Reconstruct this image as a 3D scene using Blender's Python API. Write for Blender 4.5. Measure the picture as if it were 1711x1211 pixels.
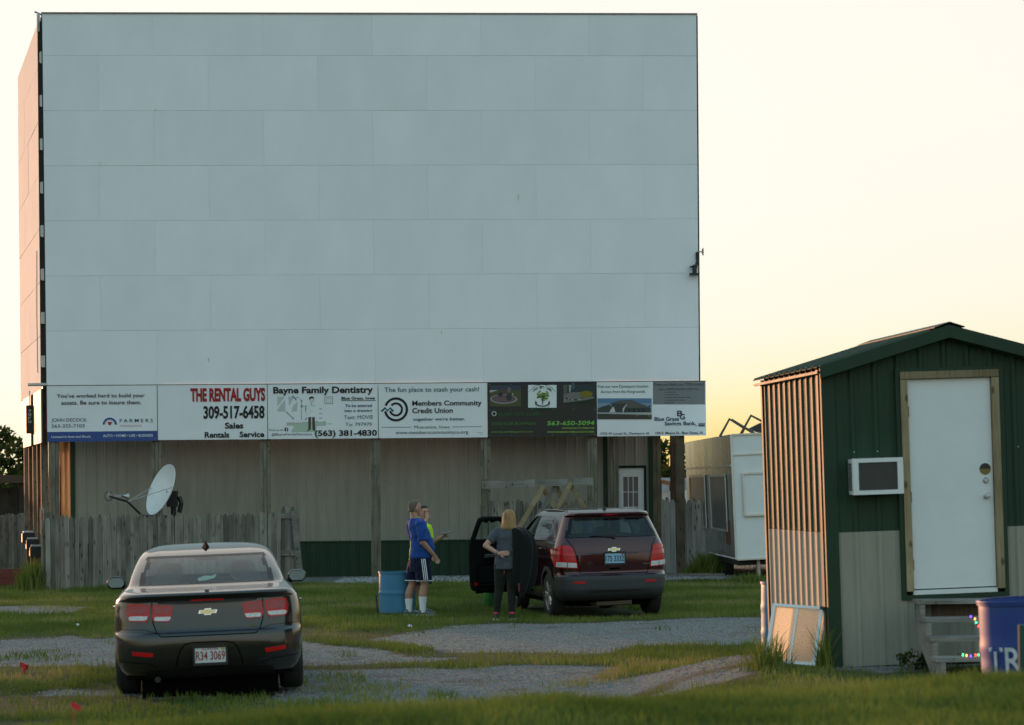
import bpy, bmesh, math, random
import numpy as np
from mathutils import Vector, Matrix, Euler
from mathutils.bvhtree import BVHTree
from mathutils.geometry import tessellate_polygon

for o in list(bpy.data.objects):
    bpy.data.objects.remove(o, do_unlink=True)
scene = bpy.context.scene
C = scene.collection
rnd = random.Random(7)
nrng = np.random.default_rng(11)
PI = math.pi

# ------------------------------------------------------------------ camera
CAM_H = 2.0
FPX = 3900.0            # focal length in photo pixels (photo 1711 wide)
ROLL = 0.0096
cam_d = bpy.data.cameras.new('camera')
cam = bpy.data.objects.new('camera', cam_d)
C.objects.link(cam)
cam_d.sensor_width = 36.0
cam_d.lens = FPX / 1711.0 * 36.0
cam_d.shift_y = 207.5 / 1711.0
cr, sr = math.cos(ROLL), math.sin(ROLL)
cam.matrix_world = Matrix(((cr, sr, 0, 0), (0, 0, -1, 0), (-sr, cr, 0, CAM_H), (0, 0, 0, 1)))
cam_d.clip_end = 4000
cam_d.clip_start = 0.1
cam_d.dof.use_dof = True
cam_d.dof.focus_distance = 42.0
cam_d.dof.aperture_fstop = 4.0
scene.camera = cam

# ------------------------------------------------------------------ light
SUN_A = math.radians(60.0)      # the low sun stands left of and behind the screen
SUN_E = math.radians(4.2)
sdir = Vector((-math.cos(SUN_A) * math.cos(SUN_E), math.sin(SUN_A) * math.cos(SUN_E), math.sin(SUN_E)))
sun_d = bpy.data.lights.new('sun', 'SUN')
sun_d.energy = 0.31
sun_d.angle = math.radians(2.0)
sun_d.color = (1.0, 0.47, 0.23)
sun = bpy.data.objects.new('sun', sun_d)
sun.rotation_euler = (-sdir).to_track_quat('-Z', 'Y').to_euler()
sun.location = (-20, 30, 30)
C.objects.link(sun)

world = bpy.data.worlds.new('World')
scene.world = world
world.use_nodes = True
wn = world.node_tree
wn.nodes.clear()
w_out = wn.nodes.new('ShaderNodeOutputWorld')
w_bg = wn.nodes.new('ShaderNodeBackground')
w_sky = wn.nodes.new('ShaderNodeTexSky')
w_sky.sky_type = 'NISHITA'
w_sky.sun_disc = False
w_sky.sun_elevation = SUN_E
w_sky.sun_rotation = math.atan2(sdir.x, sdir.y)
w_sky.air_density = 1.0
w_sky.dust_density = 3.8
w_sky.ozone_density = 3.0
w_bg.inputs['Strength'].default_value = 0.15
# the same soft shoulder for the whole sky, as on film: c / sqrt(1 + (c/a)^2) in each channel
SHOULDER = 0.535
w_sep = wn.nodes.new('ShaderNodeSeparateXYZ'); w_com = wn.nodes.new('ShaderNodeCombineXYZ')
wn.links.new(w_sky.outputs[0], w_sep.inputs[0])
for k_, tint_ in enumerate((1.05, 0.96, 0.86)):
    sq = wn.nodes.new('ShaderNodeMath'); sq.operation = 'POWER'; sq.inputs[1].default_value = 2.0
    ma = wn.nodes.new('ShaderNodeMath'); ma.operation = 'MULTIPLY_ADD'; ma.inputs[1].default_value = 1 / SHOULDER ** 2; ma.inputs[2].default_value = 1.0
    rt = wn.nodes.new('ShaderNodeMath'); rt.operation = 'SQRT'
    dv = wn.nodes.new('ShaderNodeMath'); dv.operation = 'DIVIDE'
    ti = wn.nodes.new('ShaderNodeMath'); ti.operation = 'MULTIPLY'; ti.inputs[1].default_value = tint_
    wn.links.new(w_sep.outputs[k_], sq.inputs[0]); wn.links.new(sq.outputs[0], ma.inputs[0]); wn.links.new(ma.outputs[0], rt.inputs[0])
    wn.links.new(w_sep.outputs[k_], dv.inputs[0]); wn.links.new(rt.outputs[0], dv.inputs[1]); wn.links.new(dv.outputs[0], ti.inputs[0]); wn.links.new(ti.outputs[0], w_com.inputs[k_])
wn.links.new(w_com.outputs[0], w_bg.inputs['Color'])
wn.links.new(w_bg.outputs[0], w_out.inputs['Surface'])

scene.view_settings.view_transform = 'Standard'
scene.view_settings.look = 'None'
scene.view_settings.gamma = 1.0
scene.view_settings.exposure = 3.72
scene.view_settings.use_curve_mapping = False
scene.render.engine = 'CYCLES'
scene.render.resolution_x = 1024
scene.render.resolution_y = 725


def W(px, py, d):
    """the point at distance d that stands at photo pixel (px, py)"""
    u = (px - 855.5) / FPX
    v = -(py - 813.0) / FPX
    return Vector((d * (u * cr + v * sr), d, CAM_H + d * (-u * sr + v * cr)))


# ------------------------------------------------------------------ helpers
class MB:
    """collects geometry, build() links it as one mesh object"""
    def __init__(s):
        s.v = []; s.f = []; s.m = []; s.mi = 0

    def add(s, vs, fs):
        b = len(s.v)
        s.v += [tuple(v) for v in vs]
        s.f += [tuple(i + b for i in f) for f in fs]
        s.m += [s.mi] * len(fs)
        return s

    def box(s, c, d, rot=None):
        c = Vector(c); hx, hy, hz = d[0] / 2, d[1] / 2, d[2] / 2
        vs = [Vector((x, y, z)) for x in (-hx, hx) for y in (-hy, hy) for z in (-hz, hz)]
        if rot is not None:
            R = rot if isinstance(rot, Matrix) else Euler(rot).to_matrix()
            vs = [R @ v for v in vs]
        return s.add([c + v for v in vs], [(0, 1, 3, 2), (4, 6, 7, 5), (0, 4, 5, 1), (2, 3, 7, 6), (0, 2, 6, 4), (1, 5, 7, 3)])

    def bb(s, x0, x1, y0, y1, z0, z1):
        return s.box(((x0 + x1) / 2, (y0 + y1) / 2, (z0 + z1) / 2), (abs(x1 - x0), abs(y1 - y0), abs(z1 - z0)))

    def cham(s, c, d, b, rot=None):
        """box with chamfered edges in its x-z outline"""
        hx, hy, hz = d[0] / 2, d[1] / 2, d[2] / 2
        ol = [(-hx + b, -hz), (hx - b, -hz), (hx, -hz + b), (hx, hz - b), (hx - b, hz), (-hx + b, hz), (-hx, hz - b), (-hx, -hz + b)]
        return s.prism(ol, -hy, hy, c, rot)

    def prism(s, ol, y0, y1, c=(0, 0, 0), rot=None):
        """outline in x-z, extruded from y0 to y1"""
        n = len(ol); c = Vector(c)
        vs = [Vector((x, y0, z)) for x, z in ol] + [Vector((x, y1, z)) for x, z in ol]
        if rot is not None:
            R = rot if isinstance(rot, Matrix) else Euler(rot).to_matrix()
            vs = [R @ v for v in vs]
        fs = [tuple(range(n)), tuple(range(2 * n - 1, n - 1, -1))] + [(i, (i + n), (i + 1) % n + n, (i + 1) % n) for i in range(n)]
        return s.add([c + v for v in vs], fs)

    def tube(s, pts, r, n=8, caps=True):
        pts = [Vector(p) for p in pts]
        rs = r if isinstance(r, (list, tuple)) else [r] * len(pts)
        vs = []; fs = []
        up = None
        for i, p in enumerate(pts):
            t = (pts[min(i + 1, len(pts) - 1)] - pts[max(i - 1, 0)]).normalized()
            if up is None:
                a = Vector((0, 0, 1)) if abs(t.z) < 0.9 else Vector((1, 0, 0))
                up = (a - t * a.dot(t)).normalized()
            else:
                up = (up - t * up.dot(t)).normalized()
            b = t.cross(up)
            for k in range(n):
                a = 2 * PI * k / n
                vs.append(p + (up * math.cos(a) + b * math.sin(a)) * rs[i])
        for i in range(len(pts) - 1):
            for k in range(n):
                fs.append((i * n + k, i * n + (k + 1) % n, (i + 1) * n + (k + 1) % n, (i + 1) * n + k))
        if caps:
            fs.append(tuple(range(n - 1, -1, -1)))
            fs.append(tuple((len(pts) - 1) * n + k for k in range(n)))
        return s.add(vs, fs)

    def lathe(s, prof, n=32, c=(0, 0, 0), axis='z', caps=True):
        c = Vector(c); vs = []; fs = []
        for r, h in prof:
            for k in range(n):
                a = 2 * PI * k / n
                p = (r * math.cos(a), r * math.sin(a), h)
                if axis == 'x': p = (p[2], p[0], p[1])
                if axis == 'y': p = (p[0], p[2], p[1])
                vs.append(c + Vector(p))
        m = len(prof)
        for i in range(m - 1):
            for k in range(n):
                fs.append((i * n + k, i * n + (k + 1) % n, (i + 1) * n + (k + 1) % n, (i + 1) * n + k))
        if caps:
            fs.append(tuple(range(n))); fs.append(tuple((m - 1) * n + k for k in range(n)))
        return s.add(vs, fs)

    def ell(s, c, r, n=16, m=10, rot=None):
        c = Vector(c); vs = []; fs = []
        R = None if rot is None else Euler(rot).to_matrix()
        for i in range(m + 1):
            t = PI * (i + 0.02) / (m + 0.04)
            for k in range(n):
                a = 2 * PI * k / n
                p = Vector((r[0] * math.sin(t) * math.cos(a), r[1] * math.sin(t) * math.sin(a), r[2] * math.cos(t)))
                vs.append(c + (R @ p if R else p))
        for i in range(m):
            for k in range(n):
                fs.append((i * n + k, (i + 1) * n + k, (i + 1) * n + (k + 1) % n, i * n + (k + 1) % n))
        fs.append(tuple(range(n))); fs.append(tuple(m * n + k for k in range(n - 1, -1, -1)))
        return s.add(vs, fs)

    def data(s, name, mats, smooth=False, recalc=True):
        me = bpy.data.meshes.new(name)
        me.from_pydata(s.v, [], s.f)
        mats = mats if isinstance(mats, (list, tuple)) else [mats]
        for m in mats: me.materials.append(m)
        if len(mats) > 1: me.polygons.foreach_set('material_index', s.m)
        if recalc:
            bm = bmesh.new(); bm.from_mesh(me)
            bmesh.ops.recalc_face_normals(bm, faces=bm.faces)
            bm.to_mesh(me); bm.free()
        if smooth:
            me.polygons.foreach_set('use_smooth', [True] * len(me.polygons))
            if smooth != 'all':
                me.set_sharp_from_angle(angle=math.radians(smooth if smooth is not True else 40))
        me.update()
        return me

    def build(s, name, mats, parent=None, smooth=False, recalc=True):
        return link(name, s.data(name, mats, smooth, recalc), parent)


def link(name, me, parent=None, loc=None, rot=None):
    o = bpy.data.objects.new(name, me)
    C.objects.link(o)
    o.parent = parent
    if loc is not None: o.location = loc
    if rot is not None: o.rotation_euler = rot
    return o


def tag(o, label=None, cat=None, group=None, kind=None):
    if label: o['label'] = label
    if cat: o['category'] = cat
    if group: o['group'] = group
    if kind: o['kind'] = kind
    return o


def thing(name, label, cat, loc=(0, 0, 0), rot=(0, 0, 0), group=None):
    o = bpy.data.objects.new(name, None)
    C.objects.link(o)
    o.location = loc; o.rotation_euler = rot
    o.empty_display_size = 0.2
    return tag(o, label, cat, group)


def copy_tree(o, parent=None):
    c = o.copy(); C.objects.link(c); c.parent = parent
    for ch in [x for x in o.children]: copy_tree(ch, c)
    return c


def lerp(a, b, t): return a + (b - a) * t


def smooth01(t):
    t = min(1.0, max(0.0, t)); return t * t * (3 - 2 * t)


# ------------------------------------------------------------------ materials
def nodes_of(name):
    m = bpy.data.materials.new(name); m.use_nodes = True
    nt = m.node_tree
    return m, nt, nt.nodes['Principled BSDF'], nt.nodes['Material Output']


def setp(b, **k):
    for n, v in k.items():
        n = n.replace('_', ' ')
        if n in b.inputs: b.inputs[n].default_value = v


def col4(c): return (c[0], c[1], c[2], 1.0)


def mat(name, col, rough=0.6, metal=0.0, var=0.12, scale=6.0, bump=0.0, bscale=60.0, coat=0.0, stretch=(1, 1, 1), objvar=0.0, spec=0.5, col2=None, c2lo=0.55, c2hi=0.75):
    """plain surface with mottling (var), optional second tone in patches, per-object tint and fine relief"""
    m, nt, b, out = nodes_of(name)
    L = nt.links.new
    setp(b, Roughness=rough, Metallic=metal, Coat_Weight=coat, Coat_Roughness=0.06, Specular_IOR_Level=spec)
    tc = nt.nodes.new('ShaderNodeTexCoord')
    mp = nt.nodes.new('ShaderNodeMapping'); mp.inputs['Scale'].default_value = stretch
    L(tc.outputs['Object'], mp.inputs['Vector'])
    nz = nt.nodes.new('ShaderNodeTexNoise'); nz.inputs['Scale'].default_value = scale; nz.inputs['Detail'].default_value = 5; nz.inputs['Roughness'].default_value = 0.62
    vec = mp.outputs['Vector']
    oi = nt.nodes.new('ShaderNodeObjectInfo')
    if objvar:
        ad = nt.nodes.new('ShaderNodeVectorMath'); ad.operation = 'ADD'
        sc = nt.nodes.new('ShaderNodeVectorMath'); sc.operation = 'SCALE'; sc.inputs[0].default_value = (37, 61, 23)
        L(oi.outputs['Random'], sc.inputs['Scale']); L(vec, ad.inputs[0]); L(sc.outputs[0], ad.inputs[1]); vec = ad.outputs[0]
    L(vec, nz.inputs['Vector'])
    mr = nt.nodes.new('ShaderNodeMapRange')
    mr.inputs['From Min'].default_value = 0.3; mr.inputs['From Max'].default_value = 0.7
    mr.inputs['To Min'].default_value = 1 - var; mr.inputs['To Max'].default_value = 1 + var
    L(nz.outputs['Fac'], mr.inputs['Value'])
    fac = mr.outputs[0]
    if objvar:
        m2 = nt.nodes.new('ShaderNodeMapRange'); m2.inputs['To Min'].default_value = 1 - objvar; m2.inputs['To Max'].default_value = 1 + objvar
        L(oi.outputs['Random'], m2.inputs['Value'])
        mm = nt.nodes.new('ShaderNodeMath'); mm.operation = 'MULTIPLY'; L(fac, mm.inputs[0]); L(m2.outputs[0], mm.inputs[1]); fac = mm.outputs[0]
    vm = nt.nodes.new('ShaderNodeVectorMath'); vm.operation = 'SCALE'
    if col2 is not None:
        n2 = nt.nodes.new('ShaderNodeTexNoise'); n2.inputs['Scale'].default_value = scale * 0.6; n2.inputs['Detail'].default_value = 6
        L(vec, n2.inputs['Vector'])
        r2 = nt.nodes.new('ShaderNodeMapRange'); r2.inputs['From Min'].default_value = c2lo; r2.inputs['From Max'].default_value = c2hi
        L(n2.outputs['Fac'], r2.inputs['Value'])
        mx = nt.nodes.new('ShaderNodeMix'); mx.data_type = 'RGBA'
        mx.inputs['A'].default_value = col4(col); mx.inputs['B'].default_value = col4(col2)
        L(r2.outputs[0], mx.inputs['Factor']); L(mx.outputs['Result'], vm.inputs[0])
    else:
        vm.inputs[0].default_value = col[:3]
    L(fac, vm.inputs['Scale'])
    L(vm.outputs[0], b.inputs['Base Color'])
    rr = nt.nodes.new('ShaderNodeMapRange'); rr.inputs['To Min'].default_value = max(0.02, rough - 0.08); rr.inputs['To Max'].default_value = min(1, rough + 0.08)
    L(nz.outputs['Fac'], rr.inputs['Value']); L(rr.outputs[0], b.inputs['Roughness'])
    if bump:
        nb = nt.nodes.new('ShaderNodeTexNoise'); nb.inputs['Scale'].default_value = bscale; nb.inputs['Detail'].default_value = 4
        L(vec, nb.inputs['Vector'])
        bp = nt.nodes.new('ShaderNodeBump'); bp.inputs['Strength'].default_value = bump; bp.inputs['Distance'].default_value = 0.01
        L(nb.outputs['Fac'], bp.inputs['Height']); L(bp.outputs[0], b.inputs['Normal'])
    return m


def wood(name, dark, light, grain=(60, 60, 1.6), rough=0.85, knots=True, objvar=0.22):
    m, nt, b, out = nodes_of(name)
    L = nt.links.new
    tc = nt.nodes.new('ShaderNodeTexCoord'); oi = nt.nodes.new('ShaderNodeObjectInfo')
    sc = nt.nodes.new('ShaderNodeVectorMath'); sc.operation = 'SCALE'; sc.inputs[0].default_value = (17, 31, 43)
    L(oi.outputs['Random'], sc.inputs['Scale'])
    ad = nt.nodes.new('ShaderNodeVectorMath'); ad.operation = 'ADD'
    L(tc.outputs['Object'], ad.inputs[0]); L(sc.outputs[0], ad.inputs[1])
    mp = nt.nodes.new('ShaderNodeMapping'); mp.inputs['Scale'].default_value = grain
    L(ad.outputs[0], mp.inputs['Vector'])
    nz = nt.nodes.new('ShaderNodeTexNoise'); nz.inputs['Scale'].default_value = 1.0; nz.inputs['Detail'].default_value = 5; nz.inputs['Distortion'].default_value = 0.8
    L(mp.outputs[0], nz.inputs['Vector'])
    n2 = nt.nodes.new('ShaderNodeTexNoise'); n2.inputs['Scale'].default_value = 2.2; n2.inputs['Detail'].default_value = 3
    L(ad.outputs[0], n2.inputs['Vector'])
    a = nt.nodes.new('ShaderNodeMath'); a.operation = 'ADD'; L(nz.outputs['Fac'], a.inputs[0]); L(n2.outputs['Fac'], a.inputs[1])
    mr = nt.nodes.new('ShaderNodeMapRange'); mr.inputs['From Min'].default_value = 0.7; mr.inputs['From Max'].default_value = 1.3; L(a.outputs[0], mr.inputs['Value'])
    mx = nt.nodes.new('ShaderNodeMix'); mx.data_type = 'RGBA'
    mx.inputs['A'].default_value = col4(dark); mx.inputs['B'].default_value = col4(light); L(mr.outputs[0], mx.inputs['Factor'])
    res = mx.outputs['Result']
    if knots:
        mk = nt.nodes.new('ShaderNodeMapping'); mk.inputs['Scale'].default_value = (9, 9, 4.5); L(ad.outputs[0], mk.inputs['Vector'])
        vo = nt.nodes.new('ShaderNodeTexVoronoi'); vo.inputs['Scale'].default_value = 1.0; L(mk.outputs[0], vo.inputs['Vector'])
        kr = nt.nodes.new('ShaderNodeMapRange'); kr.inputs['From Min'].default_value = 0.10; kr.inputs['From Max'].default_value = 0.22
        kr.inputs['To Min'].default_value = 0.35; kr.inputs['To Max'].default_value = 1.0
        L(vo.outputs['Distance'], kr.inputs['Value'])
        km = nt.nodes.new('ShaderNodeVectorMath'); km.operation = 'SCALE'; L(res, km.inputs[0]); L(kr.outputs[0], km.inputs['Scale']); res = km.outputs[0]
    om = nt.nodes.new('ShaderNodeMapRange'); om.inputs['To Min'].default_value = 1 - objvar; om.inputs['To Max'].default_value = 1 + objvar; L(oi.outputs['Random'], om.inputs['Value'])
    vs = nt.nodes.new('ShaderNodeVectorMath'); vs.operation = 'SCALE'; L(res, vs.inputs[0]); L(om.outputs[0], vs.inputs['Scale'])
    L(vs.outputs[0], b.inputs['Base Color'])
    setp(b, Roughness=rough, Specular_IOR_Level=0.25)
    bp = nt.nodes.new('ShaderNodeBump'); bp.inputs['Strength'].default_value = 0.5; bp.inputs['Distance'].default_value = 0.006
    L(nz.outputs['Fac'], bp.inputs['Height']); L(bp.outputs[0], b.inputs['Normal'])
    return m


def glass(name, tint=(0.5, 0.55, 0.55), ior=1.5, refl=1.0):
    m, nt, b, out = nodes_of(name)
    L = nt.links.new
    nt.nodes.remove(b)
    tr = nt.nodes.new('ShaderNodeBsdfTransparent'); tr.inputs['Color'].default_value = col4(tint)
    gl = nt.nodes.new('ShaderNodeBsdfGlossy'); gl.inputs['Roughness'].default_value = 0.03; gl.inputs['Color'].default_value = (refl, refl, refl, 1)
    # reflectance from the viewing angle, the same from either side of the pane
    lw = nt.nodes.new('ShaderNodeLayerWeight'); lw.inputs['Blend'].default_value = 0.5
    pw5 = nt.nodes.new('ShaderNodeMath'); pw5.operation = 'POWER'; pw5.inputs[1].default_value = 4.5; L(lw.outputs['Facing'], pw5.inputs[0])
    fr = nt.nodes.new('ShaderNodeMath'); fr.operation = 'MULTIPLY_ADD'; fr.inputs[1].default_value = 0.85; fr.inputs[2].default_value = 0.045; L(pw5.outputs[0], fr.inputs[0])
    mx = nt.nodes.new('ShaderNodeMixShader')
    L(fr.outputs[0], mx.inputs[0]); L(tr.outputs[0], mx.inputs[1]); L(gl.outputs[0], mx.inputs[2]); L(mx.outputs[0], out.inputs['Surface'])
    return m


def emit(name, col, st):
    m, nt, b, out = nodes_of(name)
    setp(b, Base_Color=col4(col), Emission_Color=col4(col), Emission_Strength=st)
    return m


def leafmat(name, c1, c2, trans=0.35, c3=None, attr=None):
    """foliage: tone varies with the leaf, some light passes through"""
    m, nt, b, out = nodes_of(name)
    L = nt.links.new
    nt.nodes.remove(b)
    tc = nt.nodes.new('ShaderNodeTexCoord')
    nz = nt.nodes.new('ShaderNodeTexNoise'); nz.inputs['Scale'].default_value = 0.9; nz.inputs['Detail'].default_value = 4
    L(tc.outputs['Object'], nz.inputs['Vector'])
    fac = nz.outputs['Fac']
    if attr:
        at = nt.nodes.new('ShaderNodeAttribute'); at.attribute_name = attr
        a = nt.nodes.new('ShaderNodeMath'); a.operation = 'MULTIPLY_ADD'; a.inputs[1].default_value = 0.75; L(nz.outputs['Fac'], a.inputs[0])
        s2 = nt.nodes.new('ShaderNodeMath'); s2.operation = 'MULTIPLY'; s2.inputs[1].default_value = 0.5; L(at.outputs['Fac'], s2.inputs[0])
        L(s2.outputs[0], a.inputs[2]); fac = a.outputs[0]
    cr_ = nt.nodes.new('ShaderNodeValToRGB')
    cr_.color_ramp.elements[0].position = 0.3; cr_.color_ramp.elements[0].color = col4(c1)
    cr_.color_ramp.elements[1].position = 0.68; cr_.color_ramp.elements[1].color = col4(c2)
    if c3 is not None:
        e = cr_.color_ramp.elements.new(0.88); e.color = col4(c3)
    L(fac, cr_.inputs[0])
    di = nt.nodes.new('ShaderNodeBsdfDiffuse'); tl = nt.nodes.new('ShaderNodeBsdfTranslucent')
    L(cr_.outputs[0], di.inputs['Color']); L(cr_.outputs[0], tl.inputs['Color'])
    mx = nt.nodes.new('ShaderNodeMixShader'); mx.inputs[0].default_value = trans
    L(di.outputs[0], mx.inputs[1]); L(tl.outputs[0], mx.inputs[2]); L(mx.outputs[0], out.inputs['Surface'])
    return m


def np_mesh(name, verts, faces_flat, nper, mats, attr=None):
    """fast mesh from numpy: faces_flat (n, nper)"""
    me = bpy.data.meshes.new(name)
    nv, nf = len(verts), len(faces_flat)
    me.vertices.add(nv); me.vertices.foreach_set('co', np.asarray(verts, np.float32).ravel())
    me.loops.add(nf * nper); me.loops.foreach_set('vertex_index', np.asarray(faces_flat, np.int32).ravel())
    me.polygons.add(nf)
    me.polygons.foreach_set('loop_start', np.arange(0, nf * nper, nper, dtype=np.int32))
    me.polygons.foreach_set('loop_total', np.full(nf, nper, np.int32))
    for m in (mats if isinstance(mats, (list, tuple)) else [mats]): me.materials.append(m)
    if attr:
        for k, val in attr.items():
            a = me.attributes.new(k, 'FLOAT', 'POINT'); a.data.foreach_set('value', np.asarray(val, np.float32))
    me.update(calc_edges=True)
    return me


_T = {}
def tex_mesh(s, offset=0.0, shear=0.0):
    """built-in typeface as flat mesh points (x, y), width and cap height"""
    key = (s, offset, shear)
    if key in _T: return _T[key]
    cu = bpy.data.curves.new('lettering', 'FONT'); cu.body = s; cu.offset = offset; cu.shear = shear
    cu.resolution_u = 3; cu.fill_mode = 'FRONT'
    o = bpy.data.objects.new('lettering', cu); C.objects.link(o)
    dg = bpy.context.evaluated_depsgraph_get()
    me = bpy.data.meshes.new_from_object(o.evaluated_get(dg))
    vs = [tuple(v.co[:2]) for v in me.vertices]; fs = [tuple(p.vertices) for p in me.polygons]
    bpy.data.objects.remove(o, do_unlink=True); bpy.data.curves.remove(cu); bpy.data.meshes.remove(me)
    x0 = min(v[0] for v in vs); x1 = max(v[0] for v in vs)
    _T[key] = (vs, fs, x0, x1)
    return _T[key]


CAPH = None
def add_text(mb, s, x0, x1, zb, zt, y, offset=0.0, shear=0.0):
    """write s between x0 and x1, baseline zb, capital height up to zt, on the plane y (facing -y)"""
    global CAPH
    if CAPH is None:
        vs, fs, a, b = tex_mesh('H'); CAPH = max(v[1] for v in vs)
    vs, fs, a, b = tex_mesh(s, offset, shear)
    kx = (x1 - x0) / max(1e-6, b - a); kz = (zt - zb) / CAPH
    mb.add([(x0 + (v[0] - a) * kx, y, zb + v[1] * kz) for v in vs], fs)

scene.cycles.use_denoising = True
scene.cycles.max_bounces = 8
scene.cycles.transparent_max_bounces = 12

# ------------------------------------------------------------------ ground
def hash2(ix, iy, seed):
    h = (ix.astype(np.int64) * 374761393 + iy.astype(np.int64) * 668265263 + seed * 1442695041) & 0x7fffffff
    h = ((h ^ (h >> 13)) * 1274126177) & 0x7fffffff
    return ((h ^ (h >> 16)) & 0xffff) / 65535.0


def vnoise(x, y, sc, seed=0):
    x = np.asarray(x, float) / sc; y = np.asarray(y, float) / sc
    ix = np.floor(x); iy = np.floor(y); fx = x - ix; fy = y - iy
    fx = fx * fx * (3 - 2 * fx); fy = fy * fy * (3 - 2 * fy)
    a = hash2(ix, iy, seed); b = hash2(ix + 1, iy, seed); c = hash2(ix, iy + 1, seed); d = hash2(ix + 1, iy + 1, seed)
    return (a * (1 - fx) + b * fx) * (1 - fy) + (c * (1 - fx) + d * fx) * fy


def fbm(x, y, sc, seed=0):
    return (vnoise(x, y, sc, seed) * 0.5 + vnoise(x, y, sc / 2.1, seed + 1) * 0.3 + vnoise(x, y, sc / 4.3, seed + 2) * 0.2)


def sst(a, b, x):
    t = np.clip((x - a) / (b - a), 0, 1); return t * t * (3 - 2 * t)


def gheight(x, y):
    x = np.asarray(x, float); y = np.asarray(y, float)
    crest = 11.2 + 0.42 * np.clip(x, -4, 4) + (fbm(x, y * 0 + 3, 1.6, 5) - 0.5) * 0.5
    near = 0.93 - 0.10 * sst(8, 4, y)
    base = 0.03 * (fbm(x, y, 5.0, 9) - 0.5) - 0.02
    right = 0.27 * sst(1.0, 2.4, x) * (1 - sst(23.6, 26.0, y))
    base = base + right
    t = 1 - sst(crest - 0.2, crest + 4.0, y)
    return base * (1 - t) + (near + 0.06 * (fbm(x, y, 1.1, 3) - 0.5)) * t


def gh(x, y): return float(gheight(np.array([x]), np.array([y]))[0])


def gravel(x, y):
    """1 where the lanes are bare stone, 0 where grass stands"""
    x = np.asarray(x, float); y = np.asarray(y, float)
    n = (fbm(x, y * 0.6, 2.2, 21) - 0.5)
    yy = y + n * 2.4; xx = x + n * 1.5
    up = 32.0 + 2.3 * sst(-1.6, -0.5, xx) + 1.7 * sst(0.5, 4.0, xx)
    lo = 26.9 + 1.8 * sst(-1.2, 0.4, xx) + 0.5 * sst(1, 4, xx)
    g = sst(-0.5, 0.5, up - yy) * sst(-0.5, 0.5, yy - lo)
    # grass tongue crossing the lane
    dx, dy = 2.8, -4.8; l = math.hypot(dx, dy)
    dist = np.abs((xx + 2.5) * dy - (yy - 32.2) * dx) / l
    g = g * sst(0.25, 0.75, dist + 0.25 * n)
    lane2 = sst(-0.4, 0.4, 26.0 - yy) * sst(-0.4, 0.4, yy - 21.6) * sst(-2.9, -2.0, xx) * (0.55 + 0.9 * sst(0.42, 0.56, fbm(x, y * 0.5, 1.5, 33)))
    strip = sst(-0.3, 0.3, 1.15 - np.abs(yy - 40.0)) * sst(-6.5, -7.6, xx)
    left = sst(-0.2, 0.2, 0.6 - np.abs(yy - 23.0)) * sst(-2.2, -3.0, xx) * sst(0.45, 0.55, fbm(x, y * 0.5, 2.0, 41))
    apron = sst(48.8, 50.0, yy) * sst(-4.6, -3.4, xx)
    lot = sst(44.5, 45.5, yy) * sst(4.0, 5.2, xx) * 0.0
    inside = sst(49.2, 50.4, yy) * sst(-12.5, -11.5, xx)
    far = sst(-13.5, -14.5, xx) * sst(47.5, 48.5, yy) * (1 - sst(56, 58, yy))
    rag = (fbm(x, y * 0.5, 0.7, 71) - 0.5) * 1.3
    t = np.maximum.reduce([g, lane2, strip, left])
    t = sst(0.32, 0.68, t + rag * (t > 0.02) * (1 - 0.55 * sst(0.85, 1.0, t)))
    return np.clip(np.maximum.reduce([t, apron, inside, far]), 0, 1)


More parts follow.
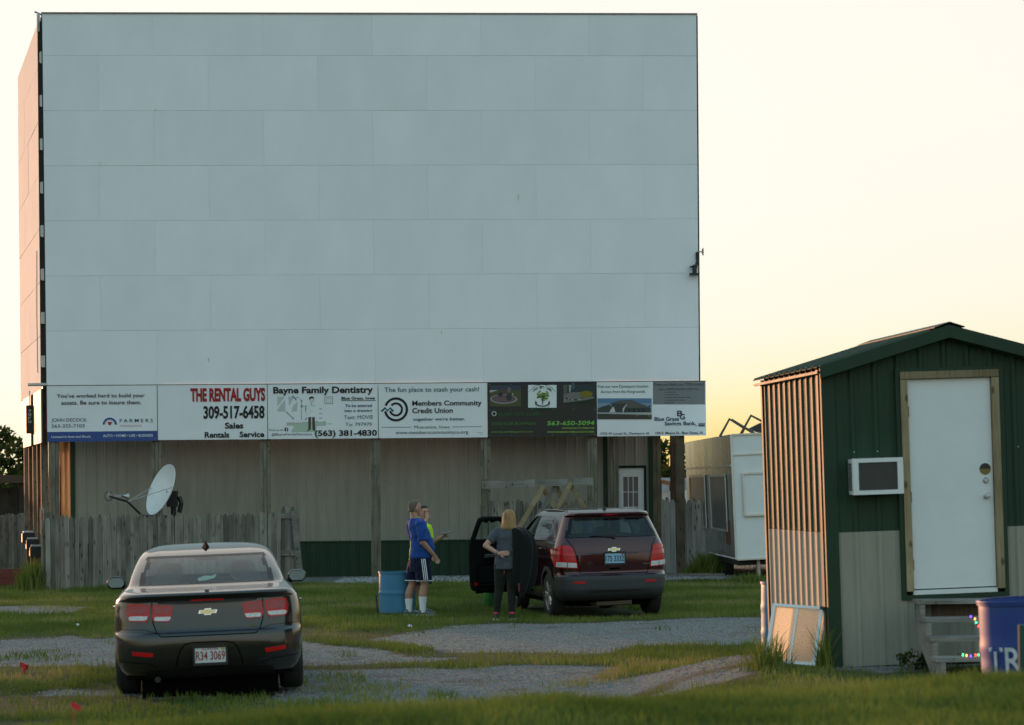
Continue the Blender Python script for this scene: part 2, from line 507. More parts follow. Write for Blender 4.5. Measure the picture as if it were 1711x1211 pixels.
def ground_material():
    m, nt, b, out = nodes_of('ground_surface')
    L = nt.links.new
    at = nt.nodes.new('ShaderNodeAttribute'); at.attribute_name = 'gravel'
    tc = nt.nodes.new('ShaderNodeTexCoord')
    def noise(sc, det=5, rough=0.6):
        n = nt.nodes.new('ShaderNodeTexNoise'); n.inputs['Scale'].default_value = sc; n.inputs['Detail'].default_value = det; n.inputs['Roughness'].default_value = rough
        L(tc.outputs['Object'], n.inputs['Vector']); return n
    def ramp(src, e):
        r = nt.nodes.new('ShaderNodeValToRGB')
        while len(r.color_ramp.elements) < len(e): r.color_ramp.elements.new(0.5)
        for k, (p, c) in enumerate(e): r.color_ramp.elements[k].position = p; r.color_ramp.elements[k].color = col4(c)
        L(src, r.inputs[0]); return r
    n1 = noise(22, 8, 0.8); n2 = noise(1.3, 4); n3 = noise(3.0, 6, 0.7)
    vo = nt.nodes.new('ShaderNodeTexVoronoi'); vo.inputs['Scale'].default_value = 38; L(tc.outputs['Object'], vo.inputs['Vector'])
    gr = ramp(n1.outputs['Fac'], [(0.3, (0.14, 0.135, 0.128)), (0.5, (0.25, 0.243, 0.232)), (0.68, (0.38, 0.37, 0.355))])
    dirt = ramp(n3.outputs['Fac'], [(0.3, (0.05, 0.036, 0.02)), (0.7, (0.115, 0.085, 0.05))])
    mixd = nt.nodes.new('ShaderNodeMix'); mixd.data_type = 'RGBA'
    dm = nt.nodes.new('ShaderNodeMapRange'); dm.inputs['From Min'].default_value = 0.56; dm.inputs['From Max'].default_value = 0.66; dm.inputs['To Max'].default_value = 0.55
    L(n2.outputs['Fac'], dm.inputs['Value']); L(dm.outputs[0], mixd.inputs['Factor']); L(gr.outputs[0], mixd.inputs['A']); L(dirt.outputs[0], mixd.inputs['B'])
    vm = nt.nodes.new('ShaderNodeMix'); vm.data_type = 'RGBA'; vm.blend_type = 'MULTIPLY'; vm.inputs['Factor'].default_value = 0.5
    L(mixd.outputs['Result'], vm.inputs['A']); L(vo.outputs['Color'], vm.inputs['B'])
    soil = ramp(n3.outputs['Fac'], [(0.3, (0.03, 0.04, 0.014)), (0.55, (0.065, 0.065, 0.027)), (0.75, (0.12, 0.095, 0.05))])
    sh = nt.nodes.new('ShaderNodeMath'); sh.operation = 'MULTIPLY_ADD'; sh.inputs[1].default_value = 0.7; sh.inputs[2].default_value = -0.35
    L(n1.outputs['Fac'], sh.inputs[0])
    ad = nt.nodes.new('ShaderNodeMath'); ad.operation = 'ADD'; L(at.outputs['Fac'], ad.inputs[0]); L(sh.outputs[0], ad.inputs[1])
    mr = nt.nodes.new('ShaderNodeMapRange'); mr.inputs['From Min'].default_value = 0.38; mr.inputs['From Max'].default_value = 0.58; L(ad.outputs[0], mr.inputs['Value'])
    mx = nt.nodes.new('ShaderNodeMix'); mx.data_type = 'RGBA'
    L(mr.outputs[0], mx.inputs['Factor']); L(soil.outputs[0], mx.inputs['A']); L(vm.outputs['Result'], mx.inputs['B'])
    e1 = nt.nodes.new('ShaderNodeMapRange'); e1.inputs['From Min'].default_value = 0.15; e1.inputs['From Max'].default_value = 0.5; L(ad.outputs[0], e1.inputs['Value'])
    e2 = nt.nodes.new('ShaderNodeMapRange'); e2.inputs['From Min'].default_value = 1.0; e2.inputs['From Max'].default_value = 0.6; L(ad.outputs[0], e2.inputs['Value'])
    em = nt.nodes.new('ShaderNodeMath'); em.operation = 'MULTIPLY'; L(e1.outputs[0], em.inputs[0]); L(e2.outputs[0], em.inputs[1])
    e3 = nt.nodes.new('ShaderNodeMath'); e3.operation = 'MULTIPLY'; e3.inputs[1].default_value = 0.75; L(em.outputs[0], e3.inputs[0])
    mxe = nt.nodes.new('ShaderNodeMix'); mxe.data_type = 'RGBA'; L(e3.outputs[0], mxe.inputs['Factor']); L(mx.outputs['Result'], mxe.inputs['A']); L(dirt.outputs[0], mxe.inputs['B'])
    L(mxe.outputs['Result'], b.inputs['Base Color'])
    setp(b, Roughness=0.95, Specular_IOR_Level=0.2)
    bp = nt.nodes.new('ShaderNodeBump'); bp.inputs['Strength'].default_value = 0.7; bp.inputs['Distance'].default_value = 0.03
    L(vo.outputs['Distance'], bp.inputs['Height']); L(bp.outputs[0], b.inputs['Normal'])
    return m


def grow(a, b, step, far):
    core = list(np.arange(a, b + 1e-6, step)); lo = []; hi = []
    s = step; v = a
    while v > -far: s *= 1.35; v -= s; lo.append(v)
    s = step; v = b
    while v < far: s *= 1.35; v += s; hi.append(v)
    return np.array(lo[::-1] + core + hi)


gx = grow(-13, 13, 0.2, 1500); gy = grow(7, 56, 0.2, 1800)
GX, GY = np.meshgrid(gx, gy)
GZ = gheight(GX.ravel(), GY.ravel())
gv = np.stack([GX.ravel(), GY.ravel(), GZ], 1)
nx_, ny_ = len(gx), len(gy)
ii = (np.arange(ny_ - 1)[:, None] * nx_ + np.arange(nx_ - 1)[None, :]).ravel()
gf = np.stack([ii, ii + 1, ii + 1 + nx_, ii + nx_], 1)
gme = np_mesh('ground', gv, gf, 4, ground_material(), {'gravel': gravel(GX.ravel(), GY.ravel())})
gme.polygons.foreach_set('use_smooth', [True] * len(gme.polygons))
tag(link('ground', gme), 'grass and grey gravel lot with worn lanes and a raised grass bank', kind='structure')

# ------------------------------------------------------------------ shared materials
M = {}
M['screen'] = mat('screen_paint', (0.88, 0.865, 0.90), 0.75, var=0.045, scale=0.7, objvar=0.018, stretch=(1, 1, 0.6), spec=0.15)
M['wing'] = mat('wing_paint', (0.80, 0.735, 0.70), 0.85, var=0.03, scale=0.8, objvar=0.02, spec=0.1)
M['back'] = mat('tower_frame_dark', (0.035, 0.03, 0.026), 0.85)
M['post'] = wood('weathered_post_wood', (0.10, 0.085, 0.065), (0.25, 0.22, 0.17), objvar=0.12)
M['postdark'] = wood('brown_post_wood', (0.06, 0.042, 0.026), (0.17, 0.125, 0.08), objvar=0.12)
M['picket'] = wood('grey_picket_wood', (0.10, 0.09, 0.076), (0.29, 0.27, 0.235), objvar=0.34)
M['plank'] = wood('weathered_plank', (0.12, 0.108, 0.095), (0.30, 0.285, 0.26), grain=(1.6, 60, 60), objvar=0.15)
M['newwood'] = wood('yellow_lumber', (0.20, 0.145, 0.08), (0.38, 0.30, 0.19), objvar=0.15)
M['taupe'] = mat('taupe_siding', (0.30, 0.285, 0.235), 0.68, var=0.11, scale=2.0, stretch=(2, 2, 0.4), objvar=0.03)
M['green'] = mat('green_siding', (0.015, 0.042, 0.022), 0.62, var=0.2, scale=2.5, stretch=(2, 2, 0.4), objvar=0.04, spec=0.36)
M['white'] = mat('white_paint', (0.76, 0.76, 0.77), 0.45, var=0.03, scale=4)
M['steel'] = mat('galvanised_steel', (0.5, 0.5, 0.5), 0.45, metal=0.8, var=0.15, scale=12)
M['black'] = mat('black_plastic', (0.015, 0.015, 0.016), 0.5, var=0.1)
M['rubber'] = mat('tyre_rubber', (0.022, 0.021, 0.02), 0.85, var=0.25, scale=9)
M['signwhite'] = mat('sign_white', (0.80, 0.80, 0.83), 0.5, var=0.035, scale=1.5, spec=0.3)

# ------------------------------------------------------------------ movie screen tower
A = W(78, 645, 51.8)
B = W(1168, 637, 52.6)
A2 = Vector((A.x, A.y)); B2 = Vector((B.x, B.y))
E = (B2 - A2).normalized()                 # along the screen
N = Vector((E.y, -E.x))                    # towards the audience
SL = (B2 - A2).length
ZS = 4.335                                 # foot of the screen
ZT = W(74, 23, 51.7).z
yaw = math.atan2(E.y, E.x)
tower = thing('movie_screen_tower', 'huge white panelled drive-in movie screen on wooden posts', 'movie screen', (A.x, A.y, 0), (0, 0, yaw))
tilt = 0.016


def box_panel(name, x0, x1, z0, z1, m, parent, th=0.02, yoff=0.0, gapx=0.002, gapz=0.004):
    mb = MB(); mb.bb(0, x1 - x0 - gapx, -th, 0, 0, z1 - z0 - gapz)
    o = mb.build(name, m, parent)
    o.location = (x0, yoff, z0)
    return o


scr = MB(); scr.bb(-0.03, SL + 0.035, 0.025, 0.16, 0, ZT - ZS - 0.01)
frame = scr.build('screen_frame', M['back'], tower)
frame.location = (0, 0, ZS); frame.rotation_euler = (tilt, 0, 0)
rows = [ZS + 1.2192 * k for k in range(7)] + [ZT]
pw = SL / 6.0
for r in range(7):
    z0, z1 = rows[r] - ZS, rows[r + 1] - ZS
    cuts = [0] + [pw * (k + (0.5 if r % 2 else 0.0)) for k in range(0 if r % 2 else 1, 6)] + [SL]
    for k in range(len(cuts) - 1):
        o = box_panel('panel', cuts[k], cuts[k + 1], z0, z1, M['screen'], frame, yoff=0.004 * rnd.random() + 0.008)
        o.rotation_euler = ((rnd.random() - 0.5) * 0.0012, 0, (rnd.random() - 0.5) * 0.0015)
rust = mat('rust_stain', (0.58, 0.54, 0.48), 0.9, var=0.3, scale=30)
for px_, py_, l_ in ((349, 600, 0.07), (738, 553, 0.06), (867, 325, 0.10), (170, 276, 0.02), (262, 186, 0.03)):
    s_, z_ = (lambda r, t: ((Vector((t * r.x, t)) - A2).dot(E), CAM_H + (r.z - CAM_H) * t))(W(px_, py_, 1.0), 52.1)
    MB().prism([(-0.010, 0.02), (0.009, 0.022), (0.006, -l_), (-0.004, -l_ * 1.1)], -0.0255, -0.0215, (s_, 0, z_ - ZS)).build('rust_stain', rust, frame)
cap = MB(); cap.bb(-0.02, SL + 0.02, -0.035, 0.2, ZT - ZS + 0.001, ZT - ZS + 0.03)
cap.build('cap_strip', mat('cap_strip', (0.25, 0.25, 0.25), 0.6), frame)

# wing wall on the left, turned outwards
WN = W(67, 27, 52.35); WF = W(30, 135, 60.0)
wv = Vector((WF.x - WN.x, WF.y - WN.y)); WL = wv.length
wing = link('wing_wall', None, tower)
wing.matrix_parent_inverse = Matrix.Identity(4)
inv = Matrix.Translation((A.x, A.y, 0)) @ Matrix.Rotation(yaw, 4, 'Z')
wang = math.atan2(-wv.y, -wv.x)           # local x runs from the far end to the near end
WMAT = Matrix.Translation((WF.x, WF.y, 0)) @ Matrix.Rotation(wang, 4, 'Z')
wmb = MB(); wmb.bb(0, WL, 0.03, 0.16, 4.32, WN.z)
bpy.data.objects.remove(wing)
wing = wmb.build('wing_wall', M['back'], tower)
wing.matrix_local = inv.inverted() @ WMAT
for r in range(7):
    z0 = 4.32 + 1.2192 * r; z1 = min(4.32 + 1.2192 * (r + 1), WN.z)
    cuts = [0] + [c for c in [1.2 + 2.4384 * k - (1.22 if r % 2 else 0) for k in range(4)] if 0.2 < c < WL - 0.2] + [WL]
    for k in range(len(cuts) - 1):
        box_panel('wing_panel', cuts[k], cuts[k + 1], z0, z1, M['wing'], wing, yoff=0.012 + 0.006 * rnd.random(), gapz=0.012)
tr = MB(); tr.bb(WL - 0.05, WL + 0.03, -0.03, 0.0, 4.3, WN.z + 0.02)
tr.build('corner_trim', M['steel'], wing)
# brackets bridging the gap between wing and screen
bk = MB().cham((0, 0, 0), (0.16, 0.1, 0.26), 0.02).data('bracket', M['steel'])
for k in range(8):
    t = (k + 0.5) / 8
    p = W(lerp(72.5, 75.5, 1 - t), lerp(640, 60, t), 51.95)
    o = link('bracket', bk, tower); o.matrix_local = inv.inverted() @ Matrix.Translation(p)
gp = MB()
gp.bb(-0.16, -0.03, 0.2, 0.35, ZS, ZT - 0.1)
gp.build('corner_upright', M['back'], tower)
# lightning rod and small arm at the top corner
rod = MB(); rod.tube([(-0.13, 0.1, ZT - 0.35), (-0.13, 0.1, ZT + 0.06)], 0.03); rod.tube([(-0.2, 0.1, ZT + 0.09), (0.06, 0.1, ZT - 0.02)], 0.022)
rod.build('top_bracket', M['steel'], tower)
cable = MB(); cable.tube([(-0.19, -0.02, ZS + 0.3), (-0.2, -0.02, ZS + 1.6), (-0.185, -0.02, ZS + 3.0)], 0.012, 6); cable.tube([(-0.4, -0.05, ZS + 0.03), (0.02, -0.05, ZS + 0.03)], 0.035, 6)
cable.build('conduit', M['steel'], tower)

# posts under the signs: three boards nailed together
SIGN_PX = [78, 263, 447, 632, 815, 997, 1180]
def on_plane(px, py, off):
    """where the sight line through a photo pixel meets the upright plane 'off' in front of the screen foot: (s, z)"""
    r = W(px, py, 1.0)
    dx, dz = r.x, r.z - CAM_H
    P = A2 + N * off
    # t*(dx,1) = P + s*E
    t = (P.x * E.y - P.y * E.x) / (dx * E.y - E.x)
    s = (t - P.y) / E.y if abs(E.y) > 0.02 and False else (Vector((t * dx, t)) - P).dot(E)
    return s, CAM_H + dz * t


def post(px, wd, off, z1, m, z0=-0.15, boards=3, skew=0.0):
    s, _ = on_plane(px, 850, off)
    sub = None
    for k in range(boards):
        w = wd / boards
        mb = MB(); d = 0.14 + 0.02 * (k % 2)
        mb.cham((0, 0, 0), (w - 0.004, d, z1 - z0), 0.006)
        me = mb.data('post_board', m)
        o = link('post_board', me, tower)
        o.location = (s + (k - (boards - 1) / 2) * w, -off - 0.01 * (k == 1), (z0 + z1) / 2 + 0.02 * k)
        o.rotation_euler = (0, skew + 0.002 * (rnd.random() - 0.5), 0)


post(91, 0.21, -0.02, 4.2, M['post'])
for px in (263, 444, 628, 812, 990): post(px, 0.22, -0.06, 4.2, M['post'])
post(1027, 0.19, -0.75, 3.9, M['post'])
post(1098, 0.17, -0.2, 4.2, M['postdark'], boards=2)
post(1137, 0.19, -0.10, 4.2, M['postdark'], boards=1)
post(1125, 0.12, -1.6, 4.2, M['postdark'], boards=1)
# posts below the wing
for t, m in ((0.12, 'post'), (0.34, 'postdark'), (0.52, 'post'), (0.70, 'postdark'), (0.86, 'post')):
    mb = MB(); mb.cham((0, 0, 0), (0.2, 0.16, 4.5), 0.01)
    o = mb.build('wing_post', M[m], wing); o.location = (WL * t, 0.08, 2.08)

# ------------------------------------------------------------------ metal-clad projection building under the screen
def corr(x0, x1, z0, z1, rib=0.2286, h=0.019, y=0.0, ph=0.0, ztop=None, mb=None):
    """ribbed steel sheet in the x-z plane, ribs standing out towards -y"""
    mb = mb or MB()
    xs = []
    k = math.floor((x0 - ph) / rib) - 1
    while ph + k * rib < x1 + rib:
        c = ph + k * rib
        xs += [(c - 0.036, 0), (c - 0.014, h), (c + 0.014, h), (c + 0.036, 0)]
        for q in (0.36, 0.64):
            xs += [(c + rib * q - 0.012, 0), (c + rib * q - 0.004, 0.003), (c + rib * q + 0.004, 0.003), (c + rib * q + 0.012, 0)]
        k += 1
    xs.sort()
    def yat(x):
        for (a, ya), (b, yb) in zip(xs, xs[1:]):
            if a <= x <= b: return ya + (yb - ya) * (x - a) / max(1e-9, b - a)
        return 0
    px = [x0] + [x for x, _ in xs if x0 + 1e-4 < x < x1 - 1e-4] + [x1]
    vs = []; fs = []
    for x in px:
        zt = z1 if ztop is None else ztop(x)
        yy = y - yat(x)
        vs += [(x, yy, z0), (x, yy, zt)]
    for i in range(len(px) - 1): fs.append((2 * i, 2 * i + 2, 2 * i + 3, 2 * i + 1))
    mb.add(vs, fs)
    return mb


hut_off = -1.25
hs0, _ = on_plane(119, 850, hut_off); hs1, _ = on_plane(1092, 850, hut_off)
hutp = A2 + N * hut_off + E * hs0
hut = thing('projection_building', 'long taupe ribbed metal building under the movie screen', 'building', (hutp.x, hutp.y, 0), (0, 0, yaw))
HW = hs1 - hs0
dx0, _ = on_plane(1034, 850, hut_off); dx1, _ = on_plane(1076, 850, hut_off)
dx0 -= hs0; dx1 -= hs0
ztd = on_plane(1055, 782, hut_off)[1]
sheet_me = corr(0, 0.9144, 0.80, 4.1).data('siding_sheet', M['taupe'], recalc=False)
skirt_me = corr(0, 0.9144, -0.2, 0.78, y=0.004).data('skirt_sheet', M['green'], recalc=False)
core = MB(); core.bb(0.02, dx0 - 0.04, 0.03, 6.2, -0.2, 4.12); core.bb(dx0 - 0.04, dx1 + 0.04, 0.12, 6.2, -0.2, 4.12); core.bb(dx1 + 0.04, HW, 0.03, 6.2, -0.2, 4.12)
core.build('wall_core', M['back'], hut)
x = 0.1
while x < HW - 0.2:
    x1_ = x + 0.9144
    if x1_ < dx0 - 0.1:
        link('siding_sheet', sheet_me, hut, (x, 0, 0)); link('skirt_sheet', skirt_me, hut, (x, 0, 0))
    else:
        a, b = x, min(x1_, dx0 - 0.06)
        if b > a + 0.05: corr(a, b, -0.2, 4.1, ph=x).build('siding_sheet', M['taupe'], hut, recalc=False)
        a, b = max(x, dx0 - 0.06), min(x1_, dx1 + 0.06)
        if b > a + 0.02: corr(a, b, ztd + 0.06, 4.1, ph=x).build('siding_sheet', M['taupe'], hut, recalc=False)
        a, b = max(x, dx1 + 0.06), min(x1_, HW - 0.1)
        if b > a + 0.02: corr(a, b, -0.2, 4.1, ph=x).build('siding_sheet', M['taupe'], hut, recalc=False)
    x = x1_
for nm, a, b in (('corner_trim', -0.01, 0.1), ('corner_trim', HW - 0.11, HW + 0.01)):
    MB().bb(a, b, -0.03, 0.05, -0.2, 4.1).build(nm, M['green'], hut)
ts, _ = on_plane(1012, 850, hut_off); ts -= hs0
MB().bb(ts - 0.05, ts + 0.05, -0.045, -0.022, -0.2, 4.1).build('trim_strip', M['green'], hut)
MB().bb(0.1, dx0 - 0.3, -0.03, -0.021, 0.775, 0.80).build('drip_flashing', M['green'], hut)
# door with nine panes
door = MB(); dw = dx1 - dx0; dcx = (dx0 + dx1) / 2
zb = 0.05
gz0, gz1, gx0, gx1 = ztd - 1.25, ztd - 0.20, dx0 + 0.11, dx1 - 0.13
door.bb(dx0, dx1, 0.0, 0.05, zb, gz0); door.bb(dx0, dx1, 0, 0.05, gz1, ztd); door.bb(dx0, gx0, 0, 0.05, gz0, gz1); door.bb(gx1, dx1, 0, 0.05, gz0, gz1)
dob = door.build('door', M['white'], hut)
fr = MB(); fr.bb(dx0 - 0.035, dx0, -0.025, 0.06, zb, ztd + 0.035); fr.bb(dx1, dx1 + 0.035, -0.025, 0.06, zb, ztd + 0.035); fr.bb(dx0, dx1, -0.025, 0.06, ztd, ztd + 0.035)
fr.build('door_frame', M['green'], hut)
pane_m = mat('door_pane', (0.17, 0.15, 0.155), 0.12, var=0.1)
pwid = (gx1 - gx0) / 3; phe = (gz1 - gz0) / 3
for i in range(3):
    for j in range(3):
        MB().bb(gx0 + i * pwid + 0.008, gx0 + (i + 1) * pwid - 0.008, 0.02, 0.03, gz0 + j * phe + 0.008, gz0 + (j + 1) * phe - 0.008).build('pane', pane_m, dob)
mun = MB()
for i in (1, 2): mun.bb(gx0 + i * pwid - 0.009, gx0 + i * pwid + 0.009, 0.008, 0.018, gz0, gz1)
for j in (1, 2): mun.bb(gx0, gx1, 0.004, 0.0175, gz0 + j * phe - 0.009, gz0 + j * phe + 0.009)
mun.build('muntin', M['white'], dob)
hd = MB(); hd.tube([(dx1 - 0.055, -0.005, 1.0), (dx1 - 0.055, -0.06, 1.0)], 0.012); hd.tube([(dx1 - 0.055, -0.06, 0.9), (dx1 - 0.055, -0.06, 1.12)], 0.016); hd.bb(dx1 - 0.085, dx1 - 0.03, -0.008, 0, 0.9, 1.15)
hd.build('door_handle', M['black'], dob)
# left end wall runs parallel to the wing and catches the sun
M['endwall'] = mat('end_wall_orange', (0.72, 0.30, 0.10), 0.7, var=0.15, scale=3, stretch=(4, 4, 0.3))  # orange glow of the low sun strengthened through the base colour
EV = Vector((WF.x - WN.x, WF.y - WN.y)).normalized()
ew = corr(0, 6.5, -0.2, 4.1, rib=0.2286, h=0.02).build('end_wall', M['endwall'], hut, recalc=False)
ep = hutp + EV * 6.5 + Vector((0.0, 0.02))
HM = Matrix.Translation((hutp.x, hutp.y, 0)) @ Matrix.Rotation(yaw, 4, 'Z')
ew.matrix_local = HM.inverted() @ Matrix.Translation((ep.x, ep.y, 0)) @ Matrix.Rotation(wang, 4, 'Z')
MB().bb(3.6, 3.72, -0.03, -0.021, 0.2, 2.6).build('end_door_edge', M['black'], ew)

# small antenna on the right edge of the screen
ap = W(1167, 425, 52.5)
ant = thing('edge_antenna', 'small round grey antenna on a dark bracket at the right screen edge', 'antenna', ap, (0, 0, yaw))
mb = MB(); mb.tube([(-0.03, 0, 0.05), (-0.02, 0.0, -0.15), (-0.1, -0.06, -0.36)], 0.035); mb.cham((-0.1, -0.06, -0.34), (0.09, 0.08, 0.2), 0.01); mb.box((-0.11, -0.06, -0.45), (0.2, 0.12, 0.05)); mb.box((-0.15, -0.05, -0.28), (0.1, 0.1, 0.03))
mb.build('bracket', M['black'], ant)
mb = MB(); mb.lathe([(0.005, 0), (0.05, 0.008), (0.09, 0.03), (0.095, 0.035), (0.05, 0.012), (0.005, 0.006)], 24, (0.07, -0.02, 0.06), 'x', caps=False); mb.tube([(-0.03, 0, 0.06), (0.08, -0.02, 0.06)], 0.015)
d_ = mb.build('dish', mat('antenna_grey', (0.35, 0.36, 0.36), 0.5), ant, smooth=True)

# ------------------------------------------------------------------ sign boards
FLAT = {}
def flat(c, rough=0.5):
    k = tuple(round(x, 3) for x in c)
    if k not in FLAT: FLAT[k] = mat('print_%d' % len(FLAT), c, rough, var=0.04, scale=3, spec=0.3)
    return FLAT[k]


INK = (0.012, 0.012, 0.014); NAVY = (0.02, 0.035, 0.10); TEAL = (0.02, 0.13, 0.15); RED = (0.36, 0.012, 0.018)
SOFF = 0.10
ztop_s = sum(on_plane(p, q, SOFF)[1] for p, q in ((90, 646), (632, 640), (1170, 636))) / 3
zbot_s = sum(on_plane(p, q, SOFF)[1] for p, q in ((90, 738), (632, 732), (1170, 726))) / 3


class Sign:
    def __init__(s, i, label, bg, zx, zy):
        s.s0 = on_plane(SIGN_PX[i], 690, SOFF)[0]; s.s1 = on_plane(SIGN_PX[i + 1], 690, SOFF)[0]
        p = A2 + N * SOFF + E * s.s0
        s.zx, s.zy = zx, zy
        s.t = thing('sign_board', label, 'sign', (p.x, p.y, zbot_s), (0, 0, yaw), 'advertising boards under the screen')
        mb = MB(); mb.bb(0.006, s.s1 - s.s0 - 0.006, 0, 0.03, 0.0, ztop_s - zbot_s)
        mb.build('board', bg, s.t)
        rim = MB(); w_, h_ = s.s1 - s.s0, ztop_s - zbot_s
        rim.bb(-0.004, 0.005, -0.008, 0.06, -0.008, h_ + 0.008); rim.bb(0.006, w_ - 0.002, -0.006, 0.06, h_ + 0.001, h_ + 0.014)
        rim.build('edging', M['back'], s.t)
        sc_ = MB()
        for kx in range(6):
            for zz in (0.04, h_ / 2, h_ - 0.04):
                sc_.lathe([(0.007, 0), (0.006, -0.004)], 6, (0.05 + kx * (w_ - 0.1) / 5, -0.0005, zz), 'y')
        sc_.build('screw_heads', M['steel'], s.t)
        s.layer = 0
        s.k = 9.005

    def P(s, x, y):
        q, z = on_plane(s.zx + x / s.k, s.zy + y / s.k, SOFF)
        return q - s.s0, z - zbot_s

    def text(s, t, x0, x1, yt, yb, c, off=0.0, shear=0.0):
        xm = (x0 + x1) / 2
        _, zt = s.P(xm, yt); _, zb_ = s.P(xm, yb)
        a, _ = s.P(x0, yb); b, _ = s.P(x1, yb)
        mb = MB(); add_text(mb, t, a, b, zb_, zt, -0.012, off, shear)
        return mb.build('lettering', flat(c), s.t, recalc=False)

    def poly(s, pts, c, lay=1, name='print', th=None):
        mb = MB()
        q = [s.P(*p) for p in pts]
        tri = tessellate_polygon([[Vector((a, b, 0)) for a, b in q]])
        mb.add([(a, -0.002 * lay - 0.001, b) for a, b in q], [tuple(t) for t in tri])
        return mb.build(name, flat(c), s.t, recalc=False)

    def rect(s, x0, x1, y0, y1, c, lay=1, name='print'):
        return s.poly([(x0, y0), (x1, y0), (x1, y1), (x0, y1)], c, lay, name)

    def line(s, pts, w, c, lay=2, name='print', closed=False):
        mb = MB()
        n = len(pts)
        L_, R_ = [], []
        for i, p in enumerate(pts):
            a = pts[i - 1] if (i or closed) else p; b = pts[(i + 1) % n] if (i < n - 1 or closed) else p
            dx, dy = b[0] - a[0], b[1] - a[1]; l = math.hypot(dx, dy) or 1
            nx, ny = -dy / l * w / 2, dx / l * w / 2
            L_.append(s.P(p[0] + nx, p[1] + ny)); R_.append(s.P(p[0] - nx, p[1] - ny))
        vs = [(a, -0.002 * lay - 0.001, b) for a, b in L_ + R_]
        fs = [(i, i + 1, n + i + 1, n + i) for i in range(n - 1)]
        if closed: fs.append((n - 1, 0, n, 2 * n - 1))
        mb.add(vs, fs)
        return mb.build(name, flat(c), s.t, recalc=False)

    def arc(s, cx, cy, r, a0, a1, w, c, lay=2, n=40):
        pts = [(cx + r * math.cos(math.radians(lerp(a0, a1, i / n))), cy - r * math.sin(math.radians(lerp(a0, a1, i / n)))) for i in range(n + 1)]
        return s.line(pts, w, c, lay)

    def disc(s, cx, cy, rx, ry, c, lay=1, n=20):
        return s.poly([(cx + rx * math.cos(2 * PI * i / n), cy - ry * math.sin(2 * PI * i / n)) for i in range(n)], c, lay)


s1 = Sign(0, 'white insurance board with a blue band along its foot, leftmost under the screen', M['signwhite'], 70, 640)
s1.text("You've worked hard to build your", 225, 1550, 160, 215, INK, 0.012)
s1.text("assets. Be sure to insure them.", 293, 1495, 262, 320, INK, 0.012)
s1.text("JOHN DECOCK", 145, 675, 528, 578, NAVY)
s1.text("563-355-7103", 148, 642, 618, 668, NAVY)
s1.text("F A R M E R S", 1172, 1670, 537, 588, NAVY, 0.006)
s1.text("I N S U R A N C E", 1178, 1500, 628, 655, RED)
s1.poly([(76, 735), (1736, 716), (1736, 866), (76, 884)], (0.035, 0.075, 0.26))
s1.text("Licensed in Iowa and Illinois", 145, 733, 788, 822, (0.75, 0.76, 0.78), 0.01)
s1.text("AUTO \u2022 HOME \u2022 LIFE \u2022 BUSINESS", 920, 1672, 770, 808, (0.75, 0.76, 0.78), 0.012)
s1.arc(1022, 625, 95, 0, 180, 24, (0.03, 0.06, 0.24))
for k in range(9):
    a = math.radians(10 + k * 20)
    p = lambda r, d: (1022 + r * math.cos(a + d), 625 - r * math.sin(a + d))
    s1.poly([p(90, -0.13), p(90, 0.13), p(58, 0)], (0.03, 0.06, 0.24), 1)
s1.poly([(992, 582), (1054, 582), (1050, 612), (1022, 640), (995, 612)], (0.40, 0.02, 0.03), 3)

s2 = Sign(1, 'white rental board with big red heading and black phone number', M['signwhite'], 260, 635)
s2.text("THE RENTAL GUYS", 525, 1650, 130, 308, RED, 0.045)
s2.text("309-517-6458", 722, 1640, 395, 570, INK, 0.03)
s2.text("Sales", 1045, 1320, 640, 725, INK, 0.03)
s2.text("Rentals", 740, 1110, 782, 862, INK, 0.03)
s2.text("Service", 1265, 1635, 775, 855, INK, 0.03)

s3 = Sign(2, 'white dentist board with bold black heading and a pale drawing of a man', M['signwhite'], 445, 635)
s3.text("Bayne Family Dentistry", 105, 1605, 100, 192, INK, 0.03)
s3.text("Blue Grass, Iowa", 1130, 1635, 250, 290, INK, 0.025)
s3.rect(1128, 1645, 303, 313, INK)
s3.text("To be entered", 1185, 1588, 362, 402, (0.02, 0.08, 0.16), 0.02)
s3.text("into a drawing", 1178, 1595, 438, 475, (0.02, 0.08, 0.16), 0.02)
s3.text("Text: MOVIE", 1170, 1605, 528, 582, (0.04, 0.11, 0.19))
s3.text("To: 797979", 1190, 1588, 638, 690, (0.04, 0.11, 0.19))
s3.text("(563) 381-4830", 730, 1665, 755, 835, INK, 0.03)
s3.text("Find us on", 48, 258, 732, 762, (0.05, 0.05, 0.055))
s3.rect(275, 328, 715, 768, INK); s3.text("f", 294, 318, 722, 766, (0.75, 0.76, 0.78), 0.03)
s3.text("@BayneFamilyDentistry", 80, 690, 795, 830, (0.05, 0.05, 0.055))
PALE = (0.50, 0.53, 0.52)
s3.poly([(165, 248), (285, 248), (200, 350), (165, 390)], PALE); s3.poly([(285, 290), (285, 470), (165, 470), (165, 440)], PALE)
s3.poly([(330, 248), (420, 248), (345, 385)], PALE); s3.poly([(470, 320), (460, 470), (380, 470), (400, 390)], PALE)
PG = (0.44, 0.53, 0.43)
s3.poly([(305, 655), (530, 655), (535, 625), (895, 625), (900, 682), (760, 690), (745, 782), (370, 782), (420, 690), (305, 682)], PG)
s3.rect(305, 530, 638, 652, (0.42, 0.33, 0.33)); s3.rect(918, 990, 650, 664, PG)
BR = (0.075, 0.065, 0.06)
s3.poly([(632, 555), (675, 555), (670, 745), (632, 745)], BR, 2); s3.poly([(688, 555), (730, 555), (736, 745), (692, 745)], BR, 2)
s3.line([(612, 764), (650, 744)], 12, INK, 3); s3.line([(700, 742), (745, 764)], 12, INK, 3)
TL = (0.06, 0.27, 0.27); GY = (0.28, 0.32, 0.33)
